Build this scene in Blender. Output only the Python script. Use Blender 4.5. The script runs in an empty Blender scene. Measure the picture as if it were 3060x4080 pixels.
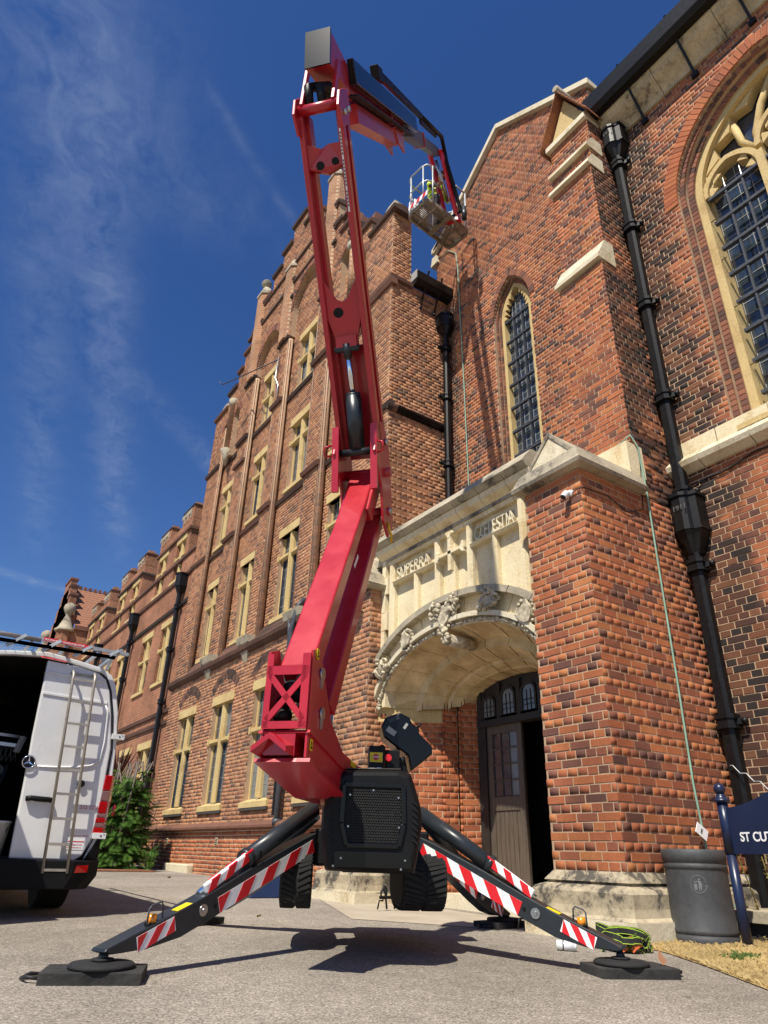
import bpy, bmesh, math, random
import numpy as np
from mathutils import Vector, Matrix
R = math.radians
rnd = random.Random(7)
SC = bpy.context.scene
COL = SC.collection

# ---------------------------------------------------------------- camera
cam_d = bpy.data.cameras.new("camera")
cam = bpy.data.objects.new("camera", cam_d)
COL.objects.link(cam)
CAM = Vector((0, 0, 0.62))
pitch, roll, yaw = 0.46728236, 0.02805188, 0.58672216
fw = Vector((math.sin(yaw)*math.cos(pitch), math.cos(yaw)*math.cos(pitch), math.sin(pitch)))
rt = Vector((math.cos(yaw), -math.sin(yaw), 0)); up = rt.cross(fw)
c_, s_ = math.cos(roll), math.sin(roll)
RT = c_*rt + s_*up; UP = -s_*rt + c_*up
cam.matrix_world = Matrix(((RT.x, UP.x, -fw.x, CAM.x), (RT.y, UP.y, -fw.y, CAM.y), (RT.z, UP.z, -fw.z, CAM.z), (0, 0, 0, 1)))
cam_d.sensor_fit = 'HORIZONTAL'; cam_d.sensor_width = 36
FPX = 2714.53
cam_d.lens = FPX/3060*36
cam_d.clip_start = 0.05; cam_d.clip_end = 5000
SC.camera = cam
SC.render.resolution_x = 768; SC.render.resolution_y = 1024

def in_view(p, m=60):
    v = Vector(p)-CAM
    z = v.dot(fw)
    if z < .1: return False
    x = 1530+FPX*v.dot(RT)/z; y = 2040-FPX*v.dot(UP)/z
    return -m < x < 3060+m and -m < y < 4080+m

# ---------------------------------------------------------------- light
SUN = Vector((-1, -.55, 1.68)).normalized()          # towards the sun
el = math.asin(SUN.z); az = math.atan2(SUN.x, SUN.y)
w = bpy.data.worlds.new("World"); SC.world = w; w.use_nodes = True
nt = w.node_tree; N = nt.nodes; Lk = nt.links
for n in list(N): N.remove(n)
out = N.new("ShaderNodeOutputWorld"); bg = N.new("ShaderNodeBackground")
sky = N.new("ShaderNodeTexSky"); sky.sky_type = 'NISHITA'; sky.sun_disc = False
sky.sun_elevation = el; sky.sun_rotation = az % (2*math.pi)
sky.altitude = 50; sky.air_density = 1.0; sky.dust_density = 0.25; sky.ozone_density = 3.2
bg.inputs[1].default_value = 0.074
SKY_SAT = 1.26
def vmath(op, a, b=None):
    n = N.new("ShaderNodeVectorMath"); n.operation = op
    if isinstance(a, (tuple, list)): n.inputs[0].default_value = a
    else: Lk.new(a, n.inputs[0])
    if b is not None:
        if isinstance(b, (tuple, list)): n.inputs[1].default_value = b
        else: Lk.new(b, n.inputs[1])
    return n
def fmath(op, a, b=None, c=None, clamp=False):
    n = N.new("ShaderNodeMath"); n.operation = op; n.use_clamp = clamp
    for i, v in enumerate((a, b, c)):
        if v is None: continue
        if isinstance(v, (int, float)): n.inputs[i].default_value = v
        else: Lk.new(v, n.inputs[i])
    return n.outputs[0]
tc = N.new("ShaderNodeTexCoord")
sep = N.new("ShaderNodeSeparateXYZ"); Lk.new(tc.outputs['Generated'], sep.inputs[0])
zz = fmath('MAXIMUM', sep.outputs[2], 0.04)
px = fmath('DIVIDE', sep.outputs[0], zz); py = fmath('DIVIDE', sep.outputs[1], zz)
comb = N.new("ShaderNodeCombineXYZ"); Lk.new(px, comb.inputs[0]); Lk.new(py, comb.inputs[1])
def noise2(scale_x, scale_y, ang, scale, detail=6, rough=.6):
    mp = N.new("ShaderNodeMapping"); mp.inputs['Rotation'].default_value = (0, 0, ang)
    mp.inputs['Scale'].default_value = (scale_x, scale_y, 1); Lk.new(comb.outputs[0], mp.inputs[0])
    n = N.new("ShaderNodeTexNoise"); n.inputs['Scale'].default_value = scale
    n.inputs['Detail'].default_value = detail; n.inputs['Roughness'].default_value = rough
    Lk.new(mp.outputs[0], n.inputs['Vector']); return n.outputs[0]
warp = noise2(1, 1, 0, 5, 3)
def band(ax, ay, bx, by, wid, wobble=.05):
    dx, dy = bx-ax, by-ay; L = math.hypot(dx, dy); nx, ny = -dy/L, dx/L
    d = fmath('ADD', fmath('MULTIPLY', fmath('SUBTRACT', px, ax), nx), fmath('MULTIPLY', fmath('SUBTRACT', py, ay), ny))
    d = fmath('ADD', d, fmath('MULTIPLY', fmath('SUBTRACT', warp, .5), wobble))
    d = fmath('DIVIDE', d, wid)
    g = fmath('POWER', 2.718, fmath('MULTIPLY', fmath('MULTIPLY', d, d), -1.0))
    t = fmath('ADD', fmath('MULTIPLY', fmath('SUBTRACT', px, ax), dx/L/L), fmath('MULTIPLY', fmath('SUBTRACT', py, ay), dy/L/L))
    a = N.new("ShaderNodeMapRange"); a.interpolation_type = 'SMOOTHSTEP'; Lk.new(t, a.inputs[0]); a.inputs[1].default_value = -.35; a.inputs[2].default_value = .1
    b = N.new("ShaderNodeMapRange"); b.interpolation_type = 'SMOOTHSTEP'; Lk.new(t, b.inputs[0]); b.inputs[1].default_value = 1.35; b.inputs[2].default_value = .85
    return fmath('MULTIPLY', g, fmath('MULTIPLY', a.outputs[0], b.outputs[0]))
def streaks(su, sv, scale, detail, rough):
    u = fmath('ADD', fmath('MULTIPLY', px, .29*su), fmath('MULTIPLY', py, .957*su)); v = fmath('ADD', fmath('MULTIPLY', px, -.957*sv), fmath('MULTIPLY', py, .29*sv))
    cb = N.new("ShaderNodeCombineXYZ"); Lk.new(u, cb.inputs[0]); Lk.new(fmath('ADD', v, fmath('MULTIPLY', warp, sv*.25)), cb.inputs[1])
    n = N.new("ShaderNodeTexNoise"); n.inputs['Scale'].default_value = scale; n.inputs['Detail'].default_value = detail; n.inputs['Roughness'].default_value = rough
    Lk.new(cb.outputs[0], n.inputs['Vector']); return n.outputs[0]
fine = streaks(1., 2.6, 5, 9, .62); fine2 = noise2(1, 1.2, .4, 22, 6, .7)
bands = None
for (ax, ay, bx, by, wd, st) in ((.0, .85, .43, 2.35, .055, .75), (-.09, .8, .20, 2.5, .06, .5), (.28, 1.46, .56, 1.74, .035, .5),
                                 (-.2, .75, .27, .86, .09, .22), (.14, .68, .34, .82, .009, .35), (.0, 3.0, .55, 3.16, .05, .9), (-.02, .6, .14, .9, .09, .25)):
    v = fmath('MULTIPLY', band(ax, ay, bx, by, wd), st)
    bands = v if bands is None else fmath('ADD', bands, v)
mr = N.new("ShaderNodeMapRange"); Lk.new(fmath('ADD', fmath('MULTIPLY', fine, .7), fmath('MULTIPLY', fine2, .3)), mr.inputs[0])
mr.inputs[1].default_value = .36; mr.inputs[2].default_value = .72
cl = fmath('MULTIPLY', bands, mr.outputs[0], clamp=True)
cl = fmath('MULTIPLY', cl, .32, clamp=True)
hsv = N.new("ShaderNodeHueSaturation"); Lk.new(sky.outputs[0], hsv.inputs['Color']); hsv.inputs['Saturation'].default_value = SKY_SAT; hsv.inputs['Hue'].default_value = .513; hsv.inputs['Value'].default_value = 1.0
mixc = N.new("ShaderNodeMixRGB"); Lk.new(cl, mixc.inputs[0]); Lk.new(hsv.outputs[0], mixc.inputs[1]); mixc.inputs[2].default_value = (4.6, 5.3, 6.6, 1)
Lk.new(mixc.outputs[0], bg.inputs[0]); Lk.new(bg.outputs[0], out.inputs[0])

sd = bpy.data.lights.new("sun", 'SUN'); sd.energy = 4.2; sd.angle = R(.53); sd.color = (1, .94, .83)
so = bpy.data.objects.new("sun", sd); COL.objects.link(so)
so.rotation_euler = SUN.to_track_quat('Z', 'Y').to_euler()
vs = SC.view_settings; vs.view_transform = 'Standard'; vs.look = 'None'; vs.gamma = 1; vs.exposure = 0.62
vs.use_curve_mapping = False
SC.cycles.max_bounces = 6; SC.cycles.diffuse_bounces = 3; SC.cycles.glossy_bounces = 3; SC.cycles.transparent_max_bounces = 8

# ---------------------------------------------------------------- materials
def lin(c):
    return tuple((x/255/12.92 if x/255 <= .04045 else ((x/255+.055)/1.055)**2.4) for x in c)
MATS = {}
def mat(name, col, rough=.6, metal=0., bump=0., bscale=40, var=.0, vscale=6, coat=0., streak=None, spec=.5, col2=None):
    if name in MATS: return MATS[name]
    m = bpy.data.materials.new(name); m.use_nodes = True; MATS[name] = m
    t = m.node_tree; b = t.nodes['Principled BSDF']
    b.inputs['Roughness'].default_value = rough; b.inputs['Metallic'].default_value = metal
    b.inputs['Specular IOR Level'].default_value = spec
    if coat: b.inputs['Coat Weight'].default_value = coat; b.inputs['Coat Roughness'].default_value = .08
    b.inputs['Base Color'].default_value = (*col, 1)
    g = t.nodes.new("ShaderNodeNewGeometry")
    if var:
        n = t.nodes.new("ShaderNodeTexNoise"); n.inputs['Scale'].default_value = vscale; n.inputs['Detail'].default_value = 6; n.inputs['Roughness'].default_value = .65
        mp = t.nodes.new("ShaderNodeMapping"); t.links.new(g.outputs['Position'], mp.inputs[0]); t.links.new(mp.outputs[0], n.inputs['Vector'])
        if streak: mp.inputs['Scale'].default_value = streak
        r = t.nodes.new("ShaderNodeMapRange"); r.inputs[1].default_value = .3; r.inputs[2].default_value = .7; t.links.new(n.outputs[0], r.inputs[0])
        x = t.nodes.new("ShaderNodeMixRGB"); t.links.new(r.outputs[0], x.inputs[0])
        x.inputs[1].default_value = (*[c*(1-var) for c in (col2 or col)], 1); x.inputs[2].default_value = (*[min(c*(1+var*.5), 1) for c in col], 1)
        t.links.new(x.outputs[0], b.inputs['Base Color'])
        rr = t.nodes.new("ShaderNodeMapRange"); t.links.new(n.outputs[0], rr.inputs[0]); rr.inputs[3].default_value = max(rough-.12, .03); rr.inputs[4].default_value = min(rough+.12, 1)
        t.links.new(rr.outputs[0], b.inputs['Roughness'])
    if bump:
        n = t.nodes.new("ShaderNodeTexNoise"); n.inputs['Scale'].default_value = bscale; n.inputs['Detail'].default_value = 4
        t.links.new(g.outputs['Position'], n.inputs['Vector'])
        bn = t.nodes.new("ShaderNodeBump"); bn.inputs['Strength'].default_value = bump; bn.inputs['Distance'].default_value = .01
        t.links.new(n.outputs[0], bn.inputs['Height']); t.links.new(bn.outputs[0], b.inputs['Normal'])
    return m

def brick_mat(name, ramp, soot=None, tint=.15):
    """colour of every brick from a random number (object random for single bricks, face attribute for joined ones)"""
    m = bpy.data.materials.new(name); m.use_nodes = True; t = m.node_tree; b = t.nodes['Principled BSDF']
    b.inputs['Roughness'].default_value = .85; b.inputs['Specular IOR Level'].default_value = .25
    at = t.nodes.new("ShaderNodeAttribute"); at.attribute_name = "br"
    oi = t.nodes.new("ShaderNodeObjectInfo")
    ad0 = t.nodes.new("ShaderNodeMath"); ad0.operation = 'ADD'; t.links.new(at.outputs['Fac'], ad0.inputs[0]); t.links.new(oi.outputs['Random'], ad0.inputs[1])
    gi_ = t.nodes.new("ShaderNodeNewGeometry"); ad = t.nodes.new("ShaderNodeMath"); ad.operation = 'ADD'; t.links.new(ad0.outputs[0], ad.inputs[0]); t.links.new(gi_.outputs['Random Per Island'], ad.inputs[1])
    fr = t.nodes.new("ShaderNodeMath"); fr.operation = 'FRACT'; t.links.new(ad.outputs[0], fr.inputs[0])
    g = t.nodes.new("ShaderNodeNewGeometry")
    big = t.nodes.new("ShaderNodeTexNoise"); big.inputs['Scale'].default_value = .9; big.inputs['Detail'].default_value = 3; t.links.new(g.outputs['Position'], big.inputs['Vector'])
    ms = t.nodes.new("ShaderNodeMath"); ms.operation = 'MULTIPLY_ADD'; t.links.new(big.outputs[0], ms.inputs[0]); ms.inputs[1].default_value = -.5; ms.inputs[2].default_value = .25
    a2 = t.nodes.new("ShaderNodeMath"); a2.operation = 'ADD'; a2.use_clamp = True; t.links.new(fr.outputs[0], a2.inputs[0]); t.links.new(ms.outputs[0], a2.inputs[1])
    cr = t.nodes.new("ShaderNodeValToRGB"); t.links.new(a2.outputs[0], cr.inputs[0])
    e = cr.color_ramp.elements
    e[0].position = ramp[0][0]; e[0].color = (*ramp[0][1], 1); e[1].position = ramp[-1][0]; e[1].color = (*ramp[-1][1], 1)
    for p, c in ramp[1:-1]:
        x = e.new(p); x.color = (*c, 1)
    n = t.nodes.new("ShaderNodeTexNoise"); n.inputs['Scale'].default_value = 55; n.inputs['Detail'].default_value = 7; n.inputs['Roughness'].default_value = .75
    t.links.new(g.outputs['Position'], n.inputs['Vector'])
    r = t.nodes.new("ShaderNodeMapRange"); t.links.new(n.outputs[0], r.inputs[0]); r.inputs[1].default_value = .3; r.inputs[2].default_value = .7; r.inputs[3].default_value = 1-tint*1.4; r.inputs[4].default_value = 1+tint*.7
    mx = t.nodes.new("ShaderNodeVectorMath"); mx.operation = 'SCALE'; t.links.new(cr.outputs[0], mx.inputs[0]); t.links.new(r.outputs[0], mx.inputs[3])
    # broad weathering: dull rain-washed and dirty zones
    wn = t.nodes.new("ShaderNodeTexNoise"); wn.inputs['Scale'].default_value = 1.3; wn.inputs['Detail'].default_value = 6; wn.inputs['Roughness'].default_value = .65
    wm = t.nodes.new("ShaderNodeMapping"); wm.inputs['Scale'].default_value = (1, 1, .45); t.links.new(g.outputs['Position'], wm.inputs[0]); t.links.new(wm.outputs[0], wn.inputs['Vector'])
    wr = t.nodes.new("ShaderNodeMapRange"); t.links.new(wn.outputs[0], wr.inputs[0]); wr.inputs[1].default_value = .34; wr.inputs[2].default_value = .6; wr.inputs[3].default_value = .72; wr.inputs[4].default_value = 1.06
    ws = t.nodes.new("ShaderNodeVectorMath"); ws.operation = 'SCALE'; t.links.new(mx.outputs[0], ws.inputs[0]); t.links.new(wr.outputs[0], ws.inputs[3])
    col = ws.outputs[0]
    if soot:
        for (axis, centre, wid, z0, z1, amt) in soot:
            sp = t.nodes.new("ShaderNodeSeparateXYZ"); t.links.new(g.outputs['Position'], sp.inputs[0])
            sn = t.nodes.new("ShaderNodeTexNoise"); sn.inputs['Scale'].default_value = 2.2; sn.inputs['Detail'].default_value = 5; t.links.new(g.outputs['Position'], sn.inputs['Vector'])
            d = t.nodes.new("ShaderNodeMath"); d.operation = 'SUBTRACT'; t.links.new(sp.outputs[axis], d.inputs[0]); d.inputs[1].default_value = centre
            ab = t.nodes.new("ShaderNodeMath"); ab.operation = 'ABSOLUTE'; t.links.new(d.outputs[0], ab.inputs[0])
            w2 = t.nodes.new("ShaderNodeMath"); w2.operation = 'MULTIPLY_ADD'; t.links.new(sn.outputs[0], w2.inputs[0]); w2.inputs[1].default_value = wid*1.8; w2.inputs[2].default_value = -wid*.35
            q = t.nodes.new("ShaderNodeMath"); q.operation = 'DIVIDE'; t.links.new(ab.outputs[0], q.inputs[0]); t.links.new(w2.outputs[0], q.inputs[1])
            mr = t.nodes.new("ShaderNodeMapRange"); mr.interpolation_type = 'SMOOTHSTEP'; t.links.new(q.outputs[0], mr.inputs[0]); mr.inputs[1].default_value = 1.25; mr.inputs[2].default_value = .55
            za = t.nodes.new("ShaderNodeMapRange"); t.links.new(sp.outputs[2], za.inputs[0]); za.inputs[1].default_value = z0-.3; za.inputs[2].default_value = z0+.3
            zb = t.nodes.new("ShaderNodeMapRange"); t.links.new(sp.outputs[2], zb.inputs[0]); zb.inputs[1].default_value = z1+.3; zb.inputs[2].default_value = z1-.3
            p1 = t.nodes.new("ShaderNodeMath"); p1.operation = 'MULTIPLY'; t.links.new(mr.outputs[0], p1.inputs[0]); t.links.new(za.outputs[0], p1.inputs[1])
            p2 = t.nodes.new("ShaderNodeMath"); p2.operation = 'MULTIPLY'; t.links.new(p1.outputs[0], p2.inputs[0]); t.links.new(zb.outputs[0], p2.inputs[1])
            # some bricks take the soot more than others
            br = t.nodes.new("ShaderNodeMapRange"); t.links.new(fr.outputs[0], br.inputs[0]); br.inputs[3].default_value = amt; br.inputs[4].default_value = amt*.62
            p3 = t.nodes.new("ShaderNodeMath"); p3.operation = 'MULTIPLY'; t.links.new(p2.outputs[0], p3.inputs[0]); t.links.new(br.outputs[0], p3.inputs[1])
            xx = t.nodes.new("ShaderNodeMixRGB"); t.links.new(p3.outputs[0], xx.inputs[0]); t.links.new(col, xx.inputs[1]); xx.inputs[2].default_value = (.028, .022, .02, 1)
            col = xx.outputs[0]
    t.links.new(col, b.inputs['Base Color'])
    bn = t.nodes.new("ShaderNodeBump"); bn.inputs['Strength'].default_value = .45; bn.inputs['Distance'].default_value = .004
    t.links.new(n.outputs[0], bn.inputs['Height']); t.links.new(bn.outputs[0], b.inputs['Normal'])
    MATS[name] = m; return m

RED = [(0, (.14, .065, .05)), (.10, (.19, .082, .056)), (.22, (.30, .105, .060)), (.45, (.40, .130, .060)), (.78, (.46, .150, .062)), (1, (.50, .195, .075))]
MIX = [(0, (.09, .052, .045)), (.14, (.16, .075, .055)), (.30, (.28, .10, .060)), (.55, (.39, .130, .060)), (.85, (.44, .155, .066)), (1, (.48, .195, .085))]
TAN = [(0, (.15, .085, .06)), (.12, (.23, .115, .072)), (.30, (.36, .16, .085)), (.75, (.45, .205, .10)), (1, (.49, .26, .135))]
brick_mat('brick_red', RED)
brick_mat('brick_chapel', MIX, soot=[(1, 3.72, .72, -2, 12, 1.0)])
brick_mat('brick_transept', MIX, soot=[(1, 8.6, .42, 4, 11.5, .8)])
brick_mat('brick_tan', TAN)
brick_mat('brick_porch', [(0, (.25, .085, .045)), (.3, (.38, .115, .05)), (1, (.47, .16, .065))])
brick_mat('brick_far', [(0, (.10, .05, .04)), (.3, (.24, .085, .05)), (1, (.38, .12, .055))])
brick_mat('brick_string', [(0, (.05, .036, .03)), (.5, (.10, .058, .044)), (1, (.20, .095, .062))])
brick_mat('brick_mould', [(0, (.10, .06, .05)), (.5, (.24, .10, .065)), (1, (.33, .14, .08))])
mat('mortar', (.47, .32, .20), .95, bump=.4, bscale=60, var=.25, vscale=3)
mat('mortar_pale', (.62, .52, .35), .95, bump=.4, bscale=60, var=.15, vscale=3)
def stone_mat(name, col, dark, z=0, p0=.36, p1=.64, sc_=2.5):
    m = mat(name, col, .85, bump=.35, bscale=30, var=.0)
    t = m.node_tree; b = t.nodes['Principled BSDF']; g = t.nodes.new("ShaderNodeNewGeometry")
    n = t.nodes.new("ShaderNodeTexNoise"); n.inputs['Scale'].default_value = sc_; n.inputs['Detail'].default_value = 8; n.inputs['Roughness'].default_value = .7
    t.links.new(g.outputs['Position'], n.inputs['Vector'])
    r = t.nodes.new("ShaderNodeValToRGB"); t.links.new(n.outputs[0], r.inputs[0]); e = r.color_ramp.elements
    e[0].position = p0; e[0].color = (*dark, 1); e[1].position = p1; e[1].color = (*col, 1)
    x = e.new(p0+(p1-p0)*.35); x.color = (*[(a*.65+c*.35) for a, c in zip(col, dark)], 1)
    n2 = t.nodes.new("ShaderNodeTexNoise"); n2.inputs['Scale'].default_value = 40; n2.inputs['Detail'].default_value = 5; t.links.new(g.outputs['Position'], n2.inputs['Vector'])
    mr2 = t.nodes.new("ShaderNodeMapRange"); t.links.new(n2.outputs[0], mr2.inputs[0]); mr2.inputs[3].default_value = .75; mr2.inputs[4].default_value = 1.2
    sc = t.nodes.new("ShaderNodeVectorMath"); sc.operation = 'SCALE'; t.links.new(r.outputs[0], sc.inputs[0]); t.links.new(mr2.outputs[0], sc.inputs[3])
    t.links.new(sc.outputs[0], b.inputs['Base Color']); return m
stone_mat('stone', (.76, .66, .44), (.60, .46, .25))
stone_mat('stone_pale', (.70, .63, .46), (.48, .39, .24))
stone_mat('stone_weathered', (.44, .38, .27), (.10, .088, .07))
stone_mat('stone_yellow', (.60, .45, .20), (.44, .30, .12))
mat('joint', (.16, .11, .07), .95)
stone_mat('stone_lichen', (.50, .42, .28), (.085, .075, .058), p0=.44, p1=.62, sc_=3.2)
mat('glass', (.035, .05, .07), .10, var=.5, vscale=9, spec=.9)
mat('glass_pale', (.16, .18, .19), .2, var=.35, vscale=5, spec=.8)
mat('lead', (.33, .33, .31), .6)
mat('lead_dark', (.10, .10, .10), .6)
mat('iron', (.006, .006, .0065), .46, var=.4, vscale=20, spec=.3)
mat('iron_grey', (.05, .055, .065), .5, var=.4, vscale=20)
mat('red_paint', (.44, .012, .024), .32, coat=.3, var=.16, vscale=4)
mat('red_dark', (.36, .008, .018), .3, coat=.3)
mat('black_plastic', (.007, .007, .0075), .5, var=.4, vscale=6, spec=.22)
mat('black_gloss', (.005, .005, .0055), .2, spec=.3)
mat('dusty_black', (.075, .068, .055), .8, var=.5, vscale=8)
mat('anthracite', (.022, .027, .032), .35, var=.25, vscale=5, spec=.4)
mat('rubber', (.014, .014, .014), .85, var=.4, vscale=12, bump=.4, bscale=60)
mat('rubber_pad', (.03, .029, .027), .9, var=.7, vscale=7, bump=.6, bscale=30)
mat('chrome', (.75, .77, .8), .12, metal=1); mat('boom_steel', (.10, .10, .10), .4, metal=.4, var=.4, vscale=6)
mat('steel', (.5, .5, .5), .35, metal=1, var=.2, vscale=20)
mat('galv', (.42, .44, .45), .5, metal=.6, var=.25, vscale=15)
mat('alu', (.42, .39, .33), .5, metal=.5, var=.3, vscale=12); mat('basket_alu', (.26, .215, .16), .6, metal=.3, var=.3, vscale=8)
mat('white_sign', (.82, .82, .82), .5)
mat('red_sign', (.62, .012, .02), .45)
mat('yellow_sign', (.80, .58, .01), .5)
mat('yellow_paint', (.8, .5, .02), .5)
mat('van_white', (.72, .72, .71), .28, coat=.4, var=.10, vscale=2.5)
mat('van_black', (.006, .006, .0065), .7, var=.4, vscale=8, spec=.2)
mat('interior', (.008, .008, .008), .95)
mat('lens_red', (.45, .004, .006), .12, coat=1.)
mat('lens_clear', (.26, .13, .13), .15, coat=1.)
mat('amber', (.85, .28, .01), .15, coat=1.)
mat('wood_door', (.105, .082, .06), .55, var=.45, vscale=7, streak=(8, 8, .5))
mat('wood_dark', (.022, .016, .012), .6, var=.4, vscale=7)
mat('bin', (.055, .057, .06), .6, var=.25, vscale=18, bump=.15, bscale=120)
mat('navy', (.010, .019, .055), .32, var=.2, vscale=4)
mat('blue_box', (.012, .035, .12), .5)
mat('copper_green', (.26, .42, .32), .6, var=.3, vscale=4)
mat('cable', (.012, .011, .010), .6)
mat('tile', (.30, .13, .07), .85, var=.4, vscale=14)
mat('tile_clay', (.34, .13, .06), .85, var=.35, vscale=20)
mat('roof_dark', (.05, .045, .04), .8)
mat('hivis', (.65, .85, .04), .6)
mat('clothing', (.03, .03, .04), .9)
mat('skin', (.45, .26, .18), .5)
mat('webbing', (.012, .014, .012), .8)
mat('webbing_green', (.45, .65, .05), .7)
mat('orange_cloth', (.55, .12, .03), .8)
mat('plastic_clear', (.7, .72, .75), .15, spec=.8)
mat('leaf_dry', (.42, .20, .10), .8)
mat('cam_white', (.75, .75, .74), .35)

# ---------------------------------------------------------------- mesh helpers
class MB:
    """collects polygons, built as ONE mesh object"""
    def __init__(s): s.v = []; s.f = []; s.m = []; s.ms = []; s.cur = 0; s.sm = []; s.smooth = False
    def mat(s, name):
        if name not in s.ms: s.ms.append(name)
        s.cur = s.ms.index(name); return s
    def add(s, vs, fs):
        o = len(s.v); s.v += [tuple(p) for p in vs]
        for f in fs: s.f.append([o+i for i in f]); s.m.append(s.cur); s.sm.append(s.smooth)
        return s
    def box(s, x0, x1, y0, y1, z0, z1):
        x0, x1 = min(x0, x1), max(x0, x1); y0, y1 = min(y0, y1), max(y0, y1); z0, z1 = min(z0, z1), max(z0, z1)
        return s.add([(x0, y0, z0), (x1, y0, z0), (x1, y1, z0), (x0, y1, z0), (x0, y0, z1), (x1, y0, z1), (x1, y1, z1), (x0, y1, z1)],
                     [(0, 3, 2, 1), (4, 5, 6, 7), (0, 1, 5, 4), (1, 2, 6, 5), (2, 3, 7, 6), (3, 0, 4, 7)])
    def prism(s, a, b):
        """two equal loops a, b -> closed prism (a ordered so that it faces away from b)"""
        n = len(a); vs = [tuple(p) for p in a]+[tuple(p) for p in b]
        fs = [tuple(range(n))[::-1], tuple(range(n, 2*n))]+[(i, (i+1) % n, n+(i+1) % n, n+i) for i in range(n)]
        return s.add(vs, fs)
    def xprism(s, poly, x0, x1):   # poly of (y,z)
        return s.prism([(x0, y, z) for y, z in poly], [(x1, y, z) for y, z in poly])
    def yprism(s, poly, y0, y1):   # poly of (x,z)
        return s.prism([(x, y0, z) for x, z in poly], [(x, y1, z) for x, z in poly])
    def zprism(s, poly, z0, z1):
        return s.prism([(x, y, z0) for x, y in poly], [(x, y, z1) for x, y in poly])
    def beam(s, p, q, w, h, upv=(0, 0, 1), w2=None, h2=None):
        p, q = Vector(p), Vector(q); d = (q-p).normalized(); u = Vector(upv); sd_ = d.cross(u)
        if sd_.length < 1e-4: sd_ = d.cross(Vector((1, 0, 0)))
        sd_.normalize(); uu = sd_.cross(d)
        w2 = w if w2 is None else w2; h2 = h if h2 is None else h2
        A = [p+sd_*a*w/2+uu*b*h/2 for a, b in ((-1, -1), (1, -1), (1, 1), (-1, 1))]
        B = [q+sd_*a*w2/2+uu*b*h2/2 for a, b in ((-1, -1), (1, -1), (1, 1), (-1, 1))]
        return s.prism(A, B)
    def cyl(s, p, q, r, n=14, r2=None, cap=True):
        p, q = Vector(p), Vector(q); d = (q-p).normalized(); a = d.orthogonal().normalized(); b = d.cross(a); r2 = r if r2 is None else r2
        A = [p+(a*math.cos(t)+b*math.sin(t))*r for t in [2*math.pi*i/n for i in range(n)]]
        B = [q+(a*math.cos(t)+b*math.sin(t))*r2 for t in [2*math.pi*i/n for i in range(n)]]
        sm = s.smooth; s.smooth = n > 6
        o = [tuple(x) for x in A+B]
        s.add(o, [(i, (i+1) % n, n+(i+1) % n, n+i) for i in range(n)])
        s.smooth = False
        if cap: s.add(o, [tuple(range(n))[::-1], tuple(range(n, 2*n))])
        s.smooth = sm; return s
    def tube(s, pts, r, n=8):
        pts = [Vector(p) for p in pts]; rings = []; pa = None
        for i, p in enumerate(pts):
            d = (pts[min(i+1, len(pts)-1)]-pts[max(i-1, 0)]).normalized()
            a = d.orthogonal().normalized() if pa is None else (pa-d*pa.dot(d)).normalized()
            pa = a; b = d.cross(a)
            rings.append([tuple(p+(a*math.cos(2*math.pi*k/n)+b*math.sin(2*math.pi*k/n))*r) for k in range(n)])
        vs = sum(rings, []); m = len(rings)
        sm = s.smooth; s.smooth = True
        s.add(vs, [(i*n+k, i*n+(k+1) % n, (i+1)*n+(k+1) % n, (i+1)*n+k) for i in range(m-1) for k in range(n)]+[tuple(range(n))[::-1], tuple((m-1)*n+k for k in range(n))])
        s.smooth = sm; return s
    def lathe(s, prof, c, n=24, flatn=False):
        vs = []
        for r, z in prof: vs += [(c[0]+r*math.cos(2*math.pi*k/n), c[1]+r*math.sin(2*math.pi*k/n), c[2]+z) for k in range(n)]
        m = len(prof); sm = s.smooth; s.smooth = not flatn
        s.add(vs, [(i*n+k, i*n+(k+1) % n, (i+1)*n+(k+1) % n, (i+1)*n+k) for i in range(m-1) for k in range(n)])
        s.smooth = False; s.add(vs[:n]+vs[-n:], [tuple(range(n))[::-1], tuple(range(n, 2*n))]); s.smooth = sm; return s
    def ball(s, c, r, n=8, sq=(1, 1, 1), rot=None):
        vs = []; m = n//2+1
        for i in range(m+1):
            th = math.pi*i/m
            for k in range(n):
                v = Vector((math.sin(th)*math.cos(2*math.pi*k/n)*sq[0], math.sin(th)*math.sin(2*math.pi*k/n)*sq[1], math.cos(th)*sq[2]))*r
                if rot: v = rot @ v
                vs.append((c[0]+v.x, c[1]+v.y, c[2]+v.z))
        sm = s.smooth; s.smooth = True
        s.add(vs, [(i*n+k, (i+1)*n+k, (i+1)*n+(k+1) % n, i*n+(k+1) % n) for i in range(m) for k in range(n)]); s.smooth = sm; return s
    def poly(s, pts): return s.add(pts, [tuple(range(len(pts)))])
    def build(s, name, m=None, parent=None, bevel=0):
        if m and not s.ms: s.ms = [m]
        me = bpy.data.meshes.new(name); me.from_pydata(s.v, [], s.f)
        for x in (s.ms or [m]): me.materials.append(MATS[x])
        me.polygons.foreach_set('material_index', s.m)
        me.polygons.foreach_set('use_smooth', s.sm)
        me.update()
        bm = bmesh.new(); bm.from_mesh(me); bmesh.ops.remove_doubles(bm, verts=bm.verts, dist=1e-5)
        if len(bm.faces) < 60000: bmesh.ops.recalc_face_normals(bm, faces=bm.faces)
        bm.to_mesh(me); bm.free()
        o = bpy.data.objects.new(name, me); COL.objects.link(o)
        if parent is not None:
            o.parent = parent; o.matrix_parent_inverse = Matrix.Translation(-WLOC[parent.name])
            WLOC[o.name] = WLOC[parent.name]*0
        else: WLOC[o.name] = Vector((0, 0, 0))
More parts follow.
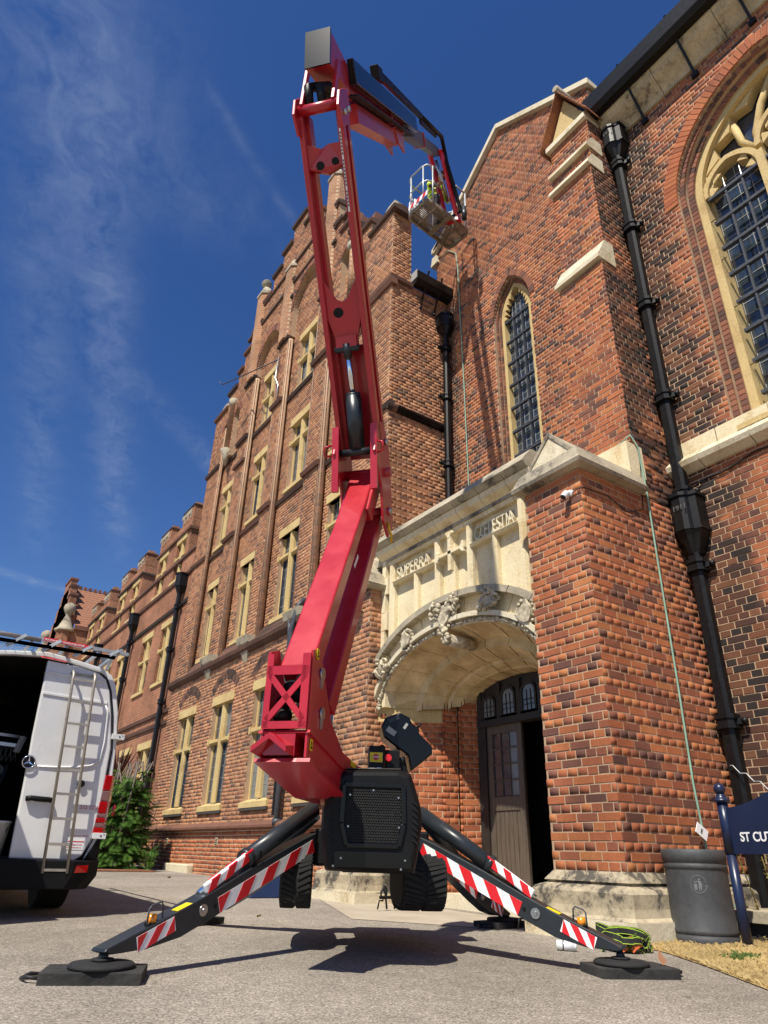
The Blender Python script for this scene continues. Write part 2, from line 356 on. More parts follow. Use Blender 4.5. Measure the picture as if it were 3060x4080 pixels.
        if bevel:
            md = o.modifiers.new('bevel', 'BEVEL'); md.width = bevel; md.segments = 2; md.limit_method = 'ANGLE'; md.angle_limit = R(40)
        return o
WLOC = {}
def thing(name, label, cat, loc=(0, 0, 0), group=None):
    o = bpy.data.objects.new(name, None); COL.objects.link(o); o.location = loc; o.empty_display_size = .1
    o['label'] = label; o['category'] = cat
    if group: o['group'] = group
    WLOC[o.name] = Vector(loc); return o
def tag(o, label, cat, group=None):
    o['label'] = label; o['category'] = cat
    if group: o['group'] = group
    return o
def struct(o): o['kind'] = 'structure'; return o
def stuff(o): o['kind'] = 'stuff'; return o
def text_mesh(body, size, depth, name, m, parent, origin, xdir, zdir, align='LEFT', bold=False, xs=1.):
    cu = bpy.data.curves.new(name, 'FONT'); cu.body = body; cu.size = size; cu.extrude = depth; cu.align_x = align
    if bold: cu.offset = size*.02
    to = bpy.data.objects.new(name+'_t', cu); COL.objects.link(to)
    dg = bpy.context.evaluated_depsgraph_get(); me = bpy.data.meshes.new_from_object(to.evaluated_get(dg))
    bpy.data.objects.remove(to)
    X = Vector(xdir).normalized(); Z = Vector(zdir).normalized(); Y = X.cross(Z)*-1
    # text plane x,y -> X,Z ; normal -> towards viewer
    Nn = X.cross(Z)
    M = Matrix(((X.x, Z.x, Nn.x, origin[0]), (X.y, Z.y, Nn.y, origin[1]), (X.z, Z.z, Nn.z, origin[2]), (0, 0, 0, 1)))
    me.transform(M @ Matrix.Diagonal((xs, 1, 1, 1))); me.materials.clear(); me.materials.append(MATS[m])
    o = bpy.data.objects.new(name, me); COL.objects.link(o)
    if parent is not None: o.parent = parent; o.matrix_parent_inverse = Matrix.Translation(-WLOC[parent.name])
    WLOC[o.name] = Vector((0, 0, 0)); return o
def gz(y): return .013*y

# ---------------------------------------------------------------- brickwork
CH = .075
class Masonry:
    """one building: its walls (mortar), the bricks laid on them"""
    def __init__(s, T, mortar='mortar'):
        s.T = T; s.rows = []; s.mortar = mortar; s.mb = MB(); s.mb.mat(mortar)
    def wall(s, O, U, z0, z1, ivf, m='brick_red', depth=.35, bond=0, uoff=0., mortar=None, lay=True, h=CH, gap=.011):
        """O=(x,y) of u=0 on the brick face; U unit horizontal; outward normal N = (U.y,-U.x); ivf(z)->[(u0,u1)]"""
        U = Vector((U[0], U[1])).normalized(); Nn = Vector((U.y, -U.x))
        s.mb.mat(mortar or s.mortar)
        n = int(math.ceil((z1-z0)/h-1e-6)); prev = None; start = z0
        def flush(iv, za, zb):
            for a, b in iv:
                A = Vector(O)+U*(a+.0045)-Nn*.0035; B = Vector(O)+U*(b-.0045)-Nn*.0035; Cc = B-Nn*depth; D = A-Nn*depth
                if b-a > .02:
                    s.mb.prism([(A.x, A.y, za), (B.x, B.y, za), (Cc.x, Cc.y, za), (D.x, D.y, za)], [(A.x, A.y, zb), (B.x, B.y, zb), (Cc.x, Cc.y, zb), (D.x, D.y, zb)])
        for i in range(n):
            za = z0+i*h; zb = min(za+h, z1); iv = [(a, b) for a, b in ivf((za+zb)/2) if b-a > .01]
            key = [(round(a, 3), round(b, 3)) for a, b in iv]
            if prev is not None and key != prev[0]:
                flush(prev[1], start, za); start = za; prev = (key, iv)
            elif prev is None: prev = (key, iv); start = za
            if not lay: continue
            gi = int(round(za/h)) + bond
            L = .235 if gi % 2 == 0 else .1175
            off = (uoff if gi % 4 == 0 else uoff+.1175) if gi % 2 == 0 else uoff+.05875
            for a, b in iv:
                k = math.floor((a-off)/L)
                while off+k*L < b-.001:
                    u0 = max(off+k*L, a); u1 = min(off+(k+1)*L, b); k += 1
                    g = gap/2
                    g0 = g if u0 > a+1e-6 else 0.; g1 = g if u1 < b-1e-6 else 0.
                    if u1-u0 < .045: continue
                    s.rows.append((O[0], O[1], U.x, U.y, u0+g0, u1-g1, za+g, zb-g, m))
        if prev: flush(prev[1], start, z1)
    def finish(s, nmax=300, floor_=.0):
        T = s.T
        wl = s.mb.build('wall', None, T); wl.name = 'wall'
        if not s.rows: return
        arr = []
        for i, r in enumerate(s.rows):
            um = (r[4]+r[5])/2; x = r[0]+r[2]*um; y = r[1]+r[3]*um; z = (r[6]+r[7])/2
            v = Vector((x, y, z))-CAM; d2 = v.length_squared; Nn = Vector((r[3], -r[2], 0))
            vis = in_view((x, y, z), 20)
            facing = max(0, -v.normalized().dot(Nn))
            size = (r[5]-r[4])*(r[7]-r[6])*facing/d2 if vis else 0
            arr.append((size, i))
        arr.sort(reverse=True)
        single = set(i for sz, i in arr[:nmax] if sz > 0)
        # shared unit brick per material: x 0..1, z 0..1, depth 0..1 (front y=0)
        rr = random.Random(11)
        for i in sorted(single):
            x0, y0, ux, uy, a, b, za, zb, m = s.rows[i]
            me = unit_brick(m)
            o = bpy.data.objects.new('brick', me); COL.objects.link(o)
            pr = rr.uniform(-.0015, .003)
            bx = x0+ux*a+uy*pr; by = y0+uy*a-ux*pr
            o.parent = T; o.matrix_parent_inverse = Matrix.Translation(-WLOC[T.name])
            o.location = (bx, by, za); o.rotation_euler = (0, rr.uniform(-.004, .004), math.atan2(uy, ux)+rr.uniform(-.004, .004)); o.scale = (b-a, 1, zb-za)
        rest = [s.rows[i] for i in range(len(s.rows)) if i not in single]
        bym = {}
        for r in rest: bym.setdefault(r[8], []).append(r)
        rng = np.random.default_rng(5)
        for m, rs in bym.items():
            A = np.array([r[:8] for r in rs], float); n = len(A)
            O = A[:, 0:2]; U = A[:, 2:4]; Nn = np.stack([U[:, 1], -U[:, 0]], 1)
            V = np.zeros((n, 8, 3)); pro = rng.uniform(-.0015, .0025, n); tl = rng.uniform(-.001, .001, (n, 4))
            c = [(0, 0), (1, 0), (1, 1), (0, 1)]
            for k, (a, b) in enumerate(c):
                u = A[:, 4]*(1-a)+A[:, 5]*a; z = A[:, 6]*(1-b)+A[:, 7]*b
                V[:, k, :2] = O+U*u[:, None]-Nn*.0045; V[:, k, 2] = z
                ins = .002
                u2 = u+(ins if a == 0 else -ins)+tl[:, k]; z2 = z+(ins if b == 0 else -ins)+tl[:, (k+1) % 4]
                V[:, 4+k, :2] = O+U*u2[:, None]+Nn*(pro+tl[:, k])[:, None]; V[:, 4+k, 2] = z2
            fb = np.array([(4, 5, 6, 7), (0, 1, 5, 4), (1, 2, 6, 5), (2, 3, 7, 6), (3, 0, 4, 7)])
            Fc = (fb[None]+(np.arange(n)*8)[:, None, None]).reshape(-1, 4)
            me = bpy.data.meshes.new('brickwork'); me.vertices.add(n*8); me.vertices.foreach_set('co', V.reshape(-1))
            me.loops.add(len(Fc)*4); me.loops.foreach_set('vertex_index', Fc.reshape(-1).astype(np.int32))
            me.polygons.add(len(Fc)); me.polygons.foreach_set('loop_start', np.arange(0, len(Fc)*4, 4, dtype=np.int32))
            me.polygons.foreach_set('loop_total', np.full(len(Fc), 4, np.int32))
            at = me.attributes.new('br', 'FLOAT', 'FACE'); at.data.foreach_set('value', np.repeat(rng.random(n), 5).astype(np.float32))
            me.update(calc_edges=True); me.validate(); me.materials.append(MATS[m])
            o = bpy.data.objects.new('brickwork', me); COL.objects.link(o)
            o.parent = T; o.matrix_parent_inverse = Matrix.Translation(-WLOC[T.name]); stuff(o)
UB = {}
def unit_brick(m):
    k = (m, rnd.randrange(6))
    if k in UB: return UB[k]
    q = rnd.uniform
    e = .006; ez = .02; f = .0035
    b = MB(); b.mat(m)
    back = [(0, .0045, 0), (1, .0045, 0), (1, .0045, 1), (0, .0045, 1)]
    sh = [(0+q(0, .012), .0018, q(0, .05)), (1-q(0, .012), .0018, q(0, .05)), (1-q(0, .012), .0018, 1-q(0, .05)), (q(0, .012), .0018, 1-q(0, .05))]
    fr = [(e+q(0, .012), q(-.0015, .001), ez+q(0, .03)), (1-e-q(0, .012), q(-.0015, .001), ez+q(0, .03)), (1-e-q(0, .012), q(-.0015, .001), 1-ez-q(0, .03)), (e+q(0, .012), q(-.0015, .001), 1-ez-q(0, .03))]
    vs = back+sh+fr
    fs = [(8, 9, 10, 11)]
    for a, c in ((0, 4), (4, 8)):
        for i in range(4): fs.append((a+i, a+(i+1) % 4, c+(i+1) % 4, c+i))
    b.add(vs, fs); o = b.build('brick'); me = o.data; bpy.data.objects.remove(o); UB[k] = me; return me

def cut(iv, a, b):
    r = []
    for p, q in iv:
        if b <= p or a >= q: r.append((p, q)); continue
        if a > p: r.append((p, a))
        if b < q: r.append((b, q))
    return r
class Arch:
    """two-centred (pointed) arch about centre c, half width w, springing zs, radius Rr"""
    def __init__(s, c, w, zs, rise, z0):
        s.c, s.w, s.zs, s.z0 = c, w, zs, z0
        s.R = (w*w+rise*rise)/(2*w); s.e = s.R-w          # radius for a given rise
    def half(s, z, t=0.):
        if z < s.z0: return 0
        if z <= s.zs: return s.w+t
        q = (s.R+t)**2-(z-s.zs)**2
        return max(0, math.sqrt(q)-s.e) if q > 0 else 0
    def pts(s, t=0., n=14, legs=False):
        """half outline from springing up to apex on the + side: list of (u,z)"""
        Rt = s.R+t; th1 = math.acos(max(-1, min(1, s.e/Rt)))
        return [(s.c+Rt*math.cos(th1*i/n)-s.e, s.zs+Rt*math.sin(th1*i/n)) for i in range(n+1)]
    def outline(s, t=0., n=14, base=None):
        p = s.pts(t, n); q = [(2*s.c-u, z) for u, z in p][::-1]
        r = p+q[1:]
        if base is not None: r = [(s.c+s.w+t, base)]+r+[(s.c-s.w-t, base)]
        return r
def ringx(mb, arch, t0, t1, x0, x1, n=14, base=None):
    """continuous moulded ring facing -x, from offset t0 to t1, depth x0..x1 (coords y=u)"""
    a = arch.outline(t0, n, base); b = arch.outline(t1, n, base)
    for i in range(len(a)-1):
        A = [a[i], a[i+1], b[i+1], b[i]]
        mb.prism([(x0, y, z) for y, z in A], [(x1, y, z) for y, z in A])
def voussoirs(arch, t0, t1, x0, x1, m, parent, wid=.075, name='voussoir', joint='mortar', side=(1, -1), base=None, one=False, col=None):
    """ring of separate wedge bricks facing -x with a mortar bed behind"""
    mb = MB(); mb.mat(joint); ringx(mb, arch, t0+.004, t1-.004, x0+.012, x1, 16, base); mb.build('arch_bed', None, parent)
    Rm = arch.R+(t0+t1)/2; th1 = math.acos(arch.e/(arch.R+t1)); n = max(3, int(Rm*th1/wid))
    joined = MB(); joined.mat(m); obs = []
    def piece(A, rr):
        cx_ = sum(p[0] for p in A)/4; cz = sum(p[1] for p in A)/4; k = .96
        sh = [(cx_+(p[0]-cx_)*k, cz+(p[1]-cz)*k) for p in A]
        pr = rnd.uniform(-.002, .002)
        if one: joined.prism([(x0+pr, y, z) for y, z in sh], [(x0+.03, y, z) for y, z in A])
        else:
            b = MB(); b.mat(m); b.prism([(x0+pr, y, z) for y, z in sh], [(x0+.03, y, z) for y, z in A]); obs.append(b.build(name, None, parent))
    for sg in side:
        for i in range(n):
            ta = th1*i/n+.004/Rm; tb = th1*(i+1)/n-.004/Rm
            A = []
            for t, th in ((t0, ta), (t1, ta), (t1, tb), (t0, tb)):
                Rt = arch.R+t; u = Rt*math.cos(th)-arch.e; A.append((arch.c+sg*max(u, 0), arch.zs+Rt*math.sin(th)))
            piece(A, 0)
        if base is not None:
            k = int((arch.zs-base)/CH)
            for i in range(k):
                za = arch.zs-(i+1)*CH+.005; zb = arch.zs-i*CH-.005; y0 = arch.c+sg*(arch.w+t0); y1 = arch.c+sg*(arch.w+t1)
                piece([(y0, za), (y1, za), (y1, zb), (y0, zb)], 0)
    if one: o = joined.build('arch_ring', None, parent); return o

# ================================================================ ground
def grid_sheet(name, xs, ys, zf, m, kindstruct=True):
    b = MB(); b.mat(m); nx, ny = len(xs), len(ys)
    vs = [(x, y, zf(x, y)) for y in ys for x in xs]
    b.add(vs, [(j*nx+i, j*nx+i+1, (j+1)*nx+i+1, (j+1)*nx+i) for j in range(ny-1) for i in range(nx-1)])
    o = b.build(name); return struct(o) if kindstruct else o
def asphalt():
    m = bpy.data.materials.new('asphalt'); m.use_nodes = True; MATS['asphalt'] = m; t = m.node_tree; b = t.nodes['Principled BSDF']
    b.inputs['Roughness'].default_value = .9; b.inputs['Specular IOR Level'].default_value = .3
    g = t.nodes.new("ShaderNodeNewGeometry")
    def nz(s, d, r=.6):
        n = t.nodes.new("ShaderNodeTexNoise"); n.inputs['Scale'].default_value = s; n.inputs['Detail'].default_value = d; n.inputs['Roughness'].default_value = r
        t.links.new(g.outputs['Position'], n.inputs['Vector']); return n.outputs[0]
    a = nz(.8, 5); v = t.nodes.new("ShaderNodeTexVoronoi"); v.inputs['Scale'].default_value = 150; t.links.new(g.outputs['Position'], v.inputs['Vector'])
    sp = t.nodes.new("ShaderNodeSeparateXYZ"); t.links.new(v.outputs['Color'], sp.inputs[0])
    cr = t.nodes.new("ShaderNodeValToRGB"); t.links.new(sp.outputs[0], cr.inputs[0]); e = cr.color_ramp.elements
    e[0].position = 0; e[0].color = (.12, .105, .085, 1); e[1].position = 1; e[1].color = (.52, .46, .38, 1)
    x = e.new(.4); x.color = (.25, .22, .18, 1); x = e.new(.85); x.color = (.35, .305, .25, 1)
    r = t.nodes.new("ShaderNodeMapRange"); t.links.new(a, r.inputs[0]); r.inputs[1].default_value = .3; r.inputs[2].default_value = .7; r.inputs[3].default_value = .84; r.inputs[4].default_value = 1.15
    c2 = nz(7, 5, .7); r2 = t.nodes.new("ShaderNodeMapRange"); t.links.new(c2, r2.inputs[0]); r2.inputs[1].default_value = .3; r2.inputs[2].default_value = .7; r2.inputs[3].default_value = .86; r2.inputs[4].default_value = 1.12
    mm = t.nodes.new("ShaderNodeMath"); mm.operation = 'MULTIPLY'; t.links.new(r.outputs[0], mm.inputs[0]); t.links.new(r2.outputs[0], mm.inputs[1])
    sc = t.nodes.new("ShaderNodeVectorMath"); sc.operation = 'SCALE'; t.links.new(cr.outputs[0], sc.inputs[0]); t.links.new(mm.outputs[0], sc.inputs[3])
    # dark oil spots and pale scuffs
    s1 = nz(2.3, 3); m1 = t.nodes.new("ShaderNodeMapRange"); t.links.new(s1, m1.inputs[0]); m1.inputs[1].default_value = .68; m1.inputs[2].default_value = .76; m1.inputs[4].default_value = .35
    mx = t.nodes.new("ShaderNodeMixRGB"); t.links.new(m1.outputs[0], mx.inputs[0]); t.links.new(sc.outputs[0], mx.inputs[1]); mx.inputs[2].default_value = (.36, .33, .28, 1)
    # worn tone: broad dark damp-looking patches, hairline cracks, spots
    big = nz(.35, 4, .55); rb = t.nodes.new("ShaderNodeMapRange"); t.links.new(big, rb.inputs[0]); rb.inputs[1].default_value = .38; rb.inputs[2].default_value = .6; rb.inputs[3].default_value = .80; rb.inputs[4].default_value = 1.08
    vc = t.nodes.new("ShaderNodeTexVoronoi"); vc.feature = 'DISTANCE_TO_EDGE'; vc.inputs['Scale'].default_value = .55
    wv = t.nodes.new("ShaderNodeVectorMath"); wv.operation = 'ADD'; wn = t.nodes.new("ShaderNodeTexNoise"); wn.inputs['Scale'].default_value = 3; wn.inputs['Detail'].default_value = 6; t.links.new(g.outputs['Position'], wn.inputs['Vector'])
    ws = t.nodes.new("ShaderNodeVectorMath"); ws.operation = 'SCALE'; t.links.new(wn.outputs['Color'], ws.inputs[0]); ws.inputs[3].default_value = .35; t.links.new(g.outputs['Position'], wv.inputs[0]); t.links.new(ws.outputs[0], wv.inputs[1]); t.links.new(wv.outputs[0], vc.inputs['Vector'])
    ck = t.nodes.new("ShaderNodeMapRange"); t.links.new(vc.outputs['Distance'], ck.inputs[0]); ck.inputs[1].default_value = .0; ck.inputs[2].default_value = .006; ck.inputs[3].default_value = .85; ck.inputs[4].default_value = 1.
    sv = t.nodes.new("ShaderNodeTexVoronoi"); sv.inputs['Scale'].default_value = 3.1; t.links.new(g.outputs['Position'], sv.inputs['Vector'])
    sk_ = t.nodes.new("ShaderNodeMapRange"); t.links.new(sv.outputs['Distance'], sk_.inputs[0]); sk_.inputs[1].default_value = .045; sk_.inputs[2].default_value = .07; sk_.inputs[3].default_value = .55; sk_.inputs[4].default_value = 1.
    p1 = t.nodes.new("ShaderNodeMath"); p1.operation = 'MULTIPLY'; t.links.new(rb.outputs[0], p1.inputs[0]); t.links.new(ck.outputs[0], p1.inputs[1])
    p2 = t.nodes.new("ShaderNodeMath"); p2.operation = 'MULTIPLY'; t.links.new(p1.outputs[0], p2.inputs[0]); t.links.new(sk_.outputs[0], p2.inputs[1])
    fs = t.nodes.new("ShaderNodeVectorMath"); fs.operation = 'SCALE'; t.links.new(mx.outputs[0], fs.inputs[0]); t.links.new(p2.outputs[0], fs.inputs[3])
    t.links.new(fs.outputs[0], b.inputs['Base Color'])
    bn = t.nodes.new("ShaderNodeBump"); bn.inputs['Strength'].default_value = .55; bn.inputs['Distance'].default_value = .004
    t.links.new(v.outputs['Distance'], bn.inputs['Height']); t.links.new(bn.outputs[0], b.inputs['Normal'])
asphalt()
mat('concrete', (.42, .36, .27), .9, bump=.3, bscale=50, var=.2, vscale=2)
mat('earth', (.13, .085, .055), .95, bump=.6, bscale=25, var=.5, vscale=9)
mat('straw_ground', (.42, .30, .13), .95, bump=.6, bscale=40, var=.45, vscale=10)
g_ = MB(); g_.mat('asphalt')
g_.add([(-900, -600, gz(-600)*0-.9), (900, -600, -.9), (900, 60, gz(60)), (-900, 60, gz(60)), (900, 1500, gz(60)), (-900, 1500, gz(60))], [])
xs = [-900, -60, -12, -4, -1, 0, 1, 2, 3, 4, 5, 6, 9, 16, 60, 900]; ys = [-600, -30, -6, -2, 0, 1, 2, 3, 4, 5, 6, 8, 11, 15, 20, 30, 60, 200, 1500]
struct(grid_sheet('asphalt_yard', xs, ys, lambda x, y: gz(max(min(y, 60), -30)), 'asphalt'))
# pale concrete apron in front of the porch
b = MB(); b.mat('concrete'); b.add([(3.95, 6.3, gz(6.3)+.004), (5.0, 4.95, gz(4.95)+.004), (5.6, 4.9, gz(4.9)+.006), (5.6, 7.9, gz(7.9)+.006), (4.9, 8.6, gz(8.6)+.005)], [(0, 1, 2, 3, 4)]); struct(b.build('path'))
# grass verge with a kerb-less edge
kerb = [(5.02, 4.0), (4.97, 3.67), (4.62, 3.1), (4.16, 2.45), (3.3, 1.2), (2.2, -.4)]
def gh(x, y):
    # height of the verge: rises away from the tarmac edge
    best = 9
    for (ax, ay), (bx, by) in zip(kerb, kerb[1:]):
        t = max(0, min(1, ((x-ax)*(bx-ax)+(y-ay)*(by-ay))/((bx-ax)**2+(by-ay)**2)))
        best = min(best, math.hypot(x-ax-t*(bx-ax), y-ay-t*(by-ay)))
    return gz(y)+.006+.045*min(1, best/.8)
b = MB(); b.mat('straw_ground'); n = 14; cols = 22
vs = []
for j in range(cols+1):
    f = j/cols*(len(kerb)-1); i = min(int(f), len(kerb)-2); f -= i
    kx = kerb[i][0]+(kerb[i+1][0]-kerb[i][0])*f; ky = kerb[i][1]+(kerb[i+1][1]-kerb[i][1])*f
    for k in range(n+1):
        x = kx+(6.9-kx)*(k/n)**1.3; vs.append((x, ky+rnd.uniform(-.01, .01)*(k > 0), gh(x, ky)))
b.add(vs, [(j*(n+1)+k, j*(n+1)+k+1, (j+1)*(n+1)+k+1, (j+1)*(n+1)+k) for j in range(cols) for k in range(n)])
struct(b.build('verge'))
b = MB(); b.mat('straw')
mat('straw', (.62, .46, .20), .8, var=.3, vscale=5); mat('grass_green', (.10, .16, .03), .7)
for i in range(26000):
    f = rnd.random()**.8*(len(kerb)-1.2); q = min(int(f), len(kerb)-2); ff = f-q
    kx = kerb[q][0]+(kerb[q+1][0]-kerb[q][0])*ff; ky = kerb[q][1]+(kerb[q+1][1]-kerb[q][1])*ff
    x = kx+rnd.random()**1.2*(2.3 if ky < 3.9 else .1)+.01
    if x > 6.8 or (x > 5.0 and ky > 3.9): continue
    a = rnd.uniform(0, 6.28); L = rnd.uniform(.02, .065); z = gh(x, ky); wd = .0022
    dx, dy = math.cos(a)*L*.8, math.sin(a)*L*.8
    green = (x-4.95)**2+(ky-3.05)**2 < .012 and rnd.random() < .8
    b.mat('grass_green' if green else 'straw')
    if green: L *= 1.3
    b.add([(x-wd, ky, z), (x+wd, ky, z), (x+dx*.5, ky+dy*.5, z+L*.55), (x+dx, ky+dy, z+L*rnd.uniform(.3, .8))], [(0, 1, 2), (2, 1, 3)])
g = stuff(b.build('dry_grass')); tag(g, 'sun-scorched yellow grass of the verge below the bin and sign', 'grass')

# ================================================================ chapel (right)
XC = 6.85
T = thing('chapel', 'red brick chapel with tall traceried pointed window and black eaves gutter', 'chapel', (XC, 1.5, 0))
Ms = Masonry(T)
big = Arch(-1.75, 1.42, 8.75, 1.62, 5.05)             # brick opening, u = -y
def iv_chapel(z):
    iv = [(-4.0, 1.6)]
    h = big.half(z, 0)
    if h > 0: iv = cut(iv, big.c-h, big.c+h)
    if 4.72 < z < 5.08: return iv
    return iv
Ms.wall((XC, 0), (0, -1), -.1, 10.92, iv_chapel, 'brick_chapel')
Ms.finish(300)
class YA:      # same arch in world y
    pass
bigy = Arch(1.75, 1.42, 8.75, 1.62, 5.05)
voussoirs(bigy, 0, .20, XC-.018, XC+.08, 'brick_porch', T, wid=.078)
# moulded brick orders stepping in
for (t0, t1, x0, x1) in ((-.07, .0, XC+.06, XC+.3), (-.15, -.07, XC+.15, XC+.4)):
    voussoirs(bigy, t0, t1, x0, x1, 'brick_mould', T, wid=.078, base=5.05, one=True)
win = MB(); win.mat('stone_yellow')
G0 = Arch(1.75, 1.27, 8.75, 1.47, 5.05)
ringx(win, G0, -.10, 0, XC+.20, XC+.6, 18, 5.05)
# stone courses marked by joints
for z in (5.9, 6.8, 7.6, 8.3):
    for sg in (-1, 1): win.mat('joint').box(XC+.215, XC+.23, 1.75+sg*1.1-.0, 1.75+sg*1.27, z, z+.008)
win.mat('stone_yellow')
GX = XC+.34
Wl = 1.18
mul = [1.75-Wl+2*Wl/3*i for i in (1, 2)]
lw = 2*Wl/3
for y in mul: win.box(GX-.12, GX+.12, y-.05, y+.05, 5.05, 8.9)
# light heads + tracery
for i in range(3):
    cy = 1.75-Wl+lw*(i+.5)
    A = Arch(cy, lw/2-.05, 8.75 if i != 1 else 9.0, .42, 5)
    ringx(win, A, -.005, .07, GX-.11, GX+.10, 8)
    # cusps
    for sg in (-1, 1):
        for (du, dz) in ((.85, .05), (.62, .25)):
            u = cy+sg*(lw/2-.05)*du; z = A.zs+dz+.02
            win.prism([(GX-.08, u+sg*.03, z-.08), (GX-.08, u-sg*.10, z+.0), (GX-.08, u+sg*.02, z+.10)], [(GX+.06, u+sg*.03, z-.08), (GX+.06, u-sg*.10, z), (GX+.06, u+sg*.02, z+.10)])
for sg in (-1, 1):
    win.tube([(GX, 1.75+sg*(Wl/3), 8.95), (GX, 1.75+sg*(Wl/3-.02), 9.35), (GX, 1.75+sg*.22, 9.75), (GX, 1.75+sg*.0, 10.1)], .055, 6)
    win.tube([(GX, 1.75+sg*(Wl/3), 9.0), (GX, 1.75+sg*(Wl/3+.18), 9.35), (GX, 1.75+sg*(Wl/3+.22), 9.75)], .05, 6)
    # foils along the inner edge of the main arch
    pts = G0.pts(-.10, 9)
    for i in range(1, 9, 2):
        u, z = pts[i]; u0, z0 = pts[i-1]; u1, z1 = pts[i+1]
        cx_, cz_ = 1.75, 8.9
        du, dz = cx_-u, cz_-z; L = math.hypot(du, dz); k = .15/L
        P = [(u0, z0), (u+du*k, z+dz*k), (u1, z1)]
        P = [(1.75+sg*(p[0]-1.75), p[1]) for p in P]
        win.prism([(GX-.07, y, z) for y, z in P], [(GX+.07, y, z) for y, z in P])
win_o = win.build('window', None, T)
def leaded(parent, x, y0, y1, z0, z1, ny, nz, m='lead', th=.006, head=None, gm='glass'):
    b = MB(); b.mat(gm); b.box(x, x+.012, y0, y1, z0, z1); b.build('pane', None, parent)
    b = MB(); b.mat(m)
    for i in range(ny+1): y = y0+(y1-y0)*i/ny; b.box(x-.006, x-.001, y-th, y+th, z0, z1)
    for i in range(nz+1): z = z0+(z1-z0)*i/nz; b.box(x-.007, x-.002, y0, y1, z-th, z+th)
    b.build('leading', None, parent)
for i in range(3):
    cy = 1.75-Wl+lw*(i+.5); y0, y1 = cy-lw/2+.05, cy+lw/2-.05; zt = 9.15 if i != 1 else 9.35
    leaded(win_o, GX+.06, y0, y1, 5.05, zt, 4, 22, th=.004)
    bars = MB(); bars.mat('iron_grey')
    for k in range(8): z = 5.5+k*.46; bars.box(GX-.10, GX-.04, y0-.01, y1+.01, z-.022, z+.022)
    for k in (1, 2): y = y0+(y1-y0)*k/3; bars.box(GX-.09, GX-.045, y-.014, y+.014, 5.05, 8.72)
    bars.build('saddle_bar', None, win_o)
    t_ = MB(); t_.mat('steel')
    for k in (1, 2): y = y0+(y1-y0)*k/3; t_.cyl((GX-.067, y, 8.72), (GX-.067, y, 8.95), .014, 6, r2=.003)
    t_.build('bar_tip', None, win_o)
b = MB(); b.mat('glass'); b.prism([(GX+.09, y, z) for y, z in G0.outline(-.1, 10, 8.9)], [(GX+.10, y, z) for y, z in G0.outline(-.1, 10, 8.9)]); b.build('pane', None, win_o)
# sill string course
b = MB()
b.mat('stone_yellow')
for i in range(9):
    y1 = 4.0-i*.62; y0 = max(y1-.612, -1.5)
    if y1 <= -1.5: break
    q = MB(); q.mat('stone'); q.yprism([(XC-.012, 5.17), (XC+.2, 5.2), (XC+.2, 4.9), (XC-.012, 4.98)], y0, y1-.004) ; q.build('band_stone', None, T)
    q = MB(); q.mat('stone_pale'); q.yprism([(XC-.03, 4.975), (XC+.1, 4.975), (XC+.1, 4.72), (XC-.03, 4.74), (XC-.13, 4.80), (XC-.15, 4.86)], y0+.2, y1+.196 if i else y1-.004); q.build('string_stone', None, T)
q = MB(); q.mat('stone_yellow'); q.yprism([(XC-.02, 5.06), (XC+.5, 5.38), (XC+.5, 5.0), (XC-.02, 5.0)], .36, 3.13); q.build('sill', None, T)
stone_mat('stone_stained', (.56, .45, .26), (.10, .075, .045))
# cornice, gutter, brackets
for i in range(6):
    y1 = 3.98-i*1.0; q = MB(); q.mat('stone_stained')
    q.yprism([(XC+.2, 11.4), (XC-.28, 11.4), (XC-.28, 11.30), (XC-.22, 11.18), (XC-.11, 11.08), (XC-.035, 10.98), (XC-.035, 10.92), (XC+.2, 10.92)], y1-.992, y1); q.build('cornice_stone', None, T)
q = MB(); q.mat('iron'); q.yprism([(XC-.2, 11.34), (XC-.40, 11.34), (XC-.47, 11.42), (XC-.50, 11.70), (XC-.47, 11.70), (XC-.43, 11.5), (XC-.2, 11.44)], -1.8, 4.15); q.build('gutter', None, T)
q = MB(); q.mat('roof_dark'); q.yprism([(XC-.4, 11.78), (XC+4, 15.2), (XC+4, 11.6), (XC-.1, 11.6)], -1.8, 4.1); q.build('roof', None, T)
for y in (3.35, 2.5, 1.65, .8, -.05):
    q = MB(); q.mat('iron'); q.beam((XC-.49, y, 11.74), (XC-.02, y, 10.78), .03, .035, (0, 1, 0)); q.box(XC-.05, XC-.002, y-.05, y+.05, 10.72, 10.80); q.build('gutter_stay', None, T)

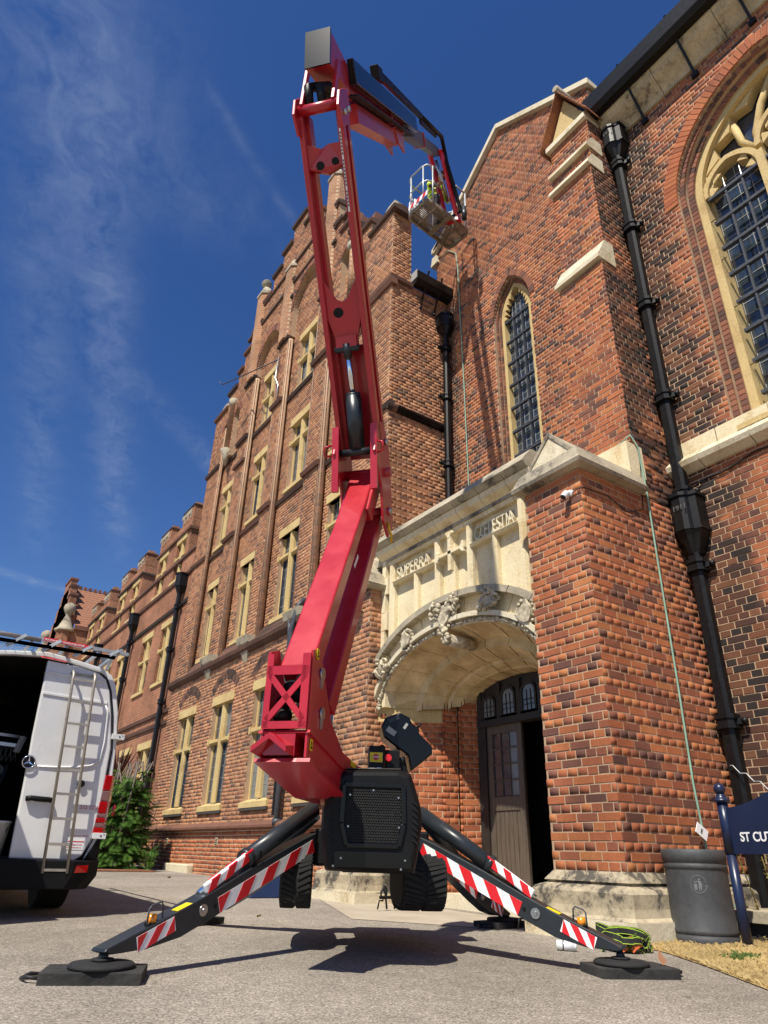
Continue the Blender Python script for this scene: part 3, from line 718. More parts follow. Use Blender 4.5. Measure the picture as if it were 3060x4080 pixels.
def downpipe(parent_label, x, y, ztop, zbot, joints, hoppers, w=.12, side='y', group=None, year=True, ear=(0, -1)):
    t = thing('downpipe', parent_label, 'downpipe', (x, y, zbot), group)
    q = MB(); q.mat('iron')
    c = w*.22; h = w/2
    poly = [(-h+c, -h), (h-c, -h), (h, -h+c), (h, h-c), (h-c, h), (-h+c, h), (-h, h-c), (-h, -h+c)]
    q.zprism([(x+a, y+b_) for a, b_ in poly], zbot, ztop); q.build('pipe', None, t)
    for z in joints:
        q = MB(); q.mat('iron'); k = 1.32
        q.zprism([(x+a*k, y+b_*k) for a, b_ in poly], z-.11, z+.0); k = 1.5; q.zprism([(x+a*k, y+b_*k) for a, b_ in poly], z-.03, z+.012); q.zprism([(x+a*k, y+b_*k) for a, b_ in poly], z-.125, z-.1)
        ex, ey = ear
        q.beam((x, y, z-.055), (x+ex*.17+abs(ey)*.05, y+ey*.17+abs(ex)*.05, z-.055), .05, .06)
        q.ball((x+ex*.16+abs(ey)*.03, y+ey*.16+abs(ex)*.03, z-.055), .035, 8)
        q.build('joint_collar', None, t)
    for (z0, z1, wd) in hoppers:
        q = MB(); q.mat('iron'); W = wd/2
        # front box with curved centre panel, moulded rim and tapering funnel
        P = [(-W, W*.9), (-W, -W*.5), (-W*.62, -W*.62), (-W*.5, -W*.82), (-W*.25, -W*1.0), (W*.25, -W*1.0), (W*.5, -W*.82), (W*.62, -W*.62), (W, -W*.5), (W, W*.9)]
        if side == 'y': F = lambda a, b_, k=1.: (x+b_*k, y-a*k)
        else: F = lambda a, b_, k=1.: (x+a*k, y+b_*k)
        hz = (z1-z0)
        zb = z0+hz*.38
        q.zprism([F(a, b_) for a, b_ in P], zb, z1-.03)
        q.zprism([F(a, b_, 1.1) for a, b_ in P], z1-.045, z1)
        q.zprism([F(a, b_, 1.06) for a, b_ in P], zb-.02, zb+.015)
        q.prism([(*F(a, b_), zb) for a, b_ in P], [(*F(a, b_, .42), z0) for a, b_ in P])
        q.build('hopper_head', None, t)
        if year:
            org = F(-W*.30, -W*1.03); xd = (0, -1, 0) if side == 'y' else (1, 0, 0)
            text_mesh("1911", wd*.24, .004, 'year', 'lead_dark', t, (org[0], org[1], zb+(z1-zb)*.5), xd, (0, 0, 1))
    return t
downpipe('black iron downpipe in the corner of the chapel wall, with two hopper heads dated 1911', XC-.09, 3.87, 11.0, .25, (10.3, 8.93, 7.45, 5.9, 4.52, 3.62, 1.95),
         ((10.40, 11.02, .38), (3.7, 4.42, .38)), w=.14, ear=(0, -1))

# ================================================================ transept with lancet + upper buttress
XL = 7.3
T = thing('transept', 'brick gable wall with a single tall lancet window and pale stone coping', 'transept', (XL, 6.8, 0))
Ms = Masonry(T)
lan = Arch(-6.84, .48, 9.90, .85, 6.0)
def gable_t(y):   # top of wall at y
    return 15.15-abs(y-6.8)*(.95 if y > 6.8 else .72)
def iv_tr(z):
    iv = [(-9.05, -4.75)]
    if z > 11.9:
        a = 6.8+(15.15-z)/.95 if z > 13.0 else 9.05
        a = min(9.05, 6.8+max(0, 15.15-z)/.83); c = max(4.5, 6.8-max(0, 15.15-z)/.66)
        iv = [(-a, -c)] if a > c else []
    h = lan.half(z, 0)
    if h > 0: iv = cut(iv, lan.c-h, lan.c+h)
    return iv
Ms.wall((XL, 0), (0, -1), 4.3, 15.1, iv_tr, 'brick_transept')
Ms.finish(300)
lany = Arch(6.84, .48, 9.90, .85, 6.0)
voussoirs(lany, 0, .13, XL-.014, XL+.08, 'brick_mould', T, wid=.075)
for (t0, t1, x0, x1) in ((-.045, .0, XL+.06, XL+.3), (-.09, -.045, XL+.11, XL+.4)):
    voussoirs(lany, t0, t1, x0, x1, 'brick_mould', T, wid=.075, base=6.0, one=True)
win = MB(); win.mat('stone_yellow'); L0 = Arch(6.84, .395, 9.90, .74, 6.0)
ringx(win, L0, -.075, 0, XL+.13, XL+.5, 12, 6.0)
LX = XL+.19
for sg in (-1, 1):
    for i in (1, 3, 5, 7, 9):
        pts = L0.pts(-.075, 12); u0, z0 = pts[i-1]; u, z = pts[i]; u1, z1 = pts[i+1]
        du, dz = 6.84-u, 9.75-z; L = math.hypot(du, dz); P = [(u0, z0), (u+du/L*.1, z+dz/L*.1), (u1, z1)]
        P = [(6.84+sg*(p[0]-6.84), p[1]) for p in P]; win.prism([(LX-.06, y, z) for y, z in P], [(LX+.03, y, z) for y, z in P])
wo = win.build('window', None, T)
leaded(wo, LX+.06, 6.52, 7.16, 6.0, 10.45, 6, 36, th=.0035)
bars = MB(); bars.mat('iron_grey')
for k in range(8): z = 6.35+k*.5; bars.box(LX-.05, LX+.0, 6.515, 7.165, z-.022, z+.022)
for y in (6.73, 6.95): bars.box(LX-.04, LX+.0, y-.013, y+.013, 6.0, 9.9)
bars.build('saddle_bar', None, wo)
q = MB(); q.mat('steel')
for y in (6.73, 6.95): q.cyl((LX-.03, y, 9.9), (LX-.03, y, 10.15), .014, 6, r2=.003)
q.build('bar_tip', None, wo)
q = MB(); q.mat('stone_pale'); q.yprism([(XL-.05, 5.98), (XL+.45, 6.12), (XL+.45, 5.7), (XL-.05, 5.7)], 6.42, 7.32); q.build('sill', None, T)
# gable coping: lengths of stone
def coping(T, x0, x1, p, q_, th, m='stone_pale', n=5, drop=.12):
    for i in range(n):
        a = [p[k]+(q_[k]-p[k])*i/n for k in (0, 1)]; b_ = [p[k]+(q_[k]-p[k])*(i+.985)/n for k in (0, 1)]
        c = MB(); c.mat(m); c.xprism([a, b_, (b_[0], b_[1]+th), (a[0], a[1]+th)], x0, x1); c.build('coping_stone', None, T)
coping(T, XL-.10, XL+.5, (9.12, 13.28), (8.85, 13.4), .14, n=1)
coping(T, XL-.10, XL+.5, (9.05, 13.25), (6.8, 15.12), .14, n=5)
coping(T, XL-.10, XL+.5, (6.8, 15.12), (4.4, 13.55), .14, n=4)
q = MB(); q.mat('stone_pale'); q.xprism([(9.0, 13.2), (9.15, 13.2), (9.2, 12.95), (8.95, 12.95)], XL-.06, XL+.3); q.build('kneeler', None, T)
q = MB(); q.mat('roof_dark'); q.yprism([(XL+.5, 15.0), (XL+5, 15.0), (XL+5, 9), (XL+.5, 9)], 6.3, 7.3); q.build('roof', None, T)

T = thing('buttress', 'tall stepped brick buttress with stone weatherings and a tiled gablet on top', 'buttress', (6.4, 4.38, 4.3))
Ms = Masonry(T)
stages = [(4.3, 7.95, 6.10), (7.95, 10.05, 6.22), (10.05, 10.45, 6.26), (10.45, 11.2, 6.31)]
for z0, z1, x in stages:
    Ms.wall((x, 0), (0, -1), z0, z1, lambda z: [(-4.76, -4.0)], 'brick_red', depth=.9)
    Ms.wall((0, 4.0), (1, 0), z0, z1, lambda z, x=x: [(x, XC)], 'brick_chapel', depth=.7)
Ms.finish(300)
for (z, xb, xt) in ((7.98, 6.10, 6.22), (10.02, 6.22, 6.27), (10.45, 6.26, 6.33)):
    q = MB(); q.mat('stone_pale'); q.yprism([(xb-.07, z), (xb+.3, z), (xb+.3, z+.42), (xt, z+.42), (xb-.03, z+.12), (xb-.07, z+.07)] if z < 9 else [(xb-.08, z), (xb+.3, z), (xb+.3, z+.28), (xt+.02, z+.28), (xb-.05, z+.1)], 3.985, 4.78); q.build('weathering', None, T)
q = MB(); q.mat('stone_pale'); q.yprism([(6.24, 11.18), (6.6, 11.18), (6.6, 11.42), (6.33, 11.42), (6.25, 11.3)], 3.985, 4.80); q.build('weathering', None, T)
q = MB(); q.mat('stone_yellow'); q.xprism([(4.03, 11.4), (4.76, 11.4), (4.395, 12.2)], 6.36, 6.9); q.build('gablet', None, T)
for sg in (1, -1):
    k = 9
    for i in range(k):
        t0 = i/k; y0 = 4.395+sg*(.50*(1-t0)); z0 = 11.24+t0*1.06; y1 = 4.395+sg*(.50*(1-t0)-.075); z1 = z0+.15
        if sg*(y1-4.395) < 0: y1 = 4.395
        q = MB(); q.mat('tile_clay'); q.xprism([(y0, z0), (y0-sg*.0, z0+.028), (y1, z1+.018), (y1, z1-.01)], 6.19, 7.1); q.build('roof_tile', None, T)
q = MB(); q.mat('stone_weathered'); q.cyl((6.17, 4.395, 12.36), (7.1, 4.395, 12.36), .06, 10); q.build('ridge', None, T)

# ================================================================ porch
XP = 5.3
T = thing('porch', 'stone fronted church porch with carved round arch, inscription and brick buttresses', 'porch', (XP, 6.37, 0))
Ms = Masonry(T, 'mortar')
XB = 5.09
for (ya, yb) in ((4.0, 4.785), (7.95, 8.72)):
    zt = 4.32 if ya < 5 else 4.12
    Ms.wall((XB, 0), (0, -1), .55, zt, lambda z: [(-yb, -ya)], 'brick_red' if ya < 5 else 'brick_tan', depth=1.0 if ya < 5 else .6)
    Ms.wall((0, ya), (1, 0), .55, zt, lambda z: [(XB, XC if ya < 5 else XP+.05)], 'brick_chapel' if ya < 5 and False else 'brick_red' if ya < 5 else 'brick_tan', depth=.6)
Ms.wall((0, 4.0), (1, 0), 4.32, 5.3, lambda z: [(6.14, XC)], 'brick_chapel', depth=.6)
# splayed jambs of the doorway
UL = Vector((6.06-XP, 7.40-7.90)).normalized()
jl = Vector((6.0-XP, 7.44-7.92)); L1 = jl.length
Ms.wall((XP+.0, 7.92), (jl.x, jl.y), .1, 2.42, lambda z: [(0, L1)], 'brick_porch', depth=.5, gap=.008)
Ms.wall((6.0, 7.40), (.18, -.05), .1, 2.55, lambda z: [(0, .19)], 'brick_porch', depth=.5, gap=.007)
Ms.wall((6.18, 7.30), (.22, -.13), .1, 2.60, lambda z: [(0, .256)], 'brick_porch', depth=.5, gap=.007)
Ms.wall((6.4, 5.58), (-.4, -.24), .1, 2.6, lambda z: [(0, .45)], 'brick_porch', depth=.5, gap=.007)
Ms.wall((6.0, 5.32), (-(6.0-XP), -.5), .1, 2.42, lambda z: [(0, .86)], 'brick_porch', depth=.4, gap=.007)
for (cx_, cy_) in ((5.995, 7.415), (6.185, 7.305)):
    q = MB(); q.mat('brick_porch')
    for k in range(31): q.cyl((cx_, cy_, .103+k*CH), (cx_, cy_, .170+k*CH), .020, 8)
    q.build('bead', None, T)
Ms.finish(300)
# four-centred arches as height functions
YC = 6.36
def arch_pts(c, w, zs, h, n=26, p=2.15, qn=1.9):
    r = []
    for i in range(n+1):
        t = -math.cos(math.pi*i/n); r.append((c-w*t*-1 if False else c+w*t, zs+h*(max(0, 1-abs(t)**p))**(1/qn)))
    return r
def arch_band(mb, A, B, xa, xb, close=True):
    """surface strip between arch A at x=xa and arch B at x=xb"""
    n = len(A); vs = [(xa, y, z) for y, z in A]+[(xb, y, z) for y, z in B]
    mb.add(vs, [(i, i+1, n+i+1, n+i) for i in range(n-1)])
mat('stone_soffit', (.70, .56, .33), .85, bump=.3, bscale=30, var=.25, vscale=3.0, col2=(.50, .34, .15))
A0 = arch_pts(YC, 1.56, 2.36, .80)     # intrados at the face
segs = 11
# front face spandrel made of stones
q = MB(); q.mat('stone')
Aout = arch_pts(YC, 1.98, 2.36, 1.22)
FACE = XP
# spandrel plane above the hood
top = 4.62
q.add([(FACE+.10, y, z) for y, z in A0]+[(FACE+.10, y, top) for y, z in A0], [(i, i+1, len(A0)+i+1, len(A0)+i) for i in range(len(A0)-1)])
q.box(FACE+.08, FACE+.4, 4.70, 4.84, 1.9, top); q.box(FACE+.08, FACE+.4, 7.88, 8.0, 2.30, top)
q.build('spandrel', None, T)
def stones_band(pin, pout, x0, x1, m, name, n, parent, gap=.004, cut_y=4.79):
    """n voussoir stones between two arch polylines, as separate pieces with joints"""
    N_ = len(pin)-1
    for k in range(n):
        a = k/n*N_; b_ = (k+1)/n*N_
        idx = [a+gap*8]+[i for i in range(int(a)+1, int(math.ceil(b_))) if a+.2 < i < b_-.2]+[b_-gap*8]
        def at(P, f):
            i = min(int(f), N_-1); f -= i; return (P[i][0]+(P[i+1][0]-P[i][0])*f, P[i][1]+(P[i+1][1]-P[i][1])*f)
        lo = [at(pin, f) for f in idx]; hi = [at(pout, f) for f in idx]
        if max(p[0] for p in hi) < 4.0: continue
        c = MB(); c.mat(m); loop = lo+hi[::-1]
        c.prism([(x0, y, z) for y, z in loop], [(x1, y, z) for y, z in loop]); c.build(name, None, parent)
Ah0 = arch_pts(YC, 1.62, 2.36, .86); Ah1 = arch_pts(YC, 1.90, 2.36, 1.16); Ah2 = arch_pts(YC, 1.985, 2.36, 1.24)
Ai1 = arch_pts(YC, 1.60, 2.36, .84)
stones_band(A0, Ai1, XP-.035, XP+.2, 'stone', 'arch_stone', 13, T)
A0b = arch_pts(YC, 1.53, 2.36, .77)
# inner hood moulding & outer hood moulding
stones_band(arch_pts(YC, 1.63, 2.36, .875), arch_pts(YC, 1.69, 2.36, .935), XP-.09, XP+.1, 'stone_pale', 'hood_mould', 13, T)
stones_band(arch_pts(YC, 1.69, 2.36, .935), Ah1, XP+.02, XP+.2, 'stone', 'arch_stone', 13, T)
stones_band(Ah1, Ah2, XP-.10, XP+.12, 'stone_weathered', 'hood_mould', 13, T)
# soffit: splayed rings of stones going in
rings = [(XP-.02, 1.56, 2.36, .80), (5.45, 1.47, 2.36, .775), (5.70, 1.30, 2.38, .70), (5.72, 1.17, 2.40, .57), (5.98, 1.02, 2.42, .47), (6.04, 1.02, 2.42, .47), (6.05, .95, 2.44, .41), (6.17, .88, 2.46, .35), (6.19, .84, 2.50, .29), (6.40, .80, 2.52, .25)]
for (a, b_) in zip(rings, rings[1:]):
    PA = arch_pts(YC+.0, a[1], a[2], a[3]); PB = arch_pts(YC+.02, b_[1], b_[2], b_[3])
    nn = 9; N_ = len(PA)-1
    for k in range(nn):
        i0 = round(k*N_/nn); i1 = round((k+1)*N_/nn)
        if i1 <= i0: continue
        pa = PA[i0:i1+1]; pb = PB[i0:i1+1]
        sh = .008
        pa = [(pa[0][0]+sh, pa[0][1])]+pa[1:-1]+[(pa[-1][0]-sh, pa[-1][1])]; pb = [(pb[0][0]+sh, pb[0][1])]+pb[1:-1]+[(pb[-1][0]-sh, pb[-1][1])]
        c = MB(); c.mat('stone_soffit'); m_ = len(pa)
        vs = [(a[0], y, z) for y, z in pa]+[(b_[0], y, z) for y, z in pb]+[(a[0], y, z+.12) for y, z in pa]+[(b_[0], y, z+.12) for y, z in pb]
        fs = []
        for i in range(m_-1): fs += [(i, i+1, m_+i+1, m_+i), (2*m_+i, 2*m_+i+1, 3*m_+i+1, 3*m_+i), (i, i+1, 2*m_+i+1, 2*m_+i), (m_+i, m_+i+1, 3*m_+i+1, 3*m_+i)]
        fs += [(0, m_, 3*m_, 2*m_), (m_-1, 2*m_-1, 4*m_-1, 3*m_-1)]
        c.add(vs, fs); c.build('soffit_stone', None, T)
    c = MB(); c.mat('joint'); PAq = [(y, z+.015) for y, z in PA]; PBq = [(y, z+.015) for y, z in PB]; arch_band(c, PAq, PBq, a[0], b_[0]); c.build('soffit_bed', None, T)
# roof / mass above the arch keeping the recess dark
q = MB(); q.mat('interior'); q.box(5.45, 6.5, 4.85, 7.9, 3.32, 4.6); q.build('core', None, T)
q = MB(); q.mat('stone_weathered'); q.box(5.3, XL-.02, 4.79, 8.70, 4.55, 4.66); q.build('roof', None, T)
# springer stones at the left jamb
for (za, zb, xe) in ((2.24, 2.42, 6.02), (2.42, 2.62, 6.06)):
    q = MB(); q.mat('stone_yellow'); e = Vector((xe-XP, -(xe-XP)*.66))
    q.zprism([(XP-.01, 7.925), (xe, 7.925-(xe-XP)*.70), (xe+.2, 7.95), (XP-.01, 8.1)], za+.003, zb-.003); q.build('springer', None, T)
    q = MB(); q.mat('stone_yellow'); q.zprism([(XP-.01, 4.80), (xe, 4.80+(xe-XP)*.70), (xe+.2, 4.7), (XP-.01, 4.7)], za+.003, zb-.003); q.build('springer', None, T)
# left edge quoins against the buttress
q = MB(); q.mat('stone')
for i, z in enumerate([2.42+.27*k for k in range(8)]):
    c = MB(); c.mat('stone'); c.box(XP-.012, XP+.3, 7.86 if i % 2 else 7.80, 7.948, z+.003, z+.264); c.build('quoin', None, T)
# cornice / parapet coping
for k in range(7):
    y1 = 8.0-k*.47; y0 = y1-.462
    if y1 < 4.85: break
    c = MB(); c.mat('stone_weathered'); c.yprism([(XP-.16, 4.86), (XP-.2, 4.80), (XP-.13, 4.74), (XP+.3, 4.74), (XP+.3, 5.0), (XP-.04, 5.0)], max(y0, 4.79), y1); c.build('coping_stone', None, T)
    c = MB(); c.mat('stone'); c.yprism([(XP-.11, 4.735), (XP-.09, 4.66), (XP-.0, 4.60), (XP+.03, 4.5), (XP+.3, 4.5), (XP+.3, 4.735)], max(y0, 4.79), y1); c.build('cornice_stone', None, T)
# panelled field: mullions and transoms in relief
FX = XP+.10
def relief(name, y0, y1, z0, z1, x0=XP, m='stone', chamfer=.02):
    c = MB(); c.mat(m)
    if z1-z0 > y1-y0: c.zprism([(x0, y0+chamfer), (x0, y1-chamfer), (x0+chamfer*2, y1), (FX+.02, y1), (FX+.02, y0), (x0+chamfer*2, y0)], z0, z1)
    else: c.yprism([(x0, z1-.006), (FX+.02, z1), (FX+.02, z0), (x0+.03, z0), (x0, z0+.03)], y0, y1)
    return c.build(name, None, T)
def hood_z(y):
    t = min(1, abs(y-YC)/1.985); return 2.36+1.24*(1-t**2.15)**(1/1.9)
Vb = [(7.74, .10, 4.50), (7.16, .065, 4.16), (6.68, .085, 4.50), (6.36, .075, 4.34), (6.02, .085, 4.50), (5.56, .065, 4.18), (5.08, .10, 4.50), (4.84, .06, 4.5)]
for y, wd, zt in Vb: relief('mullion', y-wd/2, y+wd/2, max(hood_z(y)-.04, 2.45), zt)
for (ya, yb) in ((6.72, 7.69), (5.13, 5.98)): relief('transom', ya, yb, 4.155, 4.20, XP-.01)
# cross with flared ends
c = MB(); c.mat('stone')
c.yprism([(XP-.03, 4.22), (FX, 4.22), (FX, 4.17), (XP-.03, 4.18)], 6.06, 6.66)
c.box(XP-.03, FX, 6.33, 6.39, 3.95, 4.5)
for (y, z, dy, dz) in ((6.36, 4.47, 0, 1), (6.1, 4.20, -1, 0), (6.62, 4.20, 1, 0)):
    c.prism([(XP-.035, y-.07*abs(dz)-.0*dy, z-.07*abs(dy)+.03*dz), (XP-.035, y+.07*abs(dz), z-.07*abs(dy)+.03*dz) if dz else (XP-.035, y+.03*dy, z-.075), (XP-.035, y+.02*abs(dz)+.0, z-.06*dz) if dz else (XP-.035, y+.03*dy, z+.075), (XP-.035, y-.02*abs(dz)-.07*dy*(dz == 0), z-.06*dz)],
            [(FX, y-.07*abs(dz)-.0*dy, z-.07*abs(dy)+.03*dz), (FX, y+.07*abs(dz), z-.07*abs(dy)+.03*dz) if dz else (FX, y+.03*dy, z-.075), (FX, y+.02*abs(dz)+.0, z-.06*dz) if dz else (FX, y+.03*dy, z+.075), (FX, y-.02*abs(dz)-.07*dy*(dz == 0), z-.06*dz)])
    for s2 in (-1, 1):
        c.ball((XP-.01, y+s2*.055*abs(dz)-.0, z+s2*.055*abs(dy)), .03, 8)
c.build('cross', None, T)
text_mesh("SUPERRA", .27, .03, 'inscription', 'stone_pale', T, (FX-.03, 7.66, 4.225), (0, -1, 0), (0, 0, 1), xs=.72)
text_mesh("C\u0152LESTIA", .27, .03, 'inscription', 'stone_pale', T, (FX-.03, 5.94, 4.225), (0, -1, 0), (0, 0, 1), xs=.58)
# carved ornament: running leaf along the arch, crowns, shields
mat('carving', (.60, .53, .38), .9, bump=.8, bscale=60, var=.5, vscale=14, col2=(.30, .24, .15))
c = MB(); c.mat('carving')
run = arch_pts(YC, 1.565, 2.36, .80, n=120)
for i in range(0, 120):
    y, z = run[i]; y2, z2 = run[i+1]
    if y < 4.7: continue
    L = math.hypot(y2-y, z2-z); nseg = max(1, int(L/.022))
    for k in range(nseg):
        f = k/nseg; yy = y+(y2-y)*f; zz_ = z+(z2-z)*f
        ph = (i*2.1+f*2.1)
        ry = rnd.uniform(.018, .034)
        c.ball((XP-.055+.022*math.sin(ph*3), yy+rnd.uniform(-.02, .02), zz_+.015+.028*math.cos(ph*3)), ry, 6, (1, rnd.uniform(.7, 1.6), rnd.uniform(.6, 1.2)), Matrix.Rotation(rnd.uniform(0, 3), 3, 'X'))
c.build('carved_leaves', None, T)
def leafy(c, y, z, r, n=26, x=XP-.07, spread=1.0):
    for i in range(n):
        a = rnd.uniform(0, 6.28); q_ = r*math.sqrt(rnd.random())*spread
        c.ball((x-rnd.uniform(-.02, .06), y+math.cos(a)*q_, z+math.sin(a)*q_), rnd.uniform(.02, .04), 6, (1, rnd.uniform(.6, 1.6), rnd.uniform(.5, 1.4)), Matrix.Rotation(rnd.uniform(0, 3), 3, 'X'))
def crown(y, z, tilt=0.):
    c = MB(); c.mat('carving'); M = Matrix.Rotation(tilt, 3, 'X')
    for i in range(9):
        u = -1+2*i/8; v = M @ Vector((0, u*.085, -.07)); v2 = M @ Vector((0, u*.12, .05))
        dx = .05*(1-u*u)
        c.beam((XP-.06-dx, y+v.y, z+v.z), (XP-.06-dx*1.3, y+v2.y, z+v2.z), .022, .02)
        if i % 2 == 0:
            v3 = M @ Vector((0, u*.12, .085)); c.ball((XP-.07-dx, y+v3.y, z+v3.z), .024, 7)
    for zz_ in (-.085, -.06):
        pts = []
        for i in range(9):
            u = -1+2*i/8; v = M @ Vector((0, u*.09, zz_)); pts.append((XP-.07-.06*(1-u*u), y+v.y, z+v.z))
        c.tube(pts, .016, 6)
    leafy(c, y, z+.10, .10, 14); leafy(c, y+.11, z, .06, 8); leafy(c, y-.11, z, .06, 8); return c.build('carved_crown', None, T)
def shield(y, z, s=1., tilt=0., name='carved_shield'):
    c = MB(); c.mat('carving'); M = Matrix.Rotation(tilt, 3, 'X')
    P = [(-.10, .10), (0, .075), (.10, .10), (.10, -.02), (.06, -.09), (0, -.13), (-.06, -.09), (-.10, -.02)]
    P = [M @ Vector((0, a*s, b_*s)) for a, b_ in P]
    c.prism([(XP-.11, y+p.y*.94, z+p.z*.94) for p in P], [(XP-.03, y+p.y, z+p.z) for p in P])
    for a in range(16):
        an = a/16*6.28; c.ball((XP-.07, y+math.cos(an)*.12*s, z+math.sin(an)*.14*s), rnd.uniform(.02, .036), 6, (1, rnd.uniform(.6, 1.5), 1))
    return c
shield(7.22, 3.20, 1, .5).build('carved_shield', None, T)
crown(7.80, 2.90, .75); crown(5.60, 3.30, -.25)
shield(5.03, 3.02, 1.1, -.5).build('carved_shield', None, T)
c = shield(YC+.05, 3.36, 1.35, 0)
for sg in (-1, 1): leafy(c, YC+.05+sg*.17, 3.44, .13, 30)
leafy(c, YC+.05, 3.14, .07, 16); c.build('carved_keystone', None, T)
c = MB(); c.mat('carving'); c.ball((XP-.06, YC+.02, 3.03), .06, 8, (1, 1, 1.1)); c.cyl((XP-.05, YC+.02, 3.02), (XP+.35, YC+.02, 3.03), .075, 14); 
for a in range(6): c.ball((XP-.09, YC+.02+.05*math.cos(a*1.05), 3.03+.05*math.sin(a*1.05)), .035, 7)
c.build('boss', None, T)
# door case
D = 6.36
q = MB(); q.mat('wood_dark'); DX = 6.38
q.box(DX, DX+.12, 7.02, 7.17, .2, 2.62); q.box(DX, DX+.12, 5.52, 5.62, .2, 2.62)
q.box(DX-.03, DX+.14, 5.55, 7.15, 2.18, 2.26)
tp = arch_pts(YC, .82, 2.50, .27, 14)
q.prism([(DX+.02, y, z) for y, z in tp]+[(DX+.02, 5.5, 3.0)][:0], [(DX+.10, y, z) for y, z in tp])
frm = q.build('door_frame', None, T)
for y in (7.1, 6.73, 6.36, 5.99, 5.62): q = MB(); q.mat('wood_dark'); q.box(DX-.02, DX+.03, y-.035, y+.035, 2.26, 2.72); q.build('tracery_mullion', None, frm)
for y in (6.915, 6.545, 6.175, 5.805):
    A = Arch(y, .105, 2.52 if abs(y-YC) < .3 else 2.45, .09, 2.28)
    c = MB(); c.mat('glass_pale'); c.prism([(DX-.012, a, z) for a, z in A.outline(0, 6, 2.30)], [(DX+.01, a, z) for a, z in A.outline(0, 6, 2.30)]); c.build('pane', None, frm)
    c = MB(); c.mat('wood_dark'); ringx(c, A, 0, .03, DX-.03, DX+.02, 6, 2.29); c.box(DX-.022, DX-.013, y-.105, y+.105, 2.42, 2.43); c.box(DX-.022, DX-.013, y-.105, y+.105, 2.36, 2.366)
    for d in (-.035, .035): c.box(DX-.022, DX-.013, y+d-.005, y+d+.005, 2.29, 2.55)
    c.build('light_head', None, frm)
lf = MB(); lf.mat('wood_door'); l0, l1 = 6.39, 7.02
lf.box(DX+.03, DX+.07, l0, l0+.09, .25, 2.18); lf.box(DX+.03, DX+.07, l1-.09, l1, .25, 2.18)
lf.box(DX+.03, DX+.07, l0+.09, l1-.09, .25, .42); lf.box(DX+.03, DX+.07, l0+.09, l1-.09, 1.16, 1.31); lf.box(DX+.03, DX+.07, l0+.09, l1-.09, 2.09, 2.18)
dl = lf.build('door', None, T)
for k in range(6):
    y = l0+.09+k*.075; c = MB(); c.mat('wood_door'); c.box(DX+.042, DX+.06, y+.003, y+.072, .42, 1.16); c.build('board', None, dl)
for i in range(3):
    for j in range(4):
        y0 = l0+.095+i*.15; z0 = 1.32+j*.193; c = MB(); c.mat('glass' if i else 'glass_pale'); c.box(DX+.052, DX+.058, y0+.008, y0+.142, z0+.008, z0+.182); c.build('pane', None, dl)
c = MB(); c.mat('wood_door')
for i in range(4): c.box(DX+.036, DX+.062, l0+.09+i*.15-.007, l0+.09+i*.15+.007, 1.31, 2.09)
for j in range(5): c.box(DX+.036, DX+.062, l0+.09, l1-.09, 1.315+j*.193-.007, 1.315+j*.193+.007)
c.build('glazing_bar', None, dl)
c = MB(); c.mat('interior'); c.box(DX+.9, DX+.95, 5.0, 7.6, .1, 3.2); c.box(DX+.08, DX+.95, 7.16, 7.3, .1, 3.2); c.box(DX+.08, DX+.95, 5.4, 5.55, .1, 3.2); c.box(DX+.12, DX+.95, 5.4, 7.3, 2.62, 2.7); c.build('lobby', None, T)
c = MB(); c.mat('stone_pale'); c.box(5.85, 6.6, 5.45, 7.35, .02, .24); c.build('step', None, T)
# stone plinths
def plinth(poly, m='stone_lichen'):
    cx_ = sum(p[0] for p in poly)/len(poly); cy_ = sum(p[1] for p in poly)/len(poly)
    def off(d): return [(p[0]+(d if p[0] > cx_ else -d), p[1]+(d if p[1] > cy_ else -d)) for p in poly]
    prof = [(.56, .0), (.50, .05), (.475, .07), (.47, .05), (.455, .05), (.43, .13), (.40, .15), (.30, .15), (.24, .16), (.215, .19)]
    c = MB(); c.mat(m)
    for (za, da), (zb, db) in zip(prof, prof[1:]):
        A = off(da); B = off(db); c.prism([(x, y, za) for x, y in A], [(x, y, zb) for x, y in B])
    c.build('plinth', None, T)
    c = MB(); c.mat('stone_yellow' if False else 'stone_pale'); A = off(.205); c.zprism(A, -.1, .213); c.build('plinth_base', None, T)
plinth([(5.10, 4.01), (6.7, 4.01), (6.7, 4.775), (5.10, 4.775)])
plinth([(5.10, 7.96), (5.5, 7.96), (5.5, 8.70), (5.10, 8.70)])
# buttress caps: moulding, gablet
def cap(ya, yb, zb, xback):
    ym = (ya+yb)/2; x0 = XB
    c = MB(); c.mat('stone_weathered')
    def ring(d, z): return [(x0-d, ya-d, z), (xback, ya-d, z), (xback, yb+d, z), (x0-d, yb+d, z)]
    pr = [(.02, zb), (.10, zb+.02), (.115, zb+.06), (.09, zb+.09), (.03, zb+.24)]
    for (d0, z0), (d1, z1) in zip(pr, pr[1:]): c.prism(ring(d0, z0), ring(d1, z1))
    c.build('cap_moulding', None, T)
    c = MB(); c.mat('stone_pale'); zt = zb+.2
    c.prism([(x0+.01, ya+.03, zt), (x0+.01, yb-.03, zt), (x0+.05, ym, zb+.62)], [(xback, ya+.03, zt), (xback, yb-.03, zt), (xback, ym, zb+.62)]); c.build('gablet', None, T)
    c = MB(); c.mat('stone_weathered')
    for sg, ye in ((-1, ya+.0), (1, yb-.0)):
        c.prism([(x0-.0, ye, zt+.01), (x0+.03, ym, zb+.66), (x0+.03, ym, zb+.60), (x0, ye, zt-.05)], [(xback, ye, zt+.01), (xback, ym, zb+.66), (xback, ym, zb+.60), (xback, ye, zt-.05)])
    c.build('gablet_coping', None, T)
cap(4.0, 4.785, 4.31, 6.12); cap(7.95, 8.72, 4.12, 5.75)
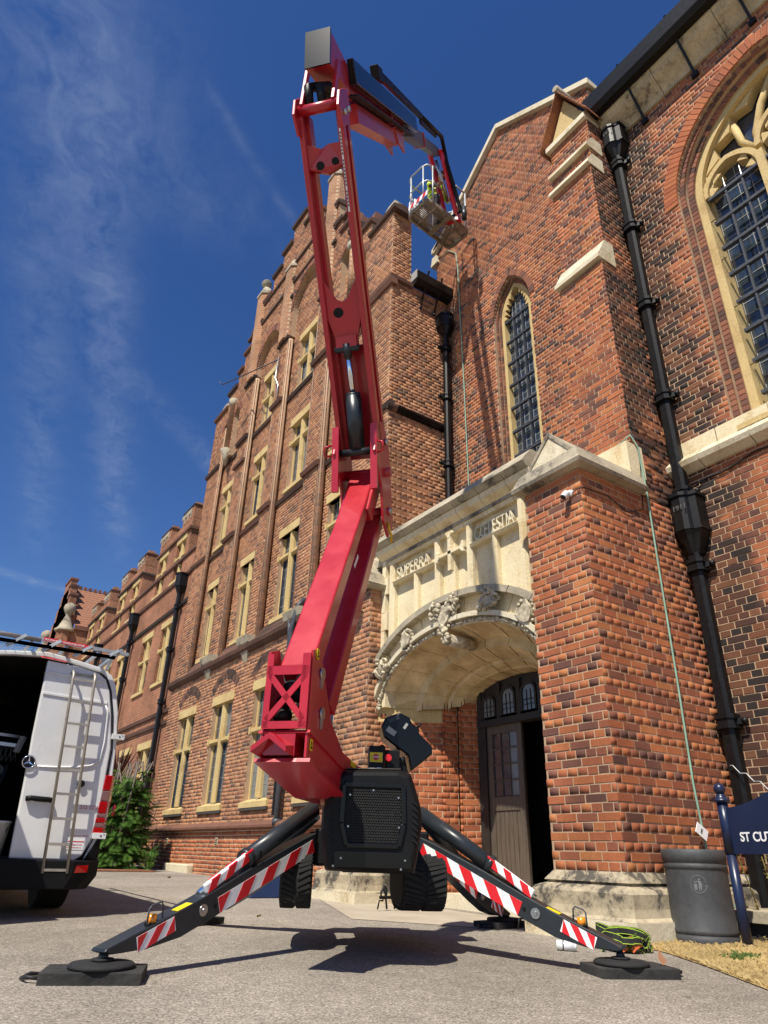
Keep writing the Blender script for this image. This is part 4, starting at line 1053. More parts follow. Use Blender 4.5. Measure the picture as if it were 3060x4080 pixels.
c = MB(); c.mat('stone'); c.box(5.98, 6.26, 3.985, 4.5, 4.55, 4.98); c.build('block_stone', None, T)
c = MB(); c.mat('stone'); c.box(5.98, 6.22, 3.98, 4.4, 4.33, 4.546); c.build('block_stone', None, T)
c = MB(); c.mat('stone'); c.box(5.45, 5.80, 8.05, 8.68, 4.35, 4.85); c.build('block_stone', None, T)
def wing_mat(nm, c1, c2, mo):
    m = bpy.data.materials.new(nm); m.use_nodes = True; MATS[nm] = m; t = m.node_tree; b = t.nodes['Principled BSDF']
    b.inputs['Roughness'].default_value = .9; b.inputs['Specular IOR Level'].default_value = .2
    g = t.nodes.new("ShaderNodeNewGeometry"); sp = t.nodes.new("ShaderNodeSeparateXYZ"); t.links.new(g.outputs['Position'], sp.inputs[0])
    ad = t.nodes.new("ShaderNodeMath"); ad.operation = 'ADD'; t.links.new(sp.outputs[0], ad.inputs[0]); t.links.new(sp.outputs[1], ad.inputs[1])
    cb = t.nodes.new("ShaderNodeCombineXYZ"); t.links.new(ad.outputs[0], cb.inputs[0]); t.links.new(sp.outputs[2], cb.inputs[1])
    br = t.nodes.new("ShaderNodeTexBrick"); t.links.new(cb.outputs[0], br.inputs[0]); br.inputs['Scale'].default_value = 1
    br.inputs['Brick Width'].default_value = .1175; br.inputs['Row Height'].default_value = .075; br.inputs['Mortar Size'].default_value = .008; br.inputs['Bias'].default_value = -.3
    br.inputs['Color1'].default_value = (*c1, 1); br.inputs['Color2'].default_value = (*c2, 1); br.inputs['Mortar'].default_value = (*mo, 1)
    n = t.nodes.new("ShaderNodeTexNoise"); n.inputs['Scale'].default_value = 1.1; n.inputs['Detail'].default_value = 6; t.links.new(g.outputs['Position'], n.inputs['Vector'])
    r = t.nodes.new("ShaderNodeMapRange"); t.links.new(n.outputs[0], r.inputs[0]); r.inputs[1].default_value = .3; r.inputs[2].default_value = .7; r.inputs[3].default_value = .62; r.inputs[4].default_value = 1.15
    sc = t.nodes.new("ShaderNodeVectorMath"); sc.operation = 'SCALE'; t.links.new(br.outputs[0], sc.inputs[0]); t.links.new(r.outputs[0], sc.inputs[3])
    t.links.new(sc.outputs[0], b.inputs['Base Color'])
    bn = t.nodes.new("ShaderNodeBump"); bn.inputs['Strength'].default_value = .5; bn.inputs['Distance'].default_value = .01; bn.invert = True
    t.links.new(br.outputs['Fac'], bn.inputs['Height']); t.links.new(bn.outputs[0], b.inputs['Normal'])
wing_mat('brick_wing', (.36, .135, .07), (.19, .075, .045), (.38, .25, .16))
wing_mat('brick_tan_far', (.42, .20, .105), (.27, .12, .07), (.5, .38, .25))

# ================================================================ gabled block
XF, XW = 5.83, 6.0
T = thing('school_building', 'four storey brick block with stepped gable, pilasters and stone mullioned windows', 'building', (XF, 13.8, 0))
GB = T
Ms = Masonry(T)
YM = 13.83
steps = [(5.2, 13.5), (4.22, 14.0), (3.59, 14.5), (3.25, 15.03), (2.75, 15.53), (2.5, 16.4), (1.6, 17.03), (1.02, 17.55), (.42, 18.15)]   # half width up to z
def gab(z):
    for hw, zt in steps:
        if z < zt: return hw
    return 0
PIL = [(16.0, 16.56), (13.84, 14.30), (11.43, 12.0)]
BAYS = [(16.56, 18.13), (14.30, 16.0), (12.0, 13.84), (9.75, 11.43)]
WINS = []      # (y0,y1,z0,z1,lights, transom)
cols = [(17.0, 17.78), (14.58, 15.52), (12.30, 13.30), (10.15, 11.12)]
for (y0, y1) in cols:
    WINS.append((y0, y1, 5.22, 7.12, 2, 6.6)); WINS.append((y0, y1, 8.45, 10.22, 2, 9.72))
for (y0, y1) in cols[1:3]: WINS.append((y0, y1, 11.42, 13.0, 2, 12.3))
GW = [(16.85, 17.95, 1.52, 3.62, 2, 2.82), (14.52, 15.65, 1.52, 3.62, 2, 2.82), (12.33, 13.38, 1.52, 3.62, 2, 2.82), (10.08, 11.15, 1.52, 3.62, 2, 2.82)]
BARCH = [Arch(-15.15, .78, 13.6, .9, 11.3), Arch(-12.92, .80, 14.3, .95, 11.3)]
def win_cut(iv, z, wins, ax=-1):
    for (y0, y1, z0, z1, *_r) in wins:
        if z0-.02 < z < z1+.02: iv = cut(iv, -y1, -y0)
    return iv
def iv_panel(z):
    iv = [(-b_, -a) for a, b_ in BAYS]
    h = gab(z)
    iv = [(max(a, -(YM+h)), min(b_, -(YM-h))) for a, b_ in iv]
    iv = [(a, b_) for a, b_ in iv if b_ > a]
    # upper wall comes forward above the arches
    if z > 13.4:
        r = []
        for (y0, y1) in BAYS[1:3]:
            A = BARCH[0] if y0 > 14 else BARCH[1]; hh = A.half(z, 0)
            if hh > 0: r.append((A.c-hh, A.c+hh))
        iv = r if z < 15.4 else []
    return win_cut(iv, z, WINS)
def iv_front(z):
    h = gab(z); L = -(YM+h); Rr = -(YM-h)
    if z < 13.4:
        iv = [(-19.03, -18.13), (-9.75, -8.72)]+[(-b_, -a) for a, b_ in PIL]
        if z > 11.35:
            # arched heads leave solid wall in the outer bays
            iv = [(-19.03, -16.0), (-14.30, -13.84), (-12.0, -8.72)]
            for A in BARCH: pass
            for (y, r_, zs) in ((17.9, .18, 12.6), (17.1, .2, 12.7)):
                if z < zs+math.sqrt(max(0, r_*r_)) and z > 10.6:
                    hh = r_ if z < zs else math.sqrt(max(0, r_*r_-(z-zs)**2)); iv = cut(iv, -y-hh, -y+hh)
    else:
        iv = [(L, Rr)]
        for A in BARCH:
            hh = A.half(z, 0)
            if hh > 0: iv = cut(iv, A.c-hh, A.c+hh)
        for (y, r_, zs) in ((10.65, .28, 13.95), (9.85, .22, 13.2)):
            pass
    for (y, r_, z0, zs) in ((10.75, .26, 12.7, 13.85), (10.05, .22, 12.6, 13.1)):
        if z0 < z < zs+r_:
            hh = r_ if z < zs else math.sqrt(max(0, r_*r_-(z-zs)**2)); iv = cut(iv, -y-hh, -y+hh)
    iv = [(max(a, L), min(b_, Rr)) for a, b_ in iv]
    for ys in (15.6, 15.2, 14.8, 13.0, 12.6):
        if 15.55 < z < 16.2: iv = cut(iv, -ys-.03, -ys+.03)
    return [(a, b_) for a, b_ in iv if b_ > a]
Ms.wall((XW, 0), (0, -1), 4.72, 15.4, iv_panel, 'brick_tan', depth=.4)
Ms.wall((XF, 0), (0, -1), 4.72, 18.15, iv_front, 'brick_tan', depth=.4)
Ms.wall((XF-.03, 0), (0, -1), 1.10, 4.60, lambda z: win_cut([(-19.05, -8.72)], z, GW), 'brick_tan', depth=.4)
Ms.wall((XF-.10, 0), (0, -1), .0, 1.0, lambda z: [(-19.1, -8.72)], 'brick_porch', depth=.4, mortar='mortar_pale', gap=.011)
# returns of pilasters (facing the camera)
for (a, b_) in PIL+[(18.13, 19.03)]:
    Ms.wall((0, a), (1, 0), 4.75, 13.4, lambda z: [(XF, XW)], 'brick_tan', depth=.12)
# side wall
Ms.wall((0, 8.72), (1, 0), -.1, 11.45, lambda z: [(XF, XL)], 'brick_tan', depth=.4)
Ms.wall((0, 8.72), (1, 0), 11.45, 13.5, lambda z: [(XF, 6.33)], 'brick_tan', depth=.4)
Ms.finish(300)
# rounded nibs beside the pilasters
q = MB(); q.mat('mortar')
ROLLS = [(a-.07, .08) for a, b_ in PIL]+[(b_+.05, .065) for a, b_ in PIL]+[(18.08, .065)]
for y, r_ in ROLLS: q.cyl((XF+.07, y, 4.75), (XF+.07, y, 13.3), r_-.003, 10)
q.mat('brick_mould')
for y, r_ in ROLLS:
    for k in range(113): q.cyl((XF+.07, y, 4.785+k*CH), (XF+.07, y, 4.849+k*CH), r_, 7, cap=False)
q.build('roll_moulding', None, T)
# arches over the top bays
for A in BARCH:
    Y = Arch(-A.c, A.w, A.zs, (math.sqrt(A.R**2-A.e**2)), A.z0)
    voussoirs(Y, 0, .22, XF-.012, XF+.2, 'brick_mould', T, wid=.09, one=True)
for (y, r_, zs) in ((10.75, .26, 13.85), (10.05, .22, 13.1), (17.9, .18, 12.6), (17.1, .2, 12.7)):
    Y = Arch(y, r_, zs, r_, zs-1); voussoirs(Y, 0, .2, XF-.012, XF+.2, 'brick_mould', T, wid=.08, one=True)
    q = MB(); q.mat('mortar'); q.box(XW+.05, XW+.2, y-.35, y+.35, zs-1.9, zs+.4); q.build('recess_back', None, T)
q = MB(); q.mat('brick_tan_far'); q.cyl((XF+.02, 10.4, 12.2), (XF+.02, 10.4, 13.7), .12, 14); q.mat('stone_weathered').cyl((XF+.02, 10.4, 13.7), (XF+.02, 10.4, 13.86), .13, 14, r2=.2); q.build('shaft', None, T)
q = MB(); q.mat('brick_tan_far'); q.cyl((XF+.02, 17.5, 11.6), (XF+.02, 17.5, 13.2), .13, 14); q.mat('stone_weathered').cyl((XF+.02, 17.5, 13.2), (XF+.02, 17.5, 13.4), .13, 14, r2=.2)
q.cyl((XF-.02, 17.5, 11.4), (XF-.02, 17.5, 11.55), .12, 12, r2=.2); q.cyl((XF-.02, 17.5, 11.05), (XF-.02, 17.5, 11.4), .04, 12, r2=.12); q.build('shaft', None, T)
# string courses (follow panels, pilasters, return along the side)
def string(z, h=.11, p=.075, m='brick_string', ground=False):
    c = MB(); c.mat(m)
    def seg(x, y0, y1): c.yprism([(x-p, z-h*.2), (x-p*.6, z-h), (x+.1, z-h), (x+.1, z+h*.35), (x-p*.4, z+.02)], y0, y1)
    for a, b_ in BAYS: seg(XW, a, b_)
    for a, b_ in PIL: seg(XF-.02, a-.1, b_+.08)
    seg(XF, 18.05, 19.1); seg(XF, 8.72-p, 9.75)
    c.build('string_course', None, T)
for z in (8.22, 11.32): string(z)
for a, b_ in PIL:
    for z in (13.4, 10.5 if a > 15 else 14.9, 15.6): c = MB(); c.mat('brick_string'); c.box(XF-.07, XF+.05, a-.1, b_+.08, z-.07, z+.03); c.build('string_course', None, T)
c = MB(); c.mat('brick_string')
c.yprism([(XF-.05, 15.5), (XF+.05, 15.5), (XF+.05, 15.4), (XF-.05, 15.42)], 10.6, 17.0)
c.yprism([(XF-.05, 16.3), (XF+.05, 16.3), (XF+.05, 16.2), (XF-.05, 16.22)], 11.4, 16.3)
c.yprism([(XF-.08, 11.44), (XF+.05, 11.46), (XF+.05, 11.32), (XF-.06, 11.34)], 8.66, 10.2)
c.build('string_course', None, T)
c = MB(); c.mat('iron')        # black glazed string on the side wall: separate moulded bricks
for k in range(13):
    x = XF-.05+k*.113
    q = MB(); q.mat('brick_string' if k < 2 else 'black_gloss'); q.xprism([(8.72, 8.22), (8.645, 8.20), (8.64, 8.15), (8.68, 8.07), (8.72, 8.05)], x+.003, x+.110); q.build('string_brick', None, T)
q = MB(); q.mat('brick_string'); q.xprism([(8.73, 11.50), (8.65, 11.46), (8.66, 11.38), (8.73, 11.34)], XF-.06, 6.34); q.build('string_course', None, T)
# heavy string with sloping weathering above the ground floor
q = MB(); q.mat('brick_string'); q.yprism([(XF-.14, 4.62), (XF-.16, 4.70), (XF-.1, 4.76), (XF-.06, 4.78), (XF+.1, 4.78), (XF+.1, 4.52), (XF-.06, 4.54)], 8.72, 19.15); q.build('string_course', None, T)
for a, b_ in BAYS:
    for k in range(5):
        q = MB(); q.mat('brick_string'); x = XF-.05+k*.048; z = 4.78+k*.075; q.yprism([(x, z), (x+.05, z+.072), (x+.2, z+.072), (x+.2, z)], a+.02, b_-.02); q.build('weathering', None, T)
q = MB(); q.mat('brick_string'); q.yprism([(XF-.20, 1.02), (XF-.2, 1.06), (XF-.16, 1.10), (XF-.03, 1.14), (XF+.1, 1.14), (XF+.1, .99), (XF-.12, .99)], 8.72, 19.2); q.build('plinth_moulding', None, T)
# corbels under pilasters
for a, b_ in PIL:
    y = (a+b_)/2; q = MB(); q.mat('stone_weathered')
    w_ = (b_-a)/2+.06
    q.prism([(XF-.16, y-w_, 4.74), (XF-.16, y+w_, 4.74), (XF+.1, y+w_+.04, 4.74), (XF+.1, y-w_-.04, 4.74)], [(XF-.20, y-w_, 4.90), (XF-.20, y+w_, 4.90), (XF+.1, y+w_+.04, 4.90), (XF+.1, y-w_-.04, 4.90)])
    q.prism([(XF-.03, y-.10, 4.36), (XF-.03, y+.10, 4.36), (XF+.05, y+.1, 4.36), (XF+.05, y-.1, 4.36)], [(XF-.15, y-w_*.8, 4.74), (XF-.15, y+w_*.8, 4.74), (XF+.05, y+w_, 4.74), (XF+.05, y-w_, 4.74)])
    q.build('corbel', None, T)
# stone-dressed windows, mullion and transom crossing
def stone_window(T, XX, y0, y1, z0, z1, tr, sill=.15, lint=.20, name='window', ny=3, nz=(6, 3), gm='glass', tall=True, far=False):
    q = MB(); q.mat('stone_yellow'); d = .02; yc = (y0+y1)/2
    q.box(XX-.02, XX+.3, y0-.07, y1+.07, z1, z1+lint)
    q.yprism([(XX-.05, z0-sill), (XX-.05, z0-.05), (XX+.14, z0+.02), (XX+.3, z0+.02), (XX+.3, z0-sill)], y0-.09, y1+.09)
    q.zprism([(XX+.01, yc-.03), (XX+.01, yc+.03), (XX+.07, yc+.06), (XX+.18, yc+.06), (XX+.18, yc-.06), (XX+.07, yc-.06)], z0+.02, z1)
    for a, b_ in ((y0, yc-.061), (yc+.061, y1)):
        q.yprism([(XX+.01, tr-.03), (XX+.01, tr+.03), (XX+.07, tr+.055), (XX+.18, tr+.055), (XX+.18, tr-.055), (XX+.07, tr-.055)], a, b_)
    for yy in (y0-.06, y1): q.box(XX-.018, XX+.2, yy, yy+.06, tr-.07, tr+.07)
    wo = q.build(name, None, T)
    for ya, yb in ((y0-.02, y0+.045), (y1-.045, y1+.02)): q = MB(); q.mat('stone_yellow'); q.box(XX+.10, XX+.18, ya, yb, z0, z1); q.build('jamb', None, wo)
    for a, b_ in ((y0+.04, yc-.06), (yc+.06, y1-.04)):
        for za, zb, n in ((z0+.02, tr-.05, nz[0]), (tr+.05, z1, nz[1])):
            if far:
                c = MB(); c.mat(gm); c.box(XX+.13, XX+.14, a, b_, za, zb); c.build('pane', None, wo)
            else: leaded(wo, XX+.13, a, b_, za, zb, ny, n, th=.0035, gm=rnd.choice(['glass', 'glass', 'glass', 'glass_pale']))
    # dark metal casement
    if not far:
        c = MB(); c.mat('iron_grey')
        for a, b_ in ((y0+.045, yc-.062), (yc+.062, y1-.045)):
            if rnd.random() < .6:
                za, zb = z0+.03, tr-.06
                for (p, q_, r_, s) in ((a, a+.02, za, zb), (b_-.02, b_, za, zb), (a, b_, za, za+.02), (a, b_, zb-.02, zb)): c.box(XX+.10, XX+.13, p, q_, r_, s)
        if c.v: c.build('casement', None, wo)
    return wo
for (y0, y1, z0, z1, n, tr) in WINS: stone_window(T, XW, y0, y1, z0, z1, tr)
for (y0, y1, z0, z1, n, tr) in GW:
    stone_window(T, XF-.03, y0, y1, z0, z1, tr, ny=3, nz=(5, 3))
    q = MB(); q.mat('roof_dark'); q.box(XF-.075, XF-.02, y0-.09, y1+.09, z0-.20, z0-.155); q.build('slate_sill', None, T)
    # segmental relieving arch of soldier bricks, slightly proud
    Y = Arch((y0+y1)/2, (y1-y0)/2+.05, 3.75, .32, 3.7)
    c = MB(); c.mat('brick_string'); n = 18
    yc = (y0+y1)/2; W = (y1-y0)/2+.1; rad = (W*W+.28**2)/(2*.28); cz = 3.88+.28-rad
    for k in range(n):
        for (r0, r1) in ((rad, rad+.10), (rad+.11, rad+.21)):
            a0 = -math.asin(W/rad)+2*math.asin(W/rad)*(k+.06)/n; a1 = -math.asin(W/rad)+2*math.asin(W/rad)*(k+.94)/n
            P = [(yc+r_*math.sin(a), cz+r_*math.cos(a)) for r_, a in ((r0, a0), (r1, a0), (r1, a1), (r0, a1))]
            c.prism([(XF-.036, y, z) for y, z in P], [(XF-.0, y, z) for y, z in P])
    c.build('relieving_arch', None, T)
# step copings: dark moulded tops, one per step
prev = None
for i, (hw, zt) in enumerate(steps):
    hn = steps[i+1][0] if i+1 < len(steps) else 0
    for sg in (-1, 1):
        ya, yb = YM+sg*hw, YM+sg*hn
        if i == len(steps)-1: ya, yb = YM-hw, YM+hw
        lo, hi = min(ya, yb), max(ya, yb)
        q = MB(); q.mat('brick_string'); q.yprism([(XF-.09, zt-.02), (XF-.07, zt-.10), (XF+.0, zt-.12), (XF+.42, zt-.12), (XF+.5, zt-.02), (XF+.2, zt+.10)], lo-.05, hi+.05); q.build('coping', None, T)
        if i == len(steps)-1: break
        q = MB(); q.mat('stone_weathered')
        if i in (0,) : 
            ye = hi-.35 if sg > 0 else lo+.35
            q.prism([(XF-.02, ye-.25, zt+.08), (XF-.02, ye+.25, zt+.08), (XF+.45, ye+.25, zt+.08), (XF+.45, ye-.25, zt+.08)], [(XF+.12, ye-.12, zt+.5), (XF+.12, ye+.12, zt+.5), (XF+.35, ye+.12, zt+.5), (XF+.35, ye-.12, zt+.5)]); q.build('cap_stone', None, T)
        elif sg < 0 and i < 5:
            ye = (lo+hi)/2
            q.mat('brick_mould'); q.prism([(XF+.05, lo+.03, zt+.08), (XF+.05, hi-.03, zt+.08), (XF+.4, hi-.03, zt+.08), (XF+.4, lo+.03, zt+.08)], [(XF+.12, lo+.06, zt+.42), (XF+.12, hi-.06, zt+.42), (XF+.35, hi-.06, zt+.42), (XF+.35, lo+.06, zt+.42)]); q.build('cap_stone', None, T)
# pinnacles on the pilaster lines with stone caps
for (y, zt, ball) in ((16.2, 16.75, True), (11.7, 17.6, False), (14.05, 16.1, False)):
    q = MB(); q.mat('brick_tan_far')
    q.zprism([(XF-.12, y-.16), (XF-.12, y+.16), (XF+.02, y+.26), (XF+.2, y+.26), (XF+.2, y-.26), (XF+.02, y-.26)], 13.4, zt); q.build('pinnacle', None, T)
    q = MB(); q.mat('stone_weathered')
    P = [(XF-.15, y-.19), (XF-.15, y+.19), (XF+.02, y+.3), (XF+.22, y+.3), (XF+.22, y-.3), (XF+.02, y-.3)]
    q.zprism(P, zt, zt+.1)
    q.prism([(a, b_, zt+.1) for a, b_ in P], [(XF+.05+(a-XF-.05)*.35, y+(b_-y)*.35, zt+.42) for a, b_ in P])
    if ball: q.ball((XF+.05, y, zt+.60), .17, 12)
    q.build('finial', None, T)
# roof slabs behind
q = MB(); q.mat('roof_dark'); q.box(XF+.45, 9.5, 9.8, 18.6, 4, 11.0); q.prism([(XF+.45, 9.6, 11), (XF+.45, 18.4, 11), (XF+.45, YM, 16.5)], [(12, 9.6, 11), (12, 18.4, 11), (12, YM, 16.5)]); q.build('roof', None, T)
q = MB(); q.mat('iron'); q.xprism([(8.71, 11.44), (8.58, 11.44), (8.50, 11.54), (8.49, 11.74), (8.52, 11.74), (8.54, 11.64), (8.71, 11.64)], 6.34, XL); q.build('gutter', None, T)
q = MB(); q.mat('lead'); q.box(6.33, 6.42, 8.52, 8.72, 11.56, 11.78); q.build('flashing', None, T)
for x in (6.62, 6.98):
    q = MB(); q.mat('iron'); q.beam((x, 8.48, 11.84), (x-.06, 8.70, 10.95), .025, .03, (1, 0, 0)); q.ball((x-.06, 8.69, 10.95), .035, 6); q.ball((x, 8.48, 11.84), .03, 6); q.build('gutter_stay', None, T)
# air bricks, foundation stones
for y in (17.3, 14.3, 12.2):
    q = MB(); q.mat('mortar_pale'); q.box(XF-.108, XF-.10, y-.06, y+.06, .72, .86)
    q.mat('black_plastic')
    for a in range(3):
        for b__ in range(4): q.box(XF-.112, XF-.107, y-.05+a*.036, y-.025+a*.036, .73+b__*.032, .75+b__*.032)
    q.build('air_brick', None, T)
for (y0, y1) in ((15.4, 16.9), (12.6, 13.55), (10.5, 11.4)):
    q = MB(); q.mat('stone_pale'); q.box(XF-.24, XF-.09, y0, y1, gz(y0)-.05, gz(y0)+.16); q.build('footing_stone', None, T, bevel=.02)

downpipe('black iron downpipe against the brick return beside the lancet window, hopper head dated 1911', 7.16, 8.61, 10.9, 4.6, (10.15, 8.9, 7.35, 6.0), ((10.45, 10.95, .34),), w=.12, side='x', ear=(-1, 0))
# old patched grey soil pipe behind the lift
t = thing('soil_pipe', 'blistered grey soil pipe beside the third ground floor window, behind the red boom', 'pipe', (5.68, 11.55, .15))
q = MB(); q.mat('iron_grey'); q.tube([(5.68, 11.6, .16), (5.68, 11.6, 2), (5.68, 11.62, 3.9), (5.66, 11.63, 4.5), (5.70, 11.5, 4.95), (5.82, 11.5, 5.1)], .055, 10); q.build('pipe', None, t)
q = MB(); q.mat('iron_grey'); q.tube([(5.70, 11.78, 1.2), (5.70, 11.78, 4.4), (5.70, 11.85, 4.8)], .04, 8); q.build('branch_pipe', None, t)
for z in (1.05, 1.75, 2.9, 4.1):
    q = MB(); q.mat('iron_grey'); q.cyl((5.68, 11.6, z), (5.68, 11.6, z+.09), .075, 12); q.build('joint_collar', None, t)
t = tag((lambda q: (q.mat('steel'), q.tube([(XF-.05, 14.2, 12.9), (XF-.08, 14.2, 12.2), (XF-.04, 14.05, 11.9), (XF-.05, 14.0, 11.45)], .025, 8), q.build('conduit'))[-1])(MB()), 'bent grey metal conduit on the second brick pilaster near the gable', 'conduit')
t = tag((lambda q: (q.mat('iron_grey'), q.tube([(XF-.05, 14.3, 12.9), (XF-.6, 15.9, 13.0), (XF-.75, 16.6, 13.15)], .018, 6), q.tube([(XF-.75, 16.6, 13.15), (XF-.85, 16.7, 13.3)], .012, 5), q.tube([(XF-.55, 15.7, 13.05), (XF-.5, 15.6, 12.8)], .012, 5), q.build('aerial'))[-1])(MB()), 'old thin aerial mast leaning out from the gabled front below the roof line', 'aerial')

# ================================================================ long wing
XG = 5.9
T = thing('classroom_wing', 'long three storey brick wing with paired stone windows and crenellated dormers', 'building', (XG, 26, 0))
Ms = Masonry(T)
uw = []; lw_ = []; gw_ = []
for k in range(3):
    o = k*5.15
    lw_ += [(20.35+o, 21.40+o, 5.15, 6.85, 2, 6.15), (22.38+o, 23.42+o, 5.15, 6.85, 2, 6.15)]
    uw += [(20.45+o, 21.3+o, 8.42, 9.72, 2, 9.2), (22.3+o, 23.15+o, 8.42, 9.72, 2, 9.2)]
    gw_ += [(20.5+o, 21.7+o, 1.6, 3.2, 2, 2.5), (22.5+o, 23.65+o, 1.6, 3.2, 2, 2.5)]
allw = uw+lw_+gw_
DORM = [(20.1+k*5.15, 23.45+k*5.15) for k in range(3)]
def iv_wing(z):
    iv = [(-34.6, -19.0)] if z < 8.95 else [(-b_, -a) for a, b_ in DORM]
    return win_cut(iv, z, allw)
Ms.mb.mat('brick_wing')
Ms.wall((XG, 0), (0, -1), 0, 10.35, iv_wing, 'brick_far', depth=.4, mortar='brick_wing', lay=False)
Ms.finish()
for (y0, y1, z0, z1, n, tr) in uw+lw_+gw_: stone_window(T, XG, y0, y1, z0, z1, tr, far=y0 > 24, ny=2, nz=(5, 3))
for (a, b_) in DORM:
    for ya in (a, b_-.3): q = MB(); q.mat('brick_wing'); q.box(XG+.02, XG+1.3, ya, ya+.3, 8.9, 10.35); q.build('dormer_cheek', None, T)
    q = MB(); q.mat('brick_string'); q.box(XG-.07, XG+1.3, a-.06, b_+.06, 9.93, 10.02); q.build('string_course', None, T)
    for (m0, m1) in ((a+.0, a+1.05), (b_-1.05, b_)):
        q = MB(); q.mat('brick_wing'); q.box(XG, XG+.5, m0, m1, 10.34, 10.82)
        q.box(XG+.08, XG+.42, m0+.15, m1-.15, 10.82, 10.95); q.box(XG+.14, XG+.36, m0+.4, m1-.4, 10.95, 11.12); q.build('merlon', None, T)
        q = MB(); q.mat('brick_string'); q.box(XG-.03, XG+.53, m0-.03, m1+.03, 10.8, 10.84); q.build('coping', None, T)
        q = MB(); q.mat('stone_weathered')
        for k in range(3):
            y = m0+.2+k*.32; q.box(XG-.025, XG, y, y+.06, 10.4, 10.76); q.prism([(XG-.02, y+.06, 10.6), (XG-.02, y+.32, 10.6), (XG-.02, y+.32, 10.76), (XG-.02, y+.06, 10.76)], [(XG, y+.06, 10.6), (XG, y+.32, 10.6), (XG, y+.32, 10.76), (XG, y+.06, 10.76)])
        q.build('pierced_panel', None, T)
for z in (4.12, 3.8, 7.3, 8.26): q = MB(); q.mat('brick_string'); q.yprism([(XG-.07, z), (XG-.05, z-.09), (XG+.02, z-.1), (XG+.02, z+.03)], 19.06, 34.6); q.build('string_course', None, T)
q = MB(); q.mat('brick_mould')
q.box(XG-.05, XG+.42, 19.05, 34.6, 8.93, 9.02); q.build('string_course', None, T)
q = MB(); q.mat('roof_dark'); q.yprism([(XG+.4, 8.9), (XG+4, 11.5), (XG+4, 8.5), (XG+.4, 8.5)], 19, 34.6); q.build('roof', None, T)
for k, (y, zt) in enumerate(((19.75, 8.2), (24.75, 8.2), (29.9, 8.2))):
    downpipe(['black square downpipe where the gabled block meets the lower wing', 'black square downpipe between the first and second pairs of wing windows', 'black square downpipe farthest along the wing, seen above the van roof rack'][k],
             XG-.13, y, zt, .3, (7.2, 5.9, 4.4, 2.6), ((7.55, 8.2, .36),), w=.13, year=False, group='downpipes along the wing')

# ================================================================ far pavilion
T = thing('gabled_pavilion', 'distant brick pavilion with stepped gable, ball finials and red tiled roof', 'building', (5.1, 36, 0))
q = MB(); q.mat('brick_wing'); q.box(5.0, 5.3, 34.0, 40.0, 0, 9.7); q.box(5.3, 12, 34.0, 34.3, 0, 9.85)
for (a, b_, zt) in ((34.3, 39.7, 10.4), (34.8, 39.2, 11.1), (35.3, 38.7, 11.8), (35.8, 38.2, 12.4), (36.3, 37.7, 12.9)): q.box(5.0, 5.3, a, b_, 9.7, zt)
q.build('wall', None, T)
q = MB(); q.mat('brick_mould')
for (a, b_, zt) in ((34.3, 34.8, 10.4), (34.8, 35.3, 11.1), (35.3, 35.8, 11.8), (35.8, 36.3, 12.4), (36.3, 37.7, 12.9)): q.box(4.95, 5.35, a-.05, b_, zt, zt+.1)
q.box(4.94, 5.0, 34, 40, 9.6, 9.75); q.box(5.3, 12, 33.9, 34.0, 9.75, 9.95); q.build('coping', None, T)
for (x, y, z0) in ((4.95, 34.2, 9.6), (4.95, 39.9, 9.6)):
    q = MB(); q.mat('brick_wing'); P = [(x+.36*math.cos(a*math.pi/4+.39), y+.36*math.sin(a*math.pi/4+.39)) for a in range(8)]; q.zprism(P, 0, z0); q.build('turret', None, T)
    q = MB(); q.mat('stone_weathered'); q.lathe([(.46, 0), (.47, .08), (.34, .2), (.18, .6), (.12, .8), (.16, .88), (.24, 1.0), (.28, 1.15), (.24, 1.32), (.1, 1.42)], (x, y, z0), 8); q.build('finial', None, T)
    q = MB(); q.mat('stone_weathered'); q.lathe([(.39, 0), (.42, .08), (.39, .14)], (x, y, z0-1.3), 8); q.build('turret_band', None, T)
# tiled roof with rows
rows = 16
for k in range(rows):
    y = 34.05+k*.2; z = 9.95+k*.175; q = MB(); q.mat('tile'); q.prism([(5.3, y, z+.03), (5.3, y+.26, z+.235), (5.3, y+.26, z+.20), (5.3, y, z)], [(12, y, z+.03), (12, y+.26, z+.235), (12, y+.26, z+.2), (12, y, z)]); q.build('tile_course', None, T)
q = MB(); q.mat('brick_mould')
for k in range(26): q.cyl((5.4+k*.25, 37.2, 12.85), (5.4+k*.25, 37.26, 12.85), .1, 8)
q.build('ridge_tiles', None, T)
T = thing('distant_gable', 'small distant brick gable and chimney just above the van roof rack', 'building', (3.6, 52, 0))
q = MB(); q.mat('brick_wing'); q.box(3.9, 5.2, 52, 53, 0, 9.5); q.prism([(3.9, 52, 9.5), (5.2, 52, 9.5), (4.55, 52, 11.6)], [(3.9, 53, 9.5), (5.2, 53, 9.5), (4.55, 53, 11.6)]); q.box(5.2, 14, 52.5, 60, 0, 9); q.build('wall', None, T)
q = MB(); q.mat('brick_wing'); q.box(6.9, 7.9, 45, 45.8, 0, 12.8); q.box(6.8, 8.0, 44.9, 45.9, 12.3, 12.5); q.build('chimney', None, T)
q = MB(); q.mat('tile'); q.yprism([(5.2, 9), (5.2, 9.2), (14, 9.2), (14, 9)], 52, 60); q.build('roof', None, T)
